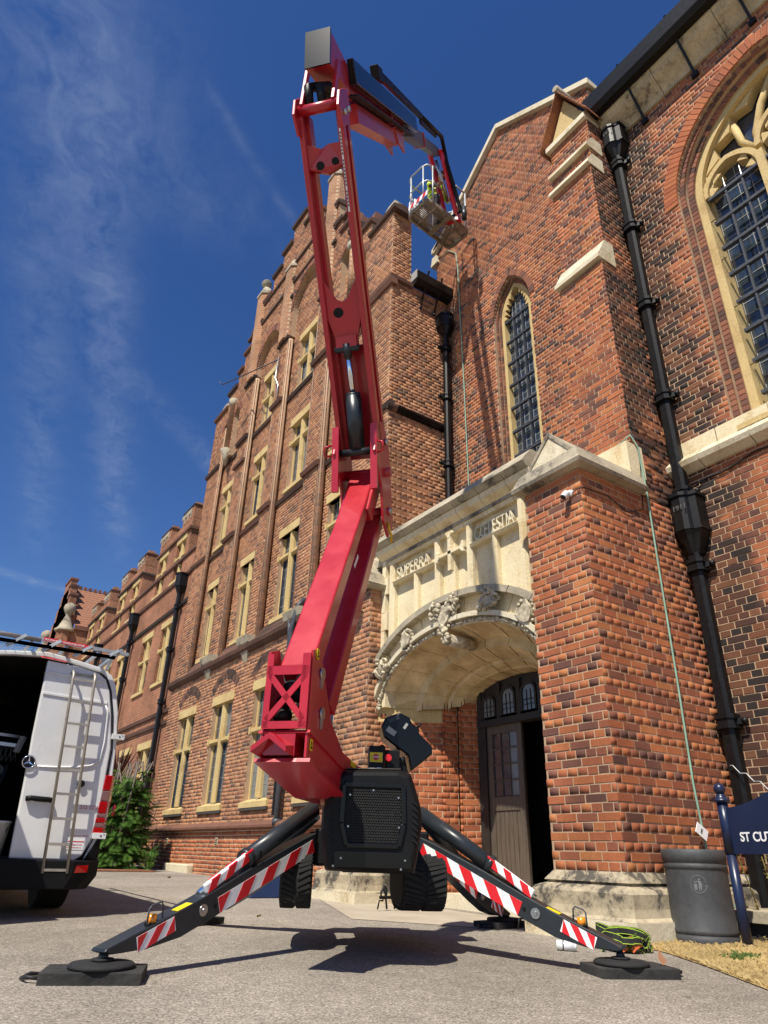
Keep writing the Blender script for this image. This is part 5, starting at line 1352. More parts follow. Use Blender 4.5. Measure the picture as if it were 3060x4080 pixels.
# cables on the brickwork
def cable(label, pts, r=.009, m='cable', name='cable', group=None):
    q = MB(); q.mat(m); q.tube(pts, r, 6); return tag(q.build(name), label, 'cable' if name == 'cable' else name.replace('_', ' '), group)
cable('loose black cable draped over the stone band of the chapel wall', [(XC-.02, 3.75, 4.55), (XC-.02, 3.6, 4.6), (XC-.02, 3.4, 4.58), (XC-.02, 3.2, 4.62), (XC-.02, 3.0, 4.66), (XC-.02, 2.75, 4.64), (XC-.02, 2.5, 4.66), (XC-.02, 2.0, 4.68)], .010)
cable('black cables climbing over the stone cap of the left porch buttress', [(5.8, 8.69, 5.35), (5.81, 8.68, 4.92), (5.75, 8.62, 4.9), (5.5, 8.60, 4.88), (5.3, 8.62, 4.75), (5.1, 8.75, 4.72)], .02)
cable('black cable hooked up the brick corner above the porch parapet', [(6.3, 8.69, 5.42), (6.0, 8.69, 5.45), (5.95, 8.69, 5.38), (5.93, 8.69, 5.12), (5.85, 8.69, 5.0)], .022)
cable('thin black cable stapled around the top corner of the right porch buttress', [(5.07, 4.13, 4.03), (5.07, 4.02, 4.06), (5.12, 3.985, 4.08), (5.5, 3.985, 4.10), (5.8, 3.985, 4.0), (6.1, 3.985, 4.12), (6.2, 3.985, 4.9), (6.1, 3.985, 5.18)], .006)
cable('flat pale green copper strip running down the right porch buttress to the ground', [(6.06, 4.3, 5.0), (6.07, 3.975, 5.08), (6.17, 3.97, 4.95), (6.2, 3.972, 4.4), (6.19, 3.975, 3.4), (6.18, 3.975, 2.2), (6.16, 3.975, 1.3), (6.2, 3.975, .62), (6.3, 3.86, .3), (6.35, 3.8, .1)], .011, 'copper_green', 'lightning_conductor')
cable('thin pale green copper strip running down the wall left of the lancet window', [(7.28, 8.98, 13.1), (7.28, 8.6, 13.0), (7.28, 8.35, 12.7), (7.28, 8.3, 12.2), (7.28, 8.22, 9), (7.28, 8.18, 6.2), (7.28, 8.18, 4.8)], .012, 'copper_green', 'lightning_conductor')

# ================================================================ spider lift
C0 = Vector((3.1, 4.75, 0))
GZ = gz(4.75)
fdir = Vector((-.489, -.872, 0)); rdir = Vector((.872, -.489, 0))       # front (towards the yard) and its right-hand side as seen from the front
T = thing('spider_lift', 'red articulated spider lift with black engine hood, raised on four outriggers before the porch', 'lift', (C0.x, C0.y, GZ))
LIFT = T
def FP(f, r, z): p = C0+fdir*f+rdir*r; return (p.x, p.y, z)
def fbox(mb, f0, f1, r0, r1, z0, z1):
    a = [FP(f0, r0, z0), FP(f0, r1, z0), FP(f1, r1, z0), FP(f1, r0, z0)]; b_ = [(x, y, z1) for x, y, z in a]; return mb.prism(a, b_)
# chassis
q = MB(); q.mat('black_plastic'); fbox(q, -.75, .75, -.22, .22, .52, .72); fbox(q, .1, .4, -.40, .40, .55, .78); fbox(q, -.6, -.35, -.45, .45, .55, .78); q.build('chassis', None, T, bevel=.015)
def HP_(f, r, z): return FP(f+.2, r*.965-.012, .545+(z-.545)*.965)
def hbox(mb, f0, f1, r0, r1, z0, z1):
    return mb.prism([HP_(f0, r0, z0), HP_(f0, r1, z0), HP_(f1, r1, z0), HP_(f1, r0, z0)], [HP_(f0, r0, z1), HP_(f0, r1, z1), HP_(f1, r1, z1), HP_(f1, r0, z1)])
# engine hood: outline front view (r,z), lofted front to back
hood = [(-.315, .545), (.215, .535), (.232, .62), (.262, .80), (.255, .90), (.215, 1.03), (.19, 1.095), (.12, 1.115), (-.23, 1.105), (-.285, 1.07), (-.325, .95), (-.352, .87), (-.352, .76), (-.33, .66)]
cxh, czh = -.05, .82
def loft(mb, loops, close=True):
    n = len(loops[0]); vs = sum(loops, []); m = len(loops)
    fs = [(i*n+k, i*n+(k+1) % n, (i+1)*n+(k+1) % n, (i+1)*n+k) for i in range(m-1) for k in range(n)]
    fs += [tuple(range(n))[::-1], tuple((m-1)*n+k for k in range(n))]
    return mb.add(vs, fs)
def sh(k, f, dz=0): return [HP_(f, cxh+(r-cxh)*k, czh+(z-czh)*k+dz) for r, z in hood]
q = MB(); q.mat('black_plastic'); loft(q, [sh(1.03, .25), sh(1.04, .9), sh(1.0, .97), sh(.93, 1.0)]); hd = q.build('hood', None, T, bevel=.012)
q = MB(); q.mat('dusty_black'); q.prism([HP_(.3, -.2, 1.128), HP_(.3, .15, 1.135), HP_(.93, .13, 1.128), HP_(.93, -.22, 1.12)], [HP_(.3, -.2, 1.134), HP_(.3, .15, 1.141), HP_(.93, .13, 1.134), HP_(.93, -.22, 1.126)]); q.build('hood_top', None, T)
# grille recess with raised frame
q = MB(); q.mat('black_gloss')
fr = [(-.235, 1.02), (.14, 1.02), (.145, .80), (.115, .675), (-.205, .675), (-.24, .80)]
for i in range(len(fr)):
    a, b_ = fr[i], fr[(i+1) % len(fr)]; q.beam(HP_(1.0, *a), HP_(1.0, *b_), .03, .035, tuple(fdir))
q.build('grille_frame', None, T, bevel=.006)
q = MB(); q.mat('interior'); q.prism([HP_(1.003, *p) for p in fr], [HP_(1.0, *p) for p in fr]); q.build('grille_back', None, T)
q = MB(); q.mat('rubber')
for j in range(21):
    z = .70+j*.0152
    for i in range(23):
        r = -.21+i*.0152+(j % 2)*.0076
        if r < .125: q.cyl(HP_(1.006, r, z), HP_(1.009, r, z), .0062, 5)
stuff(q.build('mesh_grille', None, T))
q = MB(); q.mat('rubber')
for i in range(17): hbox(q, 1.004, 1.007, -.17+i*.015, -.166+i*.015, .72, .87)
q.build('radiator_fins', None, T)
for sg, rr_ in ((-1, -.30), (1, .215)):
    for k in range(7):
        q = MB(); q.mat('interior'); z = .92-k*.036; q.beam(HP_(1.004, rr_-.018, z+.012), HP_(1.004, rr_+.018, z-.012), .006, .01, tuple(fdir)); q.build('vent_slot', None, T)
for (r, z) in ((-.235, .605), (.155, .60), (-.28, .562), (.13, .552), (-.05, .99), (-.195, .96), (.11, .95), (-.2, .78), (.115, .78)):
    q = MB(); q.mat('steel'); q.cyl(HP_(1.0, r, z), HP_(1.012, r, z), .006, 8); q.build('bolt', None, T)
q = MB(); q.mat('black_gloss'); hbox(q, 1.0, 1.006, -.275, .195, .555, .645); q.build('hood_panel', None, T, bevel=.004)
for z, f in ((1.13, .80), (1.13, .9)):
    q = MB(); q.mat('white_sign'); P = [HP_(f+.022*math.sin(a*.524), -.045+.04*math.cos(a*.524), 1.134-(f-.8)*.04) for a in range(12)]; q.prism(P, [(x, y, z_+.002) for x, y, z_ in P]); q.build('sticker', None, T)
# tracks
def track(r0, r1, name='track'):
    prof = []
    for i in range(26):
        a = 2*math.pi*i/26; prof.append((.48*math.copysign(min(1, abs(math.cos(a)))**.55, math.cos(a)), .52+.175*math.copysign(min(1, abs(math.sin(a)))**.8, math.sin(a))-.045))
    q = MB(); q.mat('rubber')
    rad = (r1-r0)
    A = [FP(f+.1, r0+.02, z) for f, z in prof]; B = [FP(f+.1, r1-.02, z) for f, z in prof]
    n = len(prof); k = .94
    A0_ = [FP((f*k)+.1, r0, .475+(z-.475)*k) for f, z in prof]; B0_ = [FP((f*k)+.1, r1, .475+(z-.475)*k) for f, z in prof]
    loft(q, [A0_, A, B, B0_])
    t = q.build(name, None, T)
    # chevron lugs around the belt
    N_ = 40; pr2 = []
    for i in range(N_):
        a = 2*math.pi*i/N_; pr2.append((.48*math.copysign(min(1, abs(math.cos(a)))**.55, math.cos(a)), .475+.175*math.copysign(min(1, abs(math.sin(a)))**.8, math.sin(a)), a))
    q = MB(); q.mat('rubber'); rm = (r0+r1)/2
    for i in range(N_):
        f, z, a = pr2[i]; f2, z2, a2 = pr2[(i+1) % N_]
        for sg in (-1, 1):
            p = Vector(FP(f+.1, rm+sg*.012, z)); e = Vector(FP(f2+.1, rm+sg*(rad/2-.01), z2))
            c = Vector(FP(.1, rm, .475)); nn = (p-c).normalized()
            q.beam(p+nn*.004, e+(e-Vector(FP(.1, rm+sg*(rad/2-.01), .475))).normalized()*.004, .02, .018, tuple(nn))
    stuff(q.build('track_lugs', None, t))
    q = MB(); q.mat('anthracite')
    for f in (-.25, -.1, .1, .3, .48): q.cyl(FP(f, r0+.03, .40), FP(f, r1-.03, .40), .07, 12)
    q.build('roller', None, t)
track(-.61, -.40); track(.20, .50)
# turret
q = MB(); q.mat('black_gloss'); q.cyl((C0.x-.15, C0.y-.1, .72), (C0.x-.15, C0.y-.1, .84), .26, 28); q.cyl((C0.x-.15, C0.y-.1, .84), (C0.x-.15, C0.y-.1, .95), .20, 24); q.build('slew_ring', None, T)
A48 = R(48); hd_ = Vector((math.sin(A48), math.cos(A48), 0)); ld = Vector((math.cos(A48), -math.sin(A48), 0))
def SP(s, l, z): p = C0+hd_*s+ld*l; return Vector((p.x, p.y, z))
def splate(mb, poly, l0, l1): return mb.prism([SP(s, l0, z) for s, z in poly], [SP(s, l1, z) for s, z in poly])
q = MB(); q.mat('red_paint')
side = [(-1.86, 1.08), (-1.86, 1.66), (-1.74, 1.70), (-1.64, 1.56), (-1.46, 1.33), (-1.2, 1.19), (-.7, 1.13), (-.1, 1.12), (-.1, .93), (-1.2, .95)]
body_q = MB(); body_q.mat('red_paint')
splate(q, side, -.135, -.122); splate(q, side, .122, .135)
q.build('turret_side', None, T)
q = MB(); q.mat('red_paint')
splate(q, [(-1.86, 1.075), (-1.2, .945), (-.1, .93), (-.1, .91), (-1.2, .925), (-1.87, 1.055)], -.16, .16)
splate(q, [(-1.86, 1.22), (-1.2, 1.10), (-1.2, 1.09), (-1.87, 1.205)], -.15, .15); q.build('turret_plate', None, T)
q = MB(); q.mat('red_paint'); splate(q, [(-1.0, .95), (-1.0, 1.16), (.15, 1.16), (.15, .93)], -.12, .12); q.build('turret_box', None, T, bevel=.01)
# rear lattice plate with triangular openings
def P_(l, z): return SP(-1.875+.0*(z-1.2), l, z)
q = MB(); q.mat('red_paint')
def strip(a, b_, w): q.beam(P_(*a), P_(*b_), .014, w, tuple(ld.cross(Vector((0, 0, 1)))) if False else tuple((P_(*b_)-P_(*a)).cross(hd_)))
W = .128
strip((-W+.016, 1.23), (-W+.016, 1.64), .036); strip((W-.022, 1.23), (W-.022, 1.64), .046)
strip((-W, 1.245), (W, 1.245), .04); strip((-W, 1.545), (W, 1.545), .05)
strip((-W+.02, 1.27), (W-.02, 1.52), .034); strip((-W+.02, 1.52), (W-.02, 1.27), .034)
q.build('lattice_plate', None, T)
q = MB(); q.mat('black_plastic')
for k in range(7): q.ball(tuple(SP(-1.78+rnd.uniform(-.02, .03), rnd.uniform(-.07, .07), 1.27+k*.04)), .055, 8, (1, 1.2, .8))
q.build('hose_bundle', None, T)
q = MB(); q.mat('red_dark')
splate(q, [(-1.87, 1.09), (-1.87, 1.20), (-1.55, 1.19), (-1.55, 1.08)], -.11, .07)
q.prism([SP(-1.925, -.16, 1.13), SP(-1.925, -.06, 1.20), SP(-1.925, .04, 1.13), SP(-1.925, .04, 1.10), SP(-1.925, -.06, 1.17), SP(-1.925, -.16, 1.10)], [SP(-1.86, -.13, 1.14), SP(-1.86, -.06, 1.21), SP(-1.86, .07, 1.14), SP(-1.86, .07, 1.08), SP(-1.86, -.06, 1.16), SP(-1.86, -.13, 1.08)])
q.build('tail_bracket', None, T)
for (s, z) in ((-1.70, 1.56), (-1.66, 1.34)):
    q = MB(); q.mat('steel'); q.cyl(SP(s, .135, z), SP(s, .15, z), .035, 18); q.prism([SP(s-.02, .137, z-.02), SP(s+.02, .137, z-.02), SP(s+.008, .137, z-.085), SP(s-.008, .137, z-.085)], [SP(s-.02, .147, z-.02), SP(s+.02, .147, z-.02), SP(s+.008, .147, z-.085), SP(s-.008, .147, z-.085)]); q.build('pin_plate', None, T)
for (s, l, z) in ((-1.79, .137, 1.655), (-1.80, .137, 1.15)):
    q = MB(); q.mat('yellow_sign'); splate(q, [(s-.02, z-.03), (s+.02, z-.03), (s+.02, z+.03), (s-.02, z+.03)], l, l+.003); q.build('warning_label', None, T)
    q = MB(); q.mat('black_gloss'); splate(q, [(s-.01, z+.0), (s+.01, z+.0), (s, z+.02)], l+.003, l+.005); splate(q, [(s-.012, z-.02), (s+.012, z-.02), (s+.012, z-.008), (s-.012, z-.008)], l+.003, l+.005); q.build('warning_symbol', None, T)
q = MB(); q.mat('yellow_sign'); splate(q, [(-1.02, 1.13), (-.9, 1.12), (-.9, 1.155), (-1.02, 1.165)], .1362, .1385); q.build('warning_label', None, T)
text_mesh("P", .11, .002, 'lettering', 'white_sign', T, SP(-1.16, .1365, 1.0), tuple(hd_), (0, 0, 1))
# boom sections
def beamS(mb, a, b_, l0, l1, h, h2=None):
    a2, b2 = Vector(a), Vector(b_); d = (b2-a2).normalized(); n_ = Vector((-d.y, d.x)); h2 = h if h2 is None else h2
    P = [a2-n_*h/2, b2-n_*h2/2, b2+n_*h2/2, a2+n_*h/2]; return splate(mb, [(p.x, p.y) for p in P], l0, l1)
q = MB(); q.mat('red_paint'); beamS(q, (-1.72, 1.56), (-.58, 3.42), -.10, .10, .13, .11); o = q.build('lower_boom', None, T, bevel=.012)
q = MB(); q.mat('red_paint'); splate(q, [(-.80, 3.10), (-.66, 3.06), (-.40, 3.52), (-.54, 3.60)], -.125, .125); q.build('boom_head', None, T, bevel=.01)
q = MB(); q.mat('red_paint'); beamS(q, (-1.40, 1.42), (-.34, 3.22), -.11, .12, .13, .11); q.mat('red_dark'); q.build('lower_link', None, T, bevel=.012)
q = MB(); q.mat('white_sign'); splate(q, [(-1.02, 2.50), (-.94, 2.62), (-.96, 2.64), (-1.04, 2.52)], .101, .103); q.build('rating_label', None, T)
# elbow cheeks
for sg in (-1, 1):
    q = MB(); q.mat('red_paint'); l = sg*.175
    splate(q, [(-.88, 3.60), (-.80, 3.95), (-.62, 4.02), (-.42, 3.9), (-.30, 3.55), (-.20, 3.22), (-.34, 3.05), (-.52, 3.12), (-.62, 3.4)], l-.012, l+.012); q.build('elbow_plate', None, T, bevel=.006)
    q = MB(); q.mat('red_paint'); beamS(q, (-.88, 3.86), (-.80, 3.28), l*.95-.028, l*.95+.028, .03); q.build('elbow_bar', None, T)
    for (s, z) in ((-.58, 3.86), (-.50, 3.60), (-.38, 3.28)):
        q = MB(); q.mat('steel'); q.cyl(SP(s, l+sg*.012, z), SP(s, l+sg*.04, z), .028, 12); q.build('pin', None, T)
    q = MB(); q.mat('red_paint'); q.tube([SP(-.86, l+sg*.02, 3.70), SP(-.9, l+sg*.075, 3.66), SP(-.87, l+sg*.08, 3.60), SP(-.84, l+sg*.02, 3.60)], .010, 8); q.build('lifting_eye', None, T)
q = MB(); q.mat('red_paint'); q.cyl(SP(-.50, -.2, 3.60), SP(-.50, .23, 3.60), .045, 16); q.cyl(SP(-.38, -.18, 3.28), SP(-.38, .2, 3.28), .04, 16); q.build('cross_tube', None, T)
q = MB(); q.mat('anthracite'); q.cyl(SP(-.78, -.15, 3.66), SP(-.78, .15, 3.66), .032, 14); q.build('cylinder_pin', None, T)
q = MB(); q.mat('yellow_paint'); q.tube([SP(-.40, .19, 3.16), SP(-.42, .21, 3.08), SP(-.35, .21, 3.06), SP(-.35, .21, 3.0)], .012, 6); q.build('hook', None, T)
# upper mast: twin beams
A2a, A2b = (-.66, 3.72), (-2.27, 6.02)
for sg in (-1, 1):
    q = MB(); q.mat('red_paint'); l = sg*.165
    beamS(q, A2a, A2b, l-.022, l+.022, .10); q.mat('red_paint')
    d = (Vector(A2b)-Vector(A2a)).normalized(); n_ = Vector((-d.y, d.x))*-.0
    o = q.build('mast_beam', None, T, bevel=.006)
    q = MB(); q.mat('red_paint'); off = Vector((d.y, -d.x))*.11
    beamS(q, tuple(Vector(A2a)+off), tuple(Vector(A2b)+off), l*.82-.02, l*.82+.02, .12); q.build('mast_web', None, T)
    q = MB(); q.mat('red_dark'); off = Vector((d.y, -d.x))*.2
    beamS(q, tuple(Vector(A2a)+off), tuple(Vector(A2b)+off), l-.016, l+.016, .08); q.build('mast_flange', None, T)
dd = (Vector(A2b)-Vector(A2a)); dn = dd.normalized(); nf = Vector((dn.y, -dn.x))   # towards +s side (away)
def MP(t, off, l): p = Vector(A2a)+dd*t+nf*off; return SP(p.x, l, p.y)
# lower web plate between the beams (V shaped, with an oval hole)
q = MB(); q.mat('red_paint')
Vp = [(.42, -.15), (.66, -.15), (.56, -.07), (.535, 0), (.56, .07), (.66, .15), (.42, .15), (.34, .10), (.34, -.10)]
outer = [(.53, -.155), (.42, -.155), (.33, -.085), (.33, .085), (.42, .155), (.53, .155), (.465, .05), (.455, 0), (.465, -.05)]
q.prism([MP(t, -.02, l) for t, l in outer], [MP(t, .01, l) for t, l in outer]); q.build('web_plate', None, T, bevel=.004)
q = MB(); q.mat('interior'); q.prism([MP(.425+.015*math.sin(a), -.023, -.045+.045*math.cos(a)) for a in [i*.524 for i in range(12)]], [MP(.425+.015*math.sin(a), -.021, -.045+.045*math.cos(a)) for a in [i*.524 for i in range(12)]]); q.build('web_hole', None, T)
q = MB(); q.mat('red_paint'); q.prism([MP(.32, -.07, -.09), MP(.355, -.05, -.09), MP(.355, -.05, .09), MP(.32, -.07, .09)], [MP(.32, .04, -.09), MP(.355, .04, -.09), MP(.355, .04, .09), MP(.32, .04, .09)]); q.build('cylinder_bracket', None, T, bevel=.004)
q = MB(); q.mat('anthracite'); q.cyl(MP(.315, -.05, -.105), MP(.315, -.05, .105), .026, 14); q.build('cylinder_pin', None, T)
q = MB(); q.mat('chrome'); q.cyl(MP(.315, -.05, 0), MP(.14, -.03, 0), .024, 16); q.build('piston_rod', None, T)
q = MB(); q.mat('anthracite'); q.cyl(MP(.175, -.035, 0), SP(-.775, 0, 3.70), .068, 20); q.cyl(MP(.185, -.035, 0), MP(.17, -.035, 0), .064, 20); q.build('cylinder', None, T)
q = MB(); q.mat('anthracite'); q.cyl(MP(.33, -.05, 0), MP(.29, -.05, 0), .034, 14); q.build('rod_eye', None, T)
q = MB(); q.mat('red_dark'); q.prism([MP(-.02, .12, -.13), MP(.33, .12, -.13), MP(.33, .12, .13), MP(-.02, .12, .13)], [MP(-.02, .2, -.13), MP(.33, .2, -.13), MP(.33, .2, .13), MP(-.02, .2, .13)]); q.build('inner_link', None, T)
# upper cross web
q = MB(); q.mat('red_paint'); q.prism([MP(.84, -.01, -.15), MP(.825, .02, 0), MP(.84, -.01, .15), MP(.90, -.01, .15), MP(.905, .02, .03), MP(.895, .02, -.03), MP(.91, -.01, -.15)], [MP(.84, .05, -.15), MP(.825, .08, 0), MP(.84, .05, .15), MP(.90, .05, .15), MP(.905, .08, .03), MP(.895, .08, -.03), MP(.91, .05, -.15)]); q.build('web_plate', None, T)
q = MB(); q.mat('interior'); q.cyl(MP(.845, -.014, -.05), MP(.845, -.018, -.05), .035, 14); q.cyl(MP(.85, -.014, .08), MP(.85, -.018, .08), .03, 14); q.build('web_hole', None, T)
# long white label on right beam and small logo strip
q = MB(); q.mat('white_sign'); q.prism([MP(.70, -.051, .150), MP(.93, -.051, .150), MP(.93, -.051, .163), MP(.70, -.051, .163)], [MP(.70, -.053, .150), MP(.93, -.053, .150), MP(.93, -.053, .163), MP(.70, -.053, .163)]); q.build('rating_label', None, T)
q = MB(); q.mat('black_gloss')
for k in range(22):
    if k in (5, 14): continue
    t0_ = .715+k*.0095; q.prism([MP(t0_, -.0535, .1525), MP(t0_+.006, -.0535, .1525), MP(t0_+.006, -.0535, .1605), MP(t0_, -.0535, .1605)], [MP(t0_, -.0545, .1525), MP(t0_+.006, -.0545, .1525), MP(t0_+.006, -.0545, .1605), MP(t0_, -.0545, .1605)])
stuff(q.build('label_print', None, T))
# head links
for sg in (-1, 1):
    q = MB(); q.mat('red_paint'); l = sg*.185
    splate(q, [(-2.22, 5.80), (-2.12, 5.98), (-2.10, 6.2), (-2.2, 6.32), (-2.30, 6.18), (-2.37, 6.05), (-2.36, 5.88)], l-.012, l+.012); q.build('head_plate', None, T, bevel=.005)
    q = MB(); q.mat('red_paint'); beamS(q, (-2.33, 6.00), (-2.30, 6.56), l*.72-.014, l*.72+.014, .05); q.build('head_link', None, T, bevel=.004)
    for (s, z) in ((-2.24, 5.96), (-2.17, 6.10)):
        q = MB(); q.mat('steel'); q.cyl(SP(s, l, z), SP(s, l+sg*.04, z), .022, 10); q.build('pin', None, T)
q = MB(); q.mat('red_paint'); q.cyl(SP(-2.30, -.20, 5.99), SP(-2.30, .19, 5.99), .042, 16); q.cyl(SP(-2.22, -.16, 6.14), SP(-2.22, .17, 6.14), .035, 14); q.build('cross_tube', None, T)
q = MB(); q.mat('black_plastic')
q.tube([SP(-2.28, -.09, 6.05), SP(-2.34, -.09, 6.22), SP(-2.25, -.02, 6.36), SP(-2.05, .02, 6.46), SP(-1.95, .05, 6.52)], .04, 10)
q.tube([SP(-2.26, .03, 6.02), SP(-2.34, .01, 6.2), SP(-2.24, .04, 6.36), SP(-2.0, .09, 6.48)], .038, 10)
q.build('hose_bundle', None, T)
# telescopic boom
JT = SP(3.64, .0, 13.6); T0 = SP(-2.34, .02, 6.40)
TD = (JT-T0).normalized()
TS, TE = T0+TD*.0, JT
tn = ld.cross(TD).normalized()
def tel(a, b_, w, h, offn=0., offl=0.): 
    return (T0+TD*a+tn*offn+ld*offl, T0+TD*b_+tn*offn+ld*offl, w, h)
def tbeam(mb, a, b_, w, h, offn=0., offl=0.):
    p, q_, w, h = tel(a, b_, w, h, offn, offl); mb.beam(p, q_, w, h, tuple(tn)); return mb
Lt = (JT-T0).length
q = MB(); q.mat('red_paint')
hp = SP(-2.40, 0, 6.60)
q.prism([SP(-2.44, -.085, 6.30), SP(-2.50, -.085, 6.66), SP(-2.50, .125, 6.66), SP(-2.44, .125, 6.30)], [SP(-1.95, -.085, 6.68), SP(-2.05, -.085, 6.94), SP(-2.05, .125, 6.94), SP(-1.95, .125, 6.68)]); q.build('boom_tail', None, T, bevel=.008)
q = MB(); q.mat('black_gloss'); q.prism([SP(-2.455, -.09, 6.29), SP(-2.52, -.09, 6.68), SP(-2.52, .125, 6.68), SP(-2.455, .125, 6.29)], [SP(-2.43, -.09, 6.31), SP(-2.49, -.09, 6.68), SP(-2.49, .125, 6.68), SP(-2.43, .125, 6.31)]); q.build('end_cap', None, T)
q = MB(); q.mat('red_paint'); tbeam(q, .35, 3.9, .17, .22); q.build('main_boom', None, T, bevel=.01)
q = MB(); q.mat('black_gloss'); tbeam(q, .55, 5.0, .06, .20, .06, .14); q.build('cable_track', None, T, bevel=.006)
q = MB(); q.mat('black_plastic')
for k in range(5): tbeam(q, .6, 4.6, .02, .016, -.10-.005*k, .03+.03*k)
q.build('hose', None, T)
q = MB(); q.mat('boom_steel'); tbeam(q, 3.8, 6.6, .15, .20); q.build('inner_boom', None, T, bevel=.008)
q = MB(); q.mat('boom_steel'); tbeam(q, 6.5, Lt-.0, .13, .17); q.build('fly_boom', None, T, bevel=.008)
q = MB(); q.mat('black_plastic'); tbeam(q, 2.2, 6.2, .05, .09, .30, .12); tbeam(q, 2.0, 2.3, .09, .14, .28, .12); q.build('energy_chain_tray', None, T, bevel=.006)
q = MB(); q.mat('black_plastic'); tbeam(q, 6.1, 8.6, .035, .06, .22, .11); q.build('energy_chain', None, T)
for (a, w, h) in ((2.9, .22, .24), (3.9, .21, .26), (6.55, .19, .22)):
    q = MB(); q.mat('red_paint'); tbeam(q, a, a+.07, w, h); q.build('boom_collar', None, T)
q = MB(); q.mat('red_paint')
for l in (-.08, .08): 
    c0 = T0+TD*3.2-tn*.10+ld*l; q.prism([c0-ld*.01, c0+TD*.75-ld*.01, c0+TD*.6-tn*.28-ld*.01, c0+TD*.15-tn*.2-ld*.01], [c0+ld*.01, c0+TD*.75+ld*.01, c0+TD*.6-tn*.28+ld*.01, c0+TD*.15-tn*.2+ld*.01])
q.build('cylinder_lug', None, T)
q = MB(); q.mat('red_paint'); q.beam(T0+TD*.9-tn*.22, T0+TD*3.5-tn*.22, .14, .17, tuple(tn)); q.build('lift_cylinder', None, T)
# jib
JB = Vector((6.44, 7.44, 12.3))
for l in (-.13, .10):
    q = MB(); q.mat('red_paint'); q.beam(JT+ld*l+Vector((0, 0, .05)), JB+ld*l, .05, .10, (1, 0, 0)); q.build('jib_arm', None, T, bevel=.005)
q = MB(); q.mat('steel'); q.cyl(JT+Vector((0, 0, -.25)), JB+Vector((-.1, 0, .45)), .035, 12); q.build('jib_cylinder', None, T)
q = MB(); q.mat('black_plastic'); q.tube([T0+TD*6.2+tn*.30+ld*.12, T0+TD*(Lt-1.2)+tn*.28+ld*.14, T0+TD*(Lt-.3)+tn*.24+ld*.18, JT+ld*.17+Vector((.08, .06, .08)), JT+ld*.2+Vector((.1, .07, -.25)), (JT+JB)/2+ld*.19, JB+ld*.17+Vector((0, 0, .2)), JB+ld*.05+Vector((-.1, 0, .0))], .04, 8); q.build('hose_bundle', None, T)
q = MB(); q.mat('red_paint'); q.beam(JB+ld*-.2, JB+ld*.17, .1, .14, (0, 0, 1)); q.build('jib_foot', None, T, bevel=.005)
q = MB(); q.mat('white_sign'); q.beam(JB+ld*-.10-hd_*.055, JB+ld*.08-hd_*.055, .006, .10, (0, 0, 1)); q.build('rating_label', None, T)
for l in (-.28, .24): q = MB(); q.mat('anthracite'); q.cyl(JB+ld*l+Vector((-.05, -.05, .22)), JB+ld*l+Vector((-.05, -.05, -.12)), .05, 12); q.build('levelling_unit', None, T)
# basket
u1 = Vector((1.13, .13, 0)).normalized(); v1 = Vector((.13, -1.13, 0)).normalized()
BZ = 12.2; BC = Vector((6.25, 7.66, BZ))
def BP(a, b_, z): p = BC+u1*a+v1*b_; return Vector((p.x, p.y, BZ+z))
def corner_rect(a, b_, r=.12, n=4):
    P = []
    for (ca, cb, a0) in ((a-r, b_-r, 0), (-a+r, b_-r, 90), (-a+r, -b_+r, 180), (a-r, -b_+r, 270)):
        for i in range(n+1): t = R(a0+90*i/n); P.append((ca+r*math.cos(t), cb+r*math.sin(t)))
    return P
q = MB(); q.mat('basket_alu'); CR = corner_rect(.62, .31)
o_ = [BP(a, b_, 0) for a, b_ in CR]; i_ = [BP(a*.93, b_*.88, 0) for a, b_ in CR]
n = len(CR); vs = o_+i_+[p+Vector((0, 0, .09)) for p in o_]+[p+Vector((0, 0, .09)) for p in i_]
q.add([tuple(v) for v in vs], [(k, (k+1) % n, n+(k+1) % n, n+k) for k in range(n)]+[(k, (k+1) % n, 2*n+(k+1) % n, 2*n+k) for k in range(n)]+[(n+k, n+(k+1) % n, 3*n+(k+1) % n, 3*n+k) for k in range(n)]+[(2*n+k, 2*n+(k+1) % n, 3*n+(k+1) % n, 3*n+k) for k in range(n)])
bk = q.build('basket', None, T)
q = MB(); q.mat('basket_alu')
for i in range(34): q.beam(BP(-.58+i*.0352, -.28, .06), BP(-.58+i*.0352, .28, .06), .017, .008)
for j in range(16): q.beam(BP(-.58, -.28+j*.0373, .062), BP(.58, -.28+j*.0373, .062), .02, .008)
stuff(q.build('perforated_floor', None, bk))
q = MB(); q.mat('basket_alu')
for a in (-.35, -.02, .32): q.beam(BP(a, -.33, .02), BP(a, .33, .02), .02, .03)
for b_ in (-.12, .12): q.beam(BP(-.63, b_, .015), BP(.63, b_, .015), .02, .03)
q.beam(BP(.0, -.3, -.0), BP(.0, .33, -.0), .09, .05); q.build('floor_rib', None, bk)
q = MB(); q.mat('white_sign'); q.beam(BP(-.66, -.2, .14), BP(-.66, .34, .14), .012, .12); q.build('kick_plate', None, bk)
q = MB(); q.mat('red_sign')
for k in range(3): y = -.15+k*.17; q.prism([BP(-.668, y, .085), BP(-.668, y+.08, .085), BP(-.668, y+.12, .195), BP(-.668, y+.04, .195)], [BP(-.67, y, .085), BP(-.67, y+.08, .085), BP(-.67, y+.12, .195), BP(-.67, y+.04, .195)])
q.build('hazard_stripe', None, bk)
q = MB(); q.mat('galv')
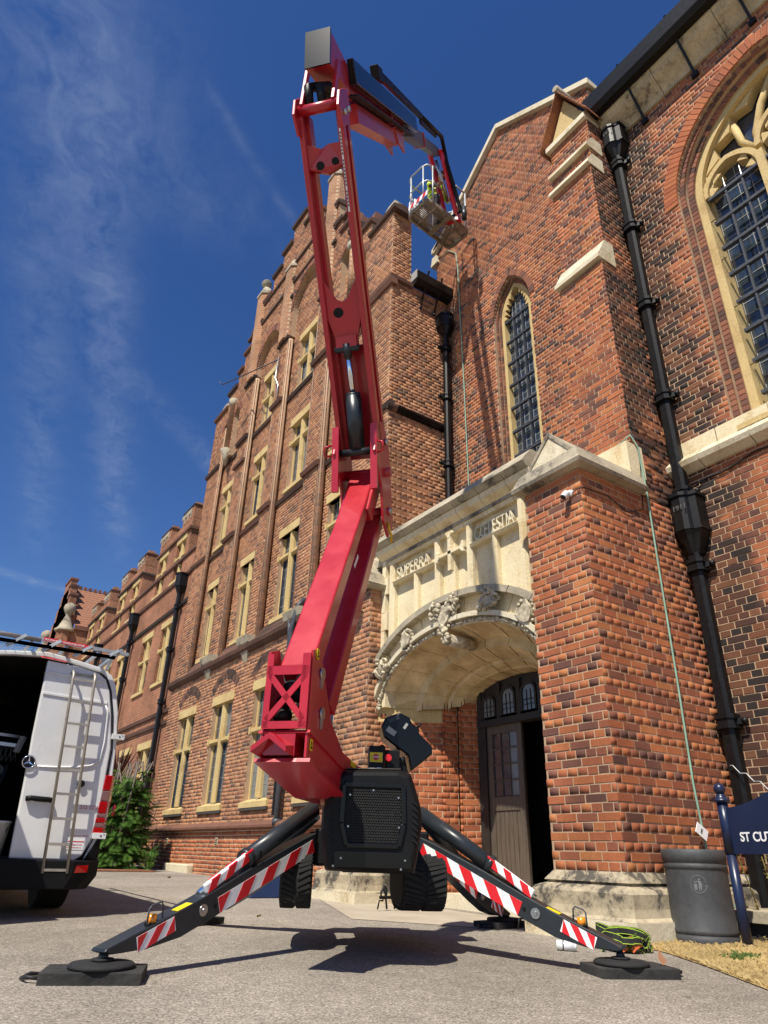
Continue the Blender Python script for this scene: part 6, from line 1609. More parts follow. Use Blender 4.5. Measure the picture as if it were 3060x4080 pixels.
for s in (-1, 1):
    for z in (.62, 1.1):
        pts = [BP(s*.12, -.31, z), BP(s*.48, -.31, z), BP(s*.59, -.26, z), BP(s*.63, -.15, z), BP(s*.63, .15, z), BP(s*.59, .26, z), BP(s*.48, .31, z), BP(s*.2, .31, z)]
        q.tube([tuple(p) for p in pts], .018, 8)
    for (a, b_) in ((.62, -.18), (.62, .18), (.48, .315), (.48, -.315), (.14, -.315)):
        q.tube([tuple(BP(s*a, b_, .05)), tuple(BP(s*a, b_, 1.1))], .017, 8)
q.build('guard_rail', None, bk)
q = MB(); q.mat('yellow_sign'); q.beam(BP(-.45, -.355, .42), BP(-.27, -.355, .42), .004, .22); q.build('warning_label', None, bk)
q = MB(); q.mat('cam_white'); q.cyl(BP(-.45, -.28, .1), BP(-.45, -.28, .55), .10, 14); q.ball(tuple(BP(-.45, -.28, .55)), .10, 10); q.cyl(BP(-.2, -.27, .1), BP(-.2, -.27, .45), .12, 12); q.build('tool_bucket', None, bk)

# outriggers
def leg(F, U, name, number=None, side=1, jib=True, padrot=0.):
    F = Vector(F); U = Vector(U); d = U-F; L = math.hypot(d.x, d.y); d = Vector((d.x/L, d.y/L, 0)); nn = Vector((d.y, -d.x, 0))
    if nn.dot(Vector((F.x, F.y, 0))) > 0: nn = -nn       # towards the camera side
    def LP(s, l, z): p = F+d*s+nn*l; return Vector((p.x, p.y, z))
    k = L/1.55
    topz = [(-.04, .172), (-.03, .185), (.18, .255), (.42, .332), (.65, .415), (.98, .545), (1.15, .605), (1.42, .70), (1.58, .75)]
    botz = [(1.58, .64), (1.43, .585), (1.16, .475), (.67, .285), (.44, .205), (.22, .168), (.0, .160)]
    q = MB(); q.mat('anthracite'); P = [(s*k, z) for s, z in topz+botz]
    q.prism([LP(s, .055, z) for s, z in P], [LP(s, -.055, z) for s, z in P]); lo = q.build('outrigger', None, T, bevel=.005)
    def plate(s0, z0, s1, z1, h, nst, slant=1, l=.0565):
        q = MB(); q.mat('white_sign'); A = Vector((s0*k, z0)); B = Vector((s1*k, z1)); dr = (B-A).normalized(); nr = Vector((-dr.y, dr.x)); H = nr*h/2
        q.prism([LP(p.x, l, p.y) for p in (A-H, B-H, B+H, A+H)], [LP(p.x, l+.0015, p.y) for p in (A-H, B-H, B+H, A+H)]); q.build('reflective_strip', None, lo)
        q = MB(); q.mat('red_sign'); LL = (B-A).length; st = LL/nst; sl = h*1.1*slant
        for i in range(int(nst)+2):
            a0 = i*st-st*.25; a1 = a0+st*.5
            pts = [(a0-sl/2, -1), (a1-sl/2, -1), (a1+sl/2, 1), (a0+sl/2, 1)]
            pts = [(min(max(u, 0), LL), v) for u, v in pts]
            if pts[1][0]-pts[0][0] < .002 and pts[2][0]-pts[3][0] < .002: continue
            V = [A+dr*u+H*v for u, v in pts]
            q.prism([LP(p.x, l+.0016, p.y) for p in V], [LP(p.x, l+.003, p.y) for p in V])
        q.build('red_stripe', None, lo)
    plate(.15, .19, .385, .272, .07, 2, 1); plate(.70, .345, 1.55, .668, .082, 4, 1)
    q = MB(); q.mat('steel'); q.cyl(LP(.58*k, .055, .325), LP(.58*k, .062, .325), .030, 20); q.cyl(LP(.58*k, .06, .325), LP(.58*k, .07, .325), .012, 12); q.build('pin_plate', None, lo)
    q = MB(); q.mat('black_gloss'); q.cyl(LP(.67*k, .055, .345), LP(.67*k, .059, .345), .012, 12); q.build('plug', None, lo)
    q = MB(); q.mat('yellow_sign'); q.prism([LP(.40*k, .05, .327), LP(.50*k, .05, .358), LP(.50*k, .0, .360), LP(.40*k, .0, .329)], [LP(.40*k, .05, .330), LP(.50*k, .05, .361), LP(.50*k, .0, .363), LP(.40*k, .0, .332)]); q.build('warning_label', None, lo)
    # ram with striped cover
    q = MB(); q.mat('anthracite'); q.cyl(LP(.95*k, 0, .585), LP(1.6*k, 0, .90), .052, 18); q.cyl(LP(.93*k, 0, .575), LP(.97*k, 0, .595), .058, 18); q.build('ram', None, lo)
    q = MB(); q.mat('chrome'); q.cyl(LP(.6*k, -.02, .40), LP(.95*k, -.0, .580), .020, 12); q.build('ram_rod', None, lo)
    q = MB(); q.mat('white_sign'); q.beam(LP(.60*k, .028, .425), LP(.97*k, .028, .615), .03, .055, (0, 0, 1)); cv = q.build('ram_guard', None, lo, bevel=.01)
    q = MB(); q.mat('red_sign'); a = LP(.60*k, .0445, .425); b_ = LP(.97*k, .0445, .615); du = (b_-a)
    for i in range(3):
        t0 = .03+i*.35; t1 = t0+.175; hz = Vector((0, 0, .028))
        q.prism([a+du*t0-hz, a+du*t1-hz, a+du*min(t1+.06, 1)+hz, a+du*min(t0+.06, 1)+hz], [p+nn*.002 for p in (a+du*t0-hz, a+du*t1-hz, a+du*min(t1+.06, 1)+hz, a+du*min(t0+.06, 1)+hz)])
        q.prism([a+du*(t0+.06)+hz*1.02-nn*.035, a+du*min(t1+.06, 1)+hz*1.02-nn*.035, a+du*min(t1+.06, 1)+hz*1.02, a+du*(t0+.06)+hz*1.02], [p+Vector((0, 0, .002)) for p in (a+du*(t0+.06)+hz*1.02-nn*.035, a+du*min(t1+.06, 1)+hz*1.02-nn*.035, a+du*min(t1+.06, 1)+hz*1.02, a+du*(t0+.06)+hz*1.02)])
    q.build('red_stripe', None, cv)
    if number: text_mesh(number, .06, .001, 'number', 'black_gloss', lo, LP(1.0*k if side > 0 else 1.03*k, .0575, .585), tuple(d if side < 0 else d), (0, 0, 1))
    # amber beacon with guard hoop
    q = MB(); q.mat('amber'); c = LP(.25*k, .02, .30); q.cyl(c+Vector((0, 0, -.025)), c+Vector((0, 0, .02)), .028, 16, r2=.024); q.build('beacon', None, lo)
    q = MB(); q.mat('black_plastic'); q.cyl(c+Vector((0, 0, -.035)), c+Vector((0, 0, -.02)), .034, 16); q.build('beacon_base', None, lo)
    q = MB(); q.mat('iron_grey'); q.tube([LP(.20*k, .045, .265), LP(.205*k, .045, .345), LP(.22*k, .045, .36), LP(.28*k, .045, .375), LP(.295*k, .045, .36), LP(.30*k, .045, .30)], .005, 6); q.build('beacon_guard', None, lo)
    # foot
    gzz = gz(F.y)
    q = MB(); q.mat('anthracite'); q.cyl((F.x, F.y, .17), (F.x, F.y, gzz+.06), .016, 12); q.ball((F.x, F.y, gzz+.098), .026, 10); q.mat('rubber'); q.cyl((F.x, F.y, gzz+.080), (F.x, F.y, gzz+.090), .052, 18); q.build('jack', None, lo)
    q = MB(); q.mat('rubber'); q.lathe([(.155, .0), (.158, .012), (.145, .022), (.06, .026), (.0, .026)], (F.x, F.y, gzz+.052), 30); q.build('foot_plate', None, lo)
    return F, gzz
FEET = [((1.10, 4.01, 0), (2.50, 4.60, 0), '3', 1), ((3.80, 3.10, 0), (3.25, 4.25, 0), None, -1), ((4.99, 5.34, 0), (3.85, 5.0, 0), None, -1), ((2.40, 6.25, 0), (2.85, 5.2, 0), None, 1)]
PADL = ['worn black spreader pad with rope handle under the outrigger foot nearest the van', 'black spreader pad under the foot nearest the litter bin, dry leaf on it', 'black spreader pad under the far foot nearest the church door', 'black spreader pad mostly hidden under the far foot towards the van']
for i, (Fp, Up, num, sd_) in enumerate(FEET):
    leg(Fp, Up, 'leg', num, sd_)
    z = gz(Fp[1]); ang = (R(-20), R(-22), R(10), R(30))[i]
    t = thing('spreader_pad', PADL[i], 'pad', (Fp[0], Fp[1], z), 'spreader pads under the outrigger feet')
    ca, sa = math.cos(ang), math.sin(ang)
    def Q(a, b_, zz_): return (Fp[0]+a*ca-b_*sa, Fp[1]+a*sa+b_*ca, z+zz_)
    dx0, dx1 = (-.26, .20) if i != 1 else (-.19, .28)
    q = MB(); q.mat('rubber_pad'); P = [(dx0, -.13), (dx1, -.15), (dx1+.01, .15), (dx0, .15)]
    q.prism([Q(a, b_, -.012) for a, b_ in P], [Q(a, b_, .050) for a, b_ in P]); q.build('board', None, t, bevel=.005)
    q = MB(); q.mat('cable'); e = dx0 if i != 1 else dx1; s = -1 if i != 1 else 1
    q.tube([Q(e, -.07, .02), Q(e+s*.06, -.06, .025), Q(e+s*.09, .0, .012), Q(e+s*.06, .05, .025), Q(e, .06, .02)], .009, 6); q.build('handle', None, t)
    if i == 1:
        q = MB(); q.mat('leaf_dry'); c = Vector(Q(.24, -.04, .052))
        q.add([tuple(c), tuple(c+Vector((.03, -.01, .02))), tuple(c+Vector((.01, .0, .05))), tuple(c+Vector((-.01, .01, .085))), tuple(c+Vector((-.02, .01, .03)))], [(0, 1, 2, 4), (4, 2, 3)]); tag(q.build('fallen_leaf'), 'curled brown leaf standing on the black pad near the bin', 'leaf')
def CP_(f, r, z): return FP(f+.12, r+.045, z-.015)
def cbox(mb, f0, f1, r0, r1, z0, z1):
    return mb.prism([CP_(f0, r0, z0), CP_(f0, r1, z0), CP_(f1, r1, z0), CP_(f1, r0, z0)], [CP_(f0, r0, z1), CP_(f0, r1, z1), CP_(f1, r1, z1), CP_(f1, r0, z1)])
# control box, stop label, key switch, hose reel and the hooded console
q = MB(); q.mat('black_plastic'); cbox(q, .35, .50, -.10, .01, 1.12, 1.33); cb = q.build('control_box', None, T, bevel=.008)
q = MB(); q.mat('yellow_sign'); cbox(q, .50, .502, -.095, -.005, 1.22, 1.285); q.build('stop_label', None, cb)
q = MB(); q.mat('red_sign'); P = [(-.052+.022*math.cos(a*math.pi/4+.39), 1.254+.022*math.sin(a*math.pi/4+.39)) for a in range(8)]; q.prism([CP_(.503, r, z) for r, z in P], [CP_(.5045, r, z) for r, z in P]); q.build('stop_octagon', None, cb)
text_mesh("STOP", .017, .0005, 'stop_word', 'white_sign', cb, CP_(.505, -.071, 1.248), tuple(rdir), (0, 0, 1), bold=True)
q = MB(); q.mat('white_sign'); cbox(q, .50, .502, -.045, -.01, 1.145, 1.185); q.build('key_label', None, cb)
q = MB(); q.mat('black_gloss'); q.cyl(CP_(.502, -.028, 1.165), CP_(.503, -.028, 1.165), .013, 14); q.build('key_symbol', None, cb)
q = MB(); q.mat('black_plastic'); cbox(q, .33, .47, .02, .12, 1.10, 1.31); c2 = q.build('switch_box', None, T, bevel=.006)
q = MB(); q.mat('red_sign'); q.cyl(CP_(.47, .035, 1.25), CP_(.50, .035, 1.25), .012, 12); q.cyl(CP_(.50, .035, 1.25), CP_(.52, .035, 1.25), .027, 18, r2=.022); q.build('stop_button', None, c2)
q = MB(); q.mat('anthracite'); q.cyl(CP_(.42, .12, 1.25), CP_(.42, .155, 1.25), .018, 12); cbox(q, .38, .44, .12, .13, 1.13, 1.20); q.build('knob', None, c2)
# hooded control console, tilted
CC = Vector(FP(.28, .19, 1.42)); ax = (rdir*.80+Vector((0, 0, -.52))+fdir*.0).normalized(); ay = Vector(fdir); azv = ax.cross(ay).normalized()
if azv.z < 0: azv = -azv
def K(a, b_, c): p = CC+ax*a+ay*b_+azv*c; return p
q = MB(); q.mat('black_gloss')
prof = [(-.17, .05), (-.10, .145), (-.02, .155), (.02, .13), (.09, .13), (.10, .10), (.23, .08), (.265, .035), (.20, -.16), (.12, -.08), (-.03, -.08), (-.10, -.075), (-.16, -.02)]
q.prism([K(a, .11, c) for a, c in prof], [K(a, -.14, c) for a, c in prof]); cs = q.build('console', None, T, bevel=.012)
q = MB(); q.mat('anthracite'); P = [(-.155, .045), (-.10, .12), (-.075, .10), (-.12, .03)]; q.prism([K(a, .112, c) for a, c in P], [K(a, .116, c) for a, c in P]); q.build('console_trim', None, cs)
for (a0, a1, c0, c1) in ((-.115, -.04, -.03, .01), (-.02, .0, .06, .105)):
    q = MB(); q.mat('lead'); q.prism([K(a0, .113, c0), K(a1, .113, c0), K(a1, .113, c1), K(a0, .113, c1)], [K(a0, .116, c0), K(a1, .116, c0), K(a1, .116, c1), K(a0, .116, c1)]); q.build('label', None, cs)
q = MB(); q.mat('black_plastic'); q.cyl(K(.07, .06, .13), K(.075, .06, .175), .010, 8); q.build('aerial_stub', None, cs)
q = MB(); q.mat('black_plastic'); q.beam(FP(.32, .02, 1.34), FP(.30, .20, 1.26), .03, .03); q.beam(FP(.30, .20, 1.28), FP(.3, .24, 1.12), .05, .06); q.ball(FP(.3, .06, 1.34), .028, 8); q.ball(FP(.3, .16, 1.31), .028, 8); q.build('console_bracket', None, T)
q = MB(); q.mat('rubber')
for k in range(7): q.ball(FP(.45-.0*k, .165+.012*k, 1.15-.016*k), .022, 8)
q.build('hose_sleeve', None, T)

# person in the basket
def person():
    P0 = BP(-.08, -.05, -.34)
    t = thing('person', 'person in yellow hi-vis vest and dark helmet working in the raised basket', 'person', tuple(P0))
    def W(a, b_, z): p = P0+u1*a+v1*b_; return Vector((p.x, p.y, P0.z+z))
    joints = dict(pel=(0, -.05, .92), sp=(0, .0, 1.15), ch=(.0, .06, 1.38), nk=(.0, .10, 1.52), hd=(.0, .13, 1.66),
                  lh=(-.10, -.04, .86), lk=(-.14, .27, .90), la=(-.13, .10, .50), lt=(-.13, .24, .47), rh=(.10, -.04, .86), rk=(.14, .20, .62), ra=(.12, -.12, .50), rt_=(.12, -.20, .47),
                  ls=(-.19, .06, 1.42), le=(-.27, .14, 1.16), lw=(-.20, .34, 1.08), rs=(.19, .06, 1.42), re=(.28, .14, 1.16), rw=(.22, .34, 1.10))
    rad = dict(pel=.14, sp=.13, ch=.15, nk=.055, hd=.085, lh=.09, lk=.065, la=.045, lt=.04, rh=.09, rk=.065, ra=.045, rt_=.04, ls=.065, le=.048, lw=.035, rs=.065, re=.048, rw=.035)
    E_ = [('pel', 'sp'), ('sp', 'ch'), ('ch', 'nk'), ('nk', 'hd'), ('pel', 'lh'), ('lh', 'lk'), ('lk', 'la'), ('la', 'lt'), ('pel', 'rh'), ('rh', 'rk'), ('rk', 'ra'), ('ra', 'rt_'), ('ch', 'ls'), ('ls', 'le'), ('le', 'lw'), ('ch', 'rs'), ('rs', 're'), ('re', 'rw')]
    ks = list(joints); me = bpy.data.meshes.new('body'); me.from_pydata([tuple(W(*joints[k])) for k in ks], [(ks.index(a), ks.index(b_)) for a, b_ in E_], [])
    o = bpy.data.objects.new('body', me); COL.objects.link(o); md = o.modifiers.new('skin', 'SKIN'); me.materials.append(MATS['clothing'])
    for k, sv in zip(ks, me.skin_vertices[0].data): sv.radius = (rad[k], rad[k])
    me.skin_vertices[0].data[0].use_root = True
    sb = o.modifiers.new('sub', 'SUBSURF'); sb.levels = sb.render_levels = 1
    o.parent = t; o.matrix_parent_inverse = Matrix.Translation(-WLOC[t.name]); WLOC[o.name] = Vector()
    q = MB(); q.mat('hivis')
    secs = [(.0, .0, .95, .17, .13), (.0, .02, 1.15, .165, .14), (0, .05, 1.36, .205, .155), (0, .08, 1.47, .16, .12), (0, .09, 1.52, .075, .075)]
    n = 16; vs = []
    for a, b_, z, ra, rb in secs: vs += [tuple(W(a+ra*math.cos(2*math.pi*k/n), b_+rb*math.sin(2*math.pi*k/n), z)) for k in range(n)]
    q.smooth = True; q.add(vs, [(i*n+k, i*n+(k+1) % n, (i+1)*n+(k+1) % n, (i+1)*n+k) for i in range(len(secs)-1) for k in range(n)])
    for s in (-1, 1): q.tube([tuple(W(s*.16, .06, 1.42)), tuple(W(s*.24, .11, 1.26)), tuple(W(s*.275, .15, 1.15))], .062, 10)
    q.build('vest', None, t)
    q = MB(); q.mat('lead'); 
    q.smooth = True
    for z, r_ in ((1.05, .172), (1.2, .18)): q.tube([tuple(W(r_*math.cos(k*.393), .03+.148*math.sin(k*.393), z)) for k in range(17)], .016, 5)
    q.build('reflective_band', None, t)
    q = MB(); q.mat('clothing'); q.ball(tuple(W(0, .13, 1.70)), .125, 12, (1, 1.1, .9)); q.lathe([(.15, 0), (.15, .012), (.1, .03)], tuple(W(0, .15, 1.68)), 16); q.build('helmet', None, t)
    q = MB(); q.mat('skin')
    q.ball(tuple(W(0, .17, 1.62)), .085, 12, (.9, 1, 1.15)); q.ball(tuple(W(0, .262, 1.615)), .018, 6)
    for s in (-1, 1):
        q.ball(tuple(W(s*.032, .25, 1.64)), .012, 6); q.ball(tuple(W(s*.085, .16, 1.62)), .02, 6)
        base = W(s*.21, .36, 1.08); q.ball(tuple(base), .042, 8, (1, 1.2, .6))
        for f in range(4): q.tube([tuple(W(s*.21+(f-1.5)*.019, .39, 1.085)), tuple(W(s*.21+(f-1.5)*.02, .43-.004*abs(f-1.5), 1.075)), tuple(W(s*.21+(f-1.5)*.02, .435, 1.05))], .009, 6)
        q.tube([tuple(W(s*.21-s*.035, .36, 1.08)), tuple(W(s*.21-s*.05, .385, 1.065)), tuple(W(s*.21-s*.035, .41, 1.05))], .010, 6)
    q.build('head_and_hands', None, t)
person()

# ================================================================ white van
VY = 7.0
def bent(pts): return pts
T = thing('white_van', 'dirty white panel van with its load bay open and a ladder on the rear door', 'van', (.75, VY+2.5, gz(VY)))
VAN = T; vx1 = 1.73; vx0 = .10; xc = (vx0+vx1)/2
VT = 2.235
# body: sides and roof as lofted outline (x,z) along y, open at the back
def vout(k=0.):
    r = [(vx1-k, .46), (vx1+.02-k, .9), (vx1+.0-k, 1.3), (vx1-.06-k, 1.75), (vx1-.13-k, 2.02), (vx1-.20-k, 2.12), (vx1-.30-k, 2.175), (vx1-.5, 2.21-k*.5), (xc, VT+.02-k*.5)]
    return r+[(2*xc-x, z) for x, z in r[::-1][1:]]
q = MB(); q.mat('van_white'); q.smooth = True
O = vout(); n = len(O); sec = [(VY+.03, .012), (VY+.10, .0), (VY+3.6, .0), (VY+4.6, .1)]
vs = []
for y, k in sec: vs += [(x, y, z) for x, z in vout(k)]
q.add(vs, [(i*n+k, i*n+k+1, (i+1)*n+k+1, (i+1)*n+k) for i in range(len(sec)-1) for k in range(n-1)])
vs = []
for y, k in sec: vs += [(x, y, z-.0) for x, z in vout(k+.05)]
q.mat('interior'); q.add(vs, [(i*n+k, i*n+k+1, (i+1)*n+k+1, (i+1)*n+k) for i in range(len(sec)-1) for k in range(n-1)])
q.smooth = False; q.mat('van_white')
body = q.build('body', None, T)
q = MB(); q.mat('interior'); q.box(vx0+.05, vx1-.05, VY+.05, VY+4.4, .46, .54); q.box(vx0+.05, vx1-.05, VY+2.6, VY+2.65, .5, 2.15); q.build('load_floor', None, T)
q = MB(); q.mat('van_white'); q.prism([(vx0+.1, VY+3.5, .5), (vx1-.1, VY+3.5, .5), (vx1-.2, VY+3.5, 2.1), (vx0+.2, VY+3.5, 2.1)], [(vx0+.15, VY+5.4, .5), (vx1-.15, VY+5.4, .5), (vx1-.3, VY+4.6, 1.3), (vx0+.3, VY+4.6, 1.3)]); q.build('cab', None, T)
# rear frame (white above, pillar at right)
q = MB(); q.mat('van_white')
fr = [(1.60, .52), (1.69, .52), (1.735, .9), (1.70, 1.45), (1.655, 1.78), (1.585, 2.03), (1.53, 2.12), (1.43, 2.178), (1.2, 2.215), (xc, 2.25), (xc, 2.20), (1.2, 2.172), (1.42, 2.135), (1.485, 2.09), (1.54, 1.99), (1.60, 1.76), (1.655, 1.45), (1.67, .9)]
q.yprism([(x, z) for x, z in fr], VY+.0, VY+.06); q.yprism([(2*xc-x, z) for x, z in fr], VY, VY+.06); q.build('rear_frame', None, T, bevel=.01)
# right rear door
q = MB(); q.mat('van_white')
dpoly = [(1.005, .525), (1.52, .515), (1.58, .56), (1.625, .68), (1.655, .9), (1.645, 1.45), (1.59, 1.75), (1.53, 1.97), (1.475, 2.07), (1.40, 2.12), (1.2, 2.155), (.93, 2.17), (.955, 1.5), (.975, 1.2)]
q.yprism(dpoly, VY-.025, VY+.03); dr = q.build('rear_door', None, T, bevel=.012)
q = MB(); q.mat('black_plastic')
pts = [(x, VY-.004, z) for x, z in ((1.535, .505), (1.60, .56), (1.645, .68), (1.672, .9), (1.662, 1.45), (1.607, 1.76), (1.545, 1.98), (1.487, 2.085), (1.41, 2.135))]
q.tube(pts, .006, 5); q.build('door_seal', None, T)
# pressed panel lines
def press(a, b_, w=.012, h=.02): q = MB(); q.mat('van_white'); q.beam(a, b_, w, h); q.build('pressing', None, dr, bevel=.004)
press((.945, VY-.028, 2.06), (1.46, VY-.028, 2.045), .014, .022); press((.955, VY-.028, 1.87), (1.53, VY-.028, 1.85), .014, .024)
q = MB(); q.mat('van_white'); q.tube([(1.0, VY-.026, 1.245), (1.2, VY-.028, 1.25), (1.38, VY-.03, 1.265), (1.5, VY-.03, 1.29), (1.565, VY-.03, 1.34), (1.575, VY-.03, 1.5), (1.55, VY-.03, 1.78), (1.52, VY-.028, 1.83)], .010, 6); q.build('pressing', None, dr)
q = MB(); q.mat('black_plastic'); q.tube([(1.02, VY-.045, .982), (1.06, VY-.055, .988), (1.13, VY-.05, .985), (1.2, VY-.055, .983), (1.225, VY-.045, .980)], .022, 8); q.build('handle', None, dr)
q = MB(); q.mat('black_plastic'); q.cyl((1.445, VY-.025, 1.13), (1.445, VY-.05, 1.13), .03, 16); q.build('lock', None, dr)
q = MB(); q.mat('chrome'); 
ring = [(.975+.052*math.cos(a*.3927), VY-.045, 1.275+.052*math.sin(a*.3927)) for a in range(17)]; q.tube(ring, .006, 6)
for a in (90, 210, 330): q.prism([(.975+.05*math.cos(R(a)), VY-.045, 1.275+.05*math.sin(R(a))), (.975+.009*math.cos(R(a+60)), VY-.042, 1.275+.009*math.sin(R(a+60))), (.975+.009*math.cos(R(a-60)), VY-.042, 1.275+.009*math.sin(R(a-60)))], [(.975+.05*math.cos(R(a)), VY-.04, 1.275+.05*math.sin(R(a))), (.975+.009*math.cos(R(a+60)), VY-.03, 1.275+.009*math.sin(R(a+60))), (.975+.009*math.cos(R(a-60)), VY-.03, 1.275+.009*math.sin(R(a-60)))])
q.build('star_emblem', None, dr)
q = MB(); q.mat('black_gloss'); q.cyl((.975, VY-.036, 1.275), (.975, VY-.026, 1.275), .052, 24); q.build('emblem_disc', None, dr)
text_mesh("313 CDI", .045, .003, 'badge', 'chrome', dr, (1.475, VY-.032, .925), (1, 0, .0), (0, 0, 1), bold=True)
q = MB(); q.mat('white_sign'); q.box(1.435, 1.575, VY-.0275, VY-.026, .60, .73); st = q.build('sticker', None, dr)
text_mesh("TRADE VAN CENTRE", .0165, .0004, 'sticker_print', 'red_sign', st, (1.445, VY-.0285, .705), (1, 0, 0), (0, 0, 1))
text_mesh("Tel: 0208 573 0148", .013, .0004, 'sticker_print', 'red_sign', st, (1.455, VY-.0285, .635), (1, 0, 0), (0, 0, 1))
text_mesh("www.tradevancentre.co.uk", .011, .0004, 'sticker_print', 'red_sign', st, (1.44, VY-.0285, .615), (1, 0, 0), (0, 0, 1))
q = MB(); q.mat('red_sign'); q.box(1.437, 1.573, VY-.0285, VY-.0277, .66, .668); q.build('sticker_line', None, st)
for z in (1.56, .715):
    q = MB(); q.mat('van_white'); q.box(1.63, 1.745, VY-.045, VY-.0, z-.024, z+.024); q.mat('black_plastic'); q.cyl((1.70, VY-.048, z), (1.70, VY-.044, z), .008, 8); q.cyl((1.725, VY-.048, z+.012), (1.725, VY-.044, z+.012), .005, 8); q.build('hinge', None, T, bevel=.006)
# lamps
q = MB(); q.mat('lens_red')
def lampq(z0, z1, m):
    def w0(z): return 1.635+(1.65-1.635)*0-.0*(z) - .012*abs(z-.95)
    q = MB(); q.mat(m); q.prism([(1.625+.04*(z0-.7), VY-.03, z0), (1.712, VY-.02, z0), (1.755, VY+.05, z0), (1.65, VY+.05, z0)], [(1.625+.04*(z1-.7), VY-.03, z1), (1.712, VY-.02, z1), (1.75, VY+.05, z1), (1.65, VY+.05, z1)]); q.build('tail_light', None, T, bevel=.006)
for z0, z1, m in ((1.09, 1.22, 'lens_red'), (1.0, 1.087, 'lens_clear'), (.90, .997, 'lens_red'), (.865, .897, 'lens_clear'), (.82, .862, 'lens_red'), (.785, .817, 'lens_clear'), (.73, .782, 'lens_red')): lampq(z0, z1, m)
q = MB(); q.mat('lens_red'); q.prism([(xc-.05, VY-.01, 2.195), (1.10, VY-.01, 2.18), (1.12, VY+.03, 2.205), (xc-.05, VY+.03, 2.225)], [(xc-.05, VY-.04, 2.18), (1.08, VY-.04, 2.168), (1.10, VY-.0, 2.175), (xc-.05, VY-.0, 2.185)]); q.build('brake_light', None, T)
# bumper
q = MB(); q.mat('van_black')
P = [(vx0-.02, VY+.1), (vx0+.02, VY-.08), (vx0+.15, VY-.13), (1.5, VY-.13), (1.63, VY-.09), (1.74, VY+.02), (1.78, VY+.25)]
for (z0, z1, s) in ((.30, .40, .92), (.40, .52, 1.0)):
    A = [((x-xc)*s+xc, y, z0) for x, y in P]+[(xc+.9*s, VY+.3, z0), (xc-.9*s, VY+.3, z0)]; B = [(x, y, z1) for x, y in P]+[(xc+.9, VY+.3, z1), (xc-.9, VY+.3, z1)]
    q.prism(A, B)
q.prism([(1.60, VY-.03, .52), (1.70, VY-.01, .52), (1.775, VY+.2, .52), (1.60, VY+.2, .52)], [(1.70, VY-.03, .72), (1.72, VY-.015, .72), (1.765, VY+.2, .72), (1.70, VY+.2, .72)])
q.build('bumper', None, T, bevel=.012)
q = MB(); q.mat('lens_red'); q.prism([(1.52, VY-.135, .425), (1.63, VY-.095, .43), (1.635, VY-.09, .485), (1.53, VY-.13, .48)], [(1.52, VY-.11, .425), (1.63, VY-.07, .43), (1.635, VY-.07, .485), (1.53, VY-.11, .48)]); q.build('reflector', None, T)
for (xa, xb) in ((1.42, 1.69), (.13, .36)):
    wz = gz(VY+1)
    q = MB(); q.mat('rubber'); q.cyl((xa, VY+.95, wz+.34), (xb, VY+.95, wz+.34), .34, 32); wh = q.build('wheel', None, T, bevel=.02)
    q = MB(); q.mat('steel'); q.cyl((xb-.02, VY+.95, wz+.34), (xb+.01, VY+.95, wz+.34), .2, 20); q.build('rim', None, wh)
    q = MB(); q.mat('rubber'); q.cyl((xa, VY+4.3, wz+.36), (xb, VY+4.3, wz+.36), .34, 32); q.build('wheel', None, T)
q = MB(); q.mat('iron'); q.cyl((0, VY+.95, .42), (1.45, VY+.95, .42), .05, 10); q.ball((.75, VY+.95, .42), .14, 10); q.cyl((1.1, VY+.3, .38), (1.1, VY+.7, .38), .05, 12); q.tube([(1.2, VY+.1, .40), (1.28, VY+.1, .36), (1.34, VY+.1, .39)], .012, 6); q.build('axle', None, T)
# left rear door swung open out of frame
q = MB(); q.mat('van_white'); q.prism([(.10, VY-.02, .52), (.14, VY-.90, .52), (.17, VY-.90, .52), (.13, VY-.02, .52)], [(.14, VY-.02, 2.2), (.18, VY-.90, 2.2), (.21, VY-.90, 2.2), (.17, VY-.02, 2.2)]); q.build('open_rear_door', None, T)
# ladder
t = T
q = MB(); q.mat('alu')
def ladp(f, s):      # f 0 bottom..1 top
    return (1.365+(1.255-1.365)*f+s*.096, VY-.125, .42+(2.08-.42)*f)
for s in (-1, 1):
    a = ladp(0, s); b_ = ladp(.955, s); pts = [a, b_, (b_[0]-.001, VY-.12, b_[2]+.05), (b_[0]-.003, VY-.085, b_[2]+.085), (b_[0]-.005, VY-.02, b_[2]+.085)]
    q.tube(pts, .013, 8)
for k in range(9):
    f = .015+k*.118; a = ladp(f, -1); b_ = ladp(f, 1); q.beam(a, b_, .018, .02)
a = ladp(1.0, -1); b_ = ladp(1.0, 1); q.beam((a[0], VY-.03, a[2]+.0), (b_[0], VY-.03, b_[2]), .02, .02)
q.beam((1.27, VY-.08, .64), (1.46, VY-.08, .635), .03, .02)
q.build('rear_ladder', None, T)
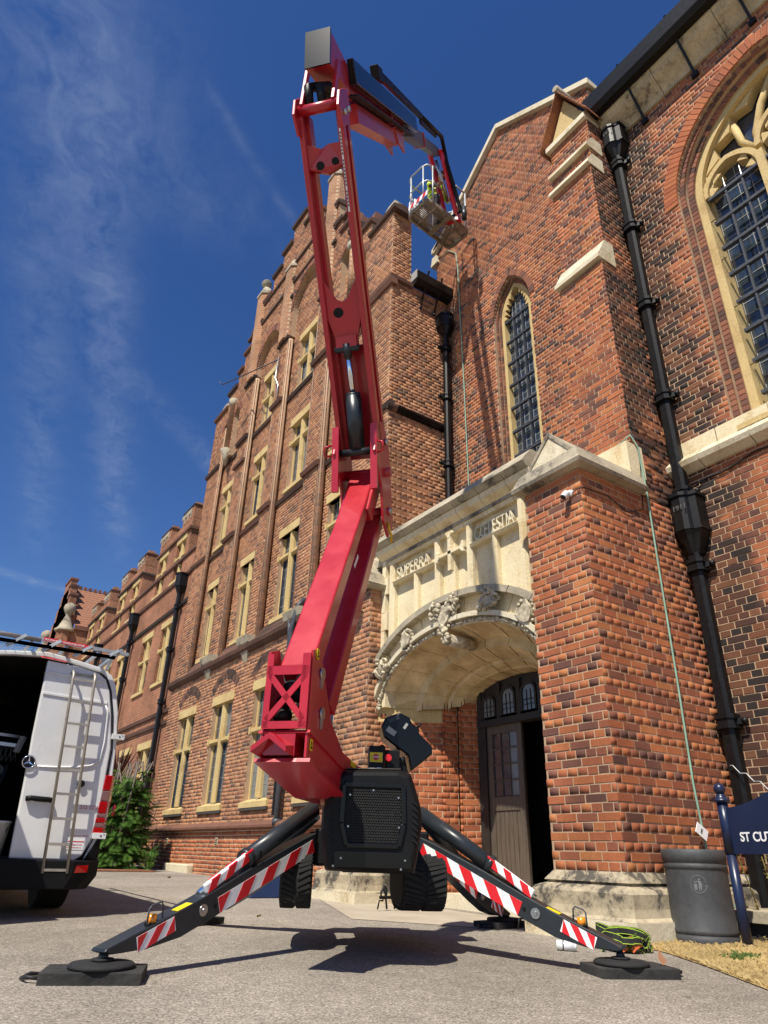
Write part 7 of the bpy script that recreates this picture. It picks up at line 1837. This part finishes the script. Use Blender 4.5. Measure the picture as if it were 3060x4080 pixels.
# roof rack
t = thing('roof_rack', 'galvanised roof rack with wire mesh and red name strip on the white van', 'roof rack', (xc, VY, VT))
q = MB(); q.mat('galv')
RZ = 2.30
q.tube([(-.35, VY-.1, RZ+.03), (.82, VY-.1, RZ+.02)], .022, 10)
q.beam((.2, VY-.1, RZ-.03), (1.50, VY-.1, RZ-.03), .03, .03); q.beam((.80, VY-.1, RZ+.035), (1.62, VY-.1, RZ+.02), .03, .03)
for y in (VY-.1, VY+.9, VY+1.9, VY+2.9): q.beam((-.2, y, RZ-.03), (1.50, y, RZ-.03), .03, .03)
for x in (-.1, .35, .75, 1.05, 1.35): q.beam((x, VY-.1, RZ-.0), (x, VY+3, RZ-.0), .025, .025)
for x in (-.25, 1.55): q.beam((x, VY-.1, RZ+.05), (x, VY+3, RZ+.05), .03, .03)
for x in (-.2, 1.47):
    for y in (VY+.02, VY+1, VY+2): q.beam((x, y, RZ-.13), (x+.03, y, RZ-.0), .03, .03)
for x in (.62, .92, 1.2, 1.45): q.beam((x-.07, VY-.08, RZ-.07), (x+.07, VY-.12, RZ+.04), .03, .03)
q.build('frame', None, t)
q = MB(); q.mat('galv')
for k in range(14): q.beam((-.15+k*.085, VY-.08, RZ-.045), (-.15+k*.085, VY+1.2, RZ-.045), .004, .004)
for k in range(16): q.beam((-.2, VY-.06+k*.08, RZ-.05), (1.1, VY-.06+k*.08, RZ-.05), .004, .004)
q.build('wire_mesh', None, t)
q = MB(); q.mat('red_sign'); q.beam((.84, VY-.117, RZ+.035), (1.24, VY-.117, RZ+.028), .003, .032); ns = q.build('name_strip', None, t)
text_mesh("BOLTON ROOF RACKS 01204 577681", .0215, .0005, 'strip_print', 'white_sign', ns, (.85, VY-.1195, RZ+.026), (1, 0, -.017), (0, 0, 1), bold=True)
# load inside the van
t = thing('paint_bucket', 'paint splashed white bucket standing just inside the open van', 'bucket', (.86, VY+.18, .54))
q = MB(); q.mat('cam_white'); q.lathe([(.105, 0), (.125, .25), (.132, .25), (.132, .265), (.118, .265), (.1, .02)], (.86, VY+.18, .54), 24); q.build('pail', None, t)
q = MB(); q.mat('navy')
for k in range(10): a = rnd.uniform(3.6, 5.8); z = rnd.uniform(.04, .2); q.beam((.86+.122*math.cos(a), VY+.18+.122*math.sin(a), .54+z), (.86+.124*math.cos(a+.03), VY+.18+.124*math.sin(a+.03), .54+z+.04), .012, .004)
q.build('paint_splash', None, t)
t = thing('pole_bundle', 'bundle of long dark metal poles leaning inside the open van', 'poles', (.6, VY+.5, .55))
for k in range(6):
    q = MB(); q.mat('iron_grey'); x = .42+k*.075; q.cyl((x-.06, VY+.30, .55), (x+.08, VY+.5, 1.28), .017, 10); q.build('pole', None, t)
t = thing('shelf_rack', 'metal shelf with wire netting inside the van', 'shelf', (.6, VY+.6, 1.4))
q = MB(); q.mat('steel'); q.beam((.2, VY+.35, 1.47), (.92, VY+.35, 1.44), .03, .03); q.beam((.2, VY+.35, 1.55), (.92, VY+.45, 1.53), .03, .025); q.build('rail', None, t)
q = MB(); q.mat('lead'); q.beam((.90, VY+.30, 1.38), (.93, VY+.32, 1.52), .05, .03); q.build('bracket', None, t)
q = MB(); q.mat('lead_dark')
for k in range(18): q.beam((.2+k*.04, VY+.34, 1.30), (.24+k*.04, VY+.34, 1.45), .003, .003); q.beam((.24+k*.04, VY+.34, 1.30), (.2+k*.04, VY+.34, 1.45), .003, .003)
q.build('netting', None, t)
for k in range(3):
    q = MB(); q.mat('black_gloss'); x = .55+k*.12; q.cyl((x, VY+.3, 1.22), (x, VY+.6, 1.22), .045, 16); tag(q.build('drainpipe_roll'), ['round black tube end under the van shelf, farthest from the door edge', 'round black tube end under the van shelf, between the other two', 'round black tube end under the van shelf, next to the door edge'][k], 'tube', 'black tubes under the van shelf')

# ================================================================ plants
def leaf_mat(name, c1, c2, tr=.35):
    m = bpy.data.materials.new(name); m.use_nodes = True; MATS[name] = m; t = m.node_tree; b = t.nodes['Principled BSDF']
    g = t.nodes.new("ShaderNodeNewGeometry"); r = t.nodes.new("ShaderNodeMixRGB"); t.links.new(g.outputs['Random Per Island'], r.inputs[0])
    r.inputs[1].default_value = (*c1, 1); r.inputs[2].default_value = (*c2, 1); t.links.new(r.outputs[0], b.inputs['Base Color'])
    b.inputs['Roughness'].default_value = .5; b.inputs['Specular IOR Level'].default_value = .35
    tl = t.nodes.new("ShaderNodeBsdfTranslucent"); t.links.new(r.outputs[0], tl.inputs[0]); mx = t.nodes.new("ShaderNodeMixShader"); mx.inputs[0].default_value = tr
    o = t.nodes['Material Output']; t.links.new(b.outputs[0], mx.inputs[1]); t.links.new(tl.outputs[0], mx.inputs[2]); t.links.new(mx.outputs[0], o.inputs[0])
leaf_mat('sumac', (.045, .11, .018), (.12, .24, .04)); leaf_mat('cordyline', (.07, .022, .022), (.13, .06, .035)); leaf_mat('weed', (.12, .13, .04), (.30, .22, .07))
def frond(q, p, d, L, sag, w):
    d = Vector(d).normalized(); s = d.cross(Vector((0, 0, 1))).normalized(); n = 11; P = []
    for i in range(n+1):
        f = i/n; P.append(Vector(p)+d*L*f+Vector((0, 0, -sag*f*f)))
    for i in range(1, n+1):
        f = i/n; lw = w*(math.sin(math.pi*min(f*.9+.12, 1))**.6); t = (P[i]-P[i-1]).normalized()
        for sg in (-1, 1):
            a = P[i]; tip = a+(s*sg*.92+t*.45).normalized()*lw+Vector((0, 0, -.25*lw)); m1 = a+(tip-a)*.45+t*lw*.2; m2 = a+(tip-a)*.45-t*lw*.2
            q.add([tuple(a), tuple(m1), tuple(tip), tuple(m2)], [(0, 1, 2, 3)])
t = thing('sumac_shrub', 'lush green shrub with feathery leaves behind the white van', 'shrub', (4.6, 17.2, gz(17)))
q = MB(); q.mat('sumac')
for i in range(620):
    h = rnd.random(); z = .05+(1.65+.3*math.sin(i))*h; rr_ = .72*(1-.45*h**1.5)*math.sqrt(rnd.random())
    a = rnd.uniform(0, 6.28); y = 17.3+math.sin(a)*rr_*1.35; x = 4.55+math.cos(a)*rr_*.75
    dd_ = Vector((math.cos(a)*.8-.25, math.sin(a)-.15, rnd.uniform(-.1, .55)))
    frond(q, (x, y, gz(17)+z), dd_, rnd.uniform(.35, .62), rnd.uniform(.12, .3), rnd.uniform(.13, .19))
q.build('foliage', None, t)
q = MB(); q.mat('wood_door')
for i in range(14): x = 4.55+rnd.uniform(-.3, .3); y = 17.3+rnd.uniform(-.8, .8); q.tube([(x, y, .15), (x+rnd.uniform(-.2, .2), y+rnd.uniform(-.2, .2), 1.3), (x+rnd.uniform(-.4, .4), y+rnd.uniform(-.4, .4), 2.4)], .022, 5)
q.build('stems', None, t)
q = MB(); q.mat('red_dark')
for i in range(9): q.ball((4.55+rnd.uniform(-.9, -.3), 17.1+rnd.uniform(-1, .9), rnd.uniform(1, 2.2)), .05, 6, (1, 1, 2.4))
q.build('flower_spikes', None, t)
t = thing('cordyline', 'dark red spiky cabbage palm rising between the van and the green shrub', 'palm', (4.75, 18.9, gz(19)))
q = MB(); q.mat('wood_door'); q.cyl((4.75, 18.9, .2), (4.75, 18.9, 2.0), .09, 10); q.build('trunk', None, t)
q = MB(); q.mat('cordyline')
for i in range(120):
    a = rnd.uniform(0, 6.28); e = rnd.uniform(-.35, 1.35); L = rnd.uniform(.8, 1.15); c = Vector((4.75, 18.9, 2.05)); d = Vector((math.cos(a)*math.cos(e), math.sin(a)*math.cos(e), math.sin(e))); s = d.cross(Vector((0, 0, 1))).normalized()*.028
    m_ = c+d*L*.5; tip = c+d*L+Vector((0, 0, -.18*L*math.cos(e)))
    q.add([tuple(c), tuple(m_+s), tuple(tip), tuple(m_-s)], [(0, 1, 2, 3)])
q.build('crown', None, t)
t = thing('small_weed', 'small self-sown green weed at the foot of the wall beside the shrub', 'plant', (4.9, 15.9, gz(16)))
q = MB(); q.mat('sumac')
for i in range(26): a = rnd.uniform(0, 6.28); frond(q, (4.95, 15.95+rnd.uniform(-.15, .15), gz(16)+rnd.uniform(.0, .3)), (math.cos(a)*.7-.2, math.sin(a), .9), rnd.uniform(.25, .45), .1, .07)
q.build('foliage', None, t)

# ================================================================ things by the chapel
def onz_(x, y): return gh(x, y)
bx, by = 5.55, 3.69; bz = onz_(bx, by)-.012
t = thing('litter_bin', 'round dark grey litter bin with tidyman emblem on the verge by the buttress', 'bin', (bx, by, bz))
q = MB(); q.mat('bin'); q.lathe([(.235, 0), (.245, .015), (.243, .06), (.238, .065), (.238, .075), (.243, .08), (.243, .10), (.237, .11), (.232, .32), (.232, .50), (.232, .515), (.238, .52), (.238, .545), (.233, .55), (.233, .56), (.238, .565), (.243, .60), (.245, .645), (.235, .655), (.215, .655), (.21, .62)], (bx, by, bz), 48); q.build('body', None, t)
# emblem: ring and figure on the curved face
ea = math.atan2(-by, -bx)+.03; 
def EP(u, v, r=.2335): a = ea+u/.2335; return (bx+r*math.cos(a), by+r*math.sin(a), bz+.41+v)
mat('emblem', (.16, .165, .17), .5)
q = MB(); q.mat('emblem'); q.tube([EP(.060*math.cos(k*.2618), .060*math.sin(k*.2618), .2335) for k in range(25)], .0022, 4); q.tube([EP(.052*math.cos(k*.2618), .052*math.sin(k*.2618), .2328) for k in range(25)], .0012, 4); q.build('emblem_ring', None, t)
q = MB(); q.mat('emblem')
def epoly(pts): q.prism([EP(u, v, .2345) for u, v in pts], [EP(u, v, .2325) for u, v in pts])
epoly([(.008+.008*math.cos(a*.785), .035+.008*math.sin(a*.785)) for a in range(8)])
epoly([(-.002, .026), (.018, .024), (.024, .0), (.018, -.04), (.011, -.04), (.010, -.012), (.004, -.04), (-.002, -.04), (.0, .0)])
epoly([(-.002, .026), (-.022, .018), (-.021, .012), (.0, .018)])
epoly([(-.034, .004), (-.010, .004), (-.013, -.036), (-.031, -.036)])
epoly([(-.03, .012), (-.018, .012), (-.018, .02), (-.03, .02)]); q.build('tidyman', None, t)
# sign
sx, sy = 5.47, 3.31
t = thing('name_sign', 'navy blue sign board on a post with ball finial, white letters ST CU', 'sign', (sx, sy, gh(sx, sy)))
zg = gh(sx, sy)-.05; fz = 1.09
q = MB(); q.mat('navy'); q.cyl((sx, sy, zg), (sx, sy, .70), .036, 20); q.cyl((sx, sy, .70), (sx, sy, fz-.02), .041, 20); q.lathe([(.04, 0), (.062, .01), (.062, .02), (.045, .03), (.035, .05), (.035, .06)], (sx, sy, fz-.03), 20); q.ball((sx, sy, fz+.07), .045, 14); q.build('post', None, t)
sdv = Vector((5.36-5.47, 2.86-3.31, 0)).normalized()
bd = [(.04, .70), (.04, 1.02)]+[(.04+.9*f, 1.02+.20*(f*f*(3-2*f))+.0*f) for f in [i/10 for i in range(1, 11)]]+[(1.6, 1.22), (2.3, 1.02), (2.3, .70)]
q = MB(); q.mat('navy'); nn_ = Vector((sdv.y, -sdv.x, 0)); 
if nn_.dot(Vector((sx, sy, 0))) > 0: nn_ = -nn_
q.prism([Vector((sx, sy, z))+sdv*s+nn_*.012 for s, z in bd], [Vector((sx, sy, z))+sdv*s-nn_*.012 for s, z in bd]); q.build('board', None, t)
q = MB(); q.mat('navy'); q.cyl((sx+sdv.x*2.35, sy+sdv.y*2.35, zg-.1), (sx+sdv.x*2.35, sy+sdv.y*2.35, fz), .04, 16); q.build('post', None, t)
o0 = Vector((sx, sy, .785))+sdv*.13+nn_*.0135
text_mesh("ST CUT", .088, .0012, 'lettering', 'white_sign', t, tuple(o0), tuple(sdv), (0, 0, 1), bold=True)
# planter sill, dead plant
t = thing('stone_trough', 'low stone edged bed against the chapel wall behind the sign post', 'planter', (6.4, 3.3, .1))
q = MB(); q.mat('stone_weathered'); q.box(5.95, 6.84, 1.5, 3.75, .22, .30); q.mat('roof_dark'); q.box(6.02, 6.84, 1.5, 3.7, -.1, .218); q.build('edging', None, t)
t = thing('dried_plant', 'tall half dead plant with brown leaves growing beside the sign post', 'plant', (6.2, 3.3, .3))
q = MB(); q.mat('weed')
for i in range(9):
    x, y = 6.2+rnd.uniform(-.15, .2), 3.45+rnd.uniform(-.5, .15); hgt = rnd.uniform(.35, .75); lx, ly = rnd.uniform(-.1, .1), rnd.uniform(-.1, .1)
    q.tube([(x, y, .25), (x+lx*.5, y+ly*.5, .25+hgt*.5), (x+lx, y+ly, .25+hgt)], .005, 4)
    for k in range(38):
        f = rnd.random(); c = Vector((x+lx*f, y+ly*f, .25+hgt*f)); a = rnd.uniform(0, 6.28); d = Vector((math.cos(a), math.sin(a), rnd.uniform(-.6, .5))); s = d.cross(Vector((0, 0, 1))).normalized()*.012; L = rnd.uniform(.03, .06)
        q.add([tuple(c), tuple(c+d*L*.5+s), tuple(c+d*L), tuple(c+d*L*.5-s)], [(0, 1, 2, 3)])
q.build('foliage', None, t)
q = MB(); q.mat('iron'); q.beam((6.35, 3.5, .75), (6.5, 3.1, .1), .05, .05); q.beam((6.3, 3.1, .1), (6.35, 3.5, .75), .03, .03); tag(q.build('bench_arm'), 'black metal strut leaning behind the blue sign board', 'strut')
# harness bag
t = thing('safety_harness', 'heap of black and lime safety harness webbing with orange lanyard by the buttress foot', 'harness', (4.75, 3.85, gz(3.9)))
hx, hy, hz = 4.72, 3.80, gz(3.8)+.005
def webb(m, seed, n, rx, ry, rz, wd, lime=False):
    rg = random.Random(seed); q = MB()
    for s in range(n):
        cx_, cy_ = hx+rg.uniform(-.05, .05)*rx/.12, hy+rg.uniform(-.04, .04); th = rg.uniform(0, 3.14); a_, b_ = rx*rg.uniform(.55, 1), ry*rg.uniform(.3, .8); zt = rz*rg.uniform(.45, 1)
        ph = rg.uniform(0, 6.28); e = rg.uniform(3.6, 5.6); pts = []
        for i in range(19):
            t = ph+e*i/18; u, v = a_*math.cos(t), b_*math.sin(t)+.02*math.sin(3*t)
            pts.append(Vector((cx_+u*math.cos(th)-v*math.sin(th), cy_+u*math.sin(th)+v*math.cos(th), hz+.012+zt*abs(math.sin(math.pi*i/18))**.7)))
        for a, b_2 in zip(pts, pts[1:]):
            d = (b_2-a).normalized(); w_ = Vector((.15, .1, 1)); w_ = (w_-d*w_.dot(d)).normalized(); L_ = [(0, m, wd, .0)]
            if lime: L_ += [(1, 'webbing_green', .0035, wd*.40), (1, 'webbing_green', .0035, -wd*.40)]
            for k, mm_, wdd, off in L_: q.mat(mm_); q.beam(a+w_*off-d*.002, b_2+w_*off+d*.002, .004+.0015*k, wdd, tuple(w_))
    return q
webb('webbing', 3, 13, .18, .11, .13, .045, True).build('webbing', None, t)
webb('orange_cloth', 9, 8, .12, .08, .08, .03).build('lanyard', None, t)
q = MB(); q.mat('black_plastic'); q.ball((hx-.02, hy+.03, hz+.05), .09, 10, (1.2, .9, .6)); q.build('pad', None, t)
q = MB(); q.mat('black_gloss'); q.tube([(hx+.16+.035*math.cos(k*.7), hy-.08+.02*math.sin(k*.7), hz+.012+.02*abs(math.sin(k*.5))) for k in range(10)], .007, 6); q.build('karabiner', None, t)
q = MB(); q.mat('yellow_paint'); q.beam((hx+.06, hy-.09, hz+.01), (hx+.075, hy-.085, hz+.045), .025, .02); q.build('buckle', None, t)
# plastic bottle / cup
t = thing('plastic_bottle', 'small clear plastic bottle lying on the tarmac beside the outrigger', 'bottle', (4.28, 3.98, gz(4)))
q = MB(); q.mat('plastic_clear'); a = Vector((4.25, 4.02, gz(4)+.035)); b_ = Vector((4.33, 3.93, gz(4)+.030)); q.cyl(a, b_, .032, 16); q.cyl(b_, b_+(b_-a).normalized()*.02, .03, 16, r2=.014); q.build('body', None, t)
q = MB(); q.mat('navy'); q.cyl(a+(b_-a)*.35, a+(b_-a)*.42, .0325, 16); q.build('label', None, t)
# dome camera on the buttress
t = thing('security_camera', 'small white security camera under the cap of the right porch buttress', 'camera', (5.05, 4.13, 4.03))
q = MB(); q.mat('cam_white'); q.cyl((5.088, 4.125, 4.055), (5.06, 4.125, 4.05), .036, 16); q.ball((5.045, 4.13, 4.045), .022, 8); d = Vector((-.55, .25, -.8)).normalized(); c = Vector((5.02, 4.145, 4.03)); q.cyl(c-d*.03, c+d*.05, .034, 16, r2=.038); q.build('body', None, t, bevel=.006)
q = MB(); q.mat('black_gloss'); q.cyl(c+d*.05, c+d*.053, .032, 16); q.build('lens', None, t)
# floodlight on the left buttress
t = thing('floodlight', 'black floodlight bracketed to the left porch buttress below its cap', 'lamp', (5.0, 8.3, 3.9))
q = MB(); q.mat('black_plastic'); c = Vector((4.93, 8.22, 3.93)); d = Vector((-.6, -.15, -.8)).normalized(); q.beam(c-d*.03+Vector((0, .12, 0)), c-d*.03-Vector((0, .12, 0)), .17, .07, tuple(d)); q.beam(c+d*.03+Vector((0, .14, 0)), c+d*.03-Vector((0, .14, 0)), .2, .03, tuple(d)); q.build('housing', None, t, bevel=.008)
q = MB(); q.mat('iron'); q.tube([(5.085, 8.32, 3.80), (4.98, 8.33, 3.80), (4.93, 8.34, 3.9)], .008, 6); q.tube([(5.085, 8.12, 3.80), (4.98, 8.11, 3.80), (4.93, 8.10, 3.9)], .008, 6); q.build('bracket', None, t)
# label E on the cable
t = thing('tag_label', 'white plastic tag marked E tied to the green earth strip', 'label', (6.1, 3.95, .88))
q = MB(); q.mat('white_sign'); lx_ = Vector((.78, -.1, -.5)).normalized(); lz_ = Vector((.45, -.05, .82)).normalized(); q.prism([Vector((6.12, 3.94, .885))+lx_*a+lz_*b_ for a, b_ in ((-.07, -.045), (.07, -.045), (.07, .045), (-.07, .045))], [Vector((6.12, 3.946, .885))+lx_*a+lz_*b_ for a, b_ in ((-.07, -.045), (.07, -.045), (.07, .045), (-.07, .045))]); q.build('tag', None, t)
text_mesh("E", .055, .001, 'letter', 'black_gloss', t, Vector((6.12, 3.938, .885))-lx_*.02-lz_*.02, tuple(lx_), tuple(lz_))
# twisted wire
q = MB(); q.mat('galv'); q.tube([(6.66+.0*k, 3.88-k*.03, 1.48-.02*k+.018*math.sin(k*1.6)) for k in range(18)], .006, 5); tag(q.build('twisted_wire'), 'loose twisted silver wire hanging across the downpipe above the sign', 'wire')
# scroll foot scrapers by the porch
for i, (x, y, lab) in enumerate(((4.85, 6.95, 'black wrought iron scroll boot scraper seen under the lift body'), (5.0, 5.0, 'black wrought iron scroll boot scraper at the foot of the right buttress'))):
    t = thing('boot_scraper', lab, 'boot scraper', (x, y, gz(y)), 'boot scrapers flanking the porch step')
    for s in (-1, 1):
        q = MB(); q.mat('iron'); q.tube([(x+s*(.14-.03*k*.5)*0+s*(.10+.055*math.cos(k*.65+1.5)*(1-k*.06)), y, gz(y)+.17+.075*math.sin(k*.65+1.5)*(1-k*.06)) for k in range(11)], .010, 6); q.tube([(x+s*.05, y, gz(y)+.02), (x+s*.07, y, gz(y)+.15), (x+s*.10, y, gz(y)+.245)], .011, 6); q.tube([(x+s*.17, y, gz(y)+.02), (x+s*.15, y, gz(y)+.1), (x+s*.10, y, gz(y)+.1)], .009, 6); q.build('scroll', None, t)
    q = MB(); q.mat('iron'); q.beam((x-.15, y, gz(y)+.13), (x+.15, y, gz(y)+.13), .008, .03); q.build('blade', None, t)
q = MB(); q.mat('blue_box'); q.box(4.05, 4.5, 8.8, 9.3, gz(9), gz(9)+.36); tag(q.build('storage_crate', bevel=.01), 'blue plastic box on the tarmac behind the left track of the lift', 'box')
q = MB(); q.mat('tile'); q.box(3.6, 5.0, 15.6, 17.4, gz(16)+.002, gz(16)+.03); struct(q.build('kerb_edging'))
for (x, y, s) in ((4.45, 13.1, .05), (3.1, 6.55, .035)):
    q = MB(); q.mat('weed'); q.add([(x, y, gz(y)+.01), (x+s, y-.01, gz(y)+.02), (x+s*.6, y-.02, gz(y)+s), (x-s*.3, y, gz(y)+s*.7)], [(0, 1, 2, 3)]); tag(q.build('fallen_leaf'), 'dry leaf on the tarmac near the brick wall' if y > 10 else 'pale crumpled leaf on the tarmac under the lift tracks', 'leaf')
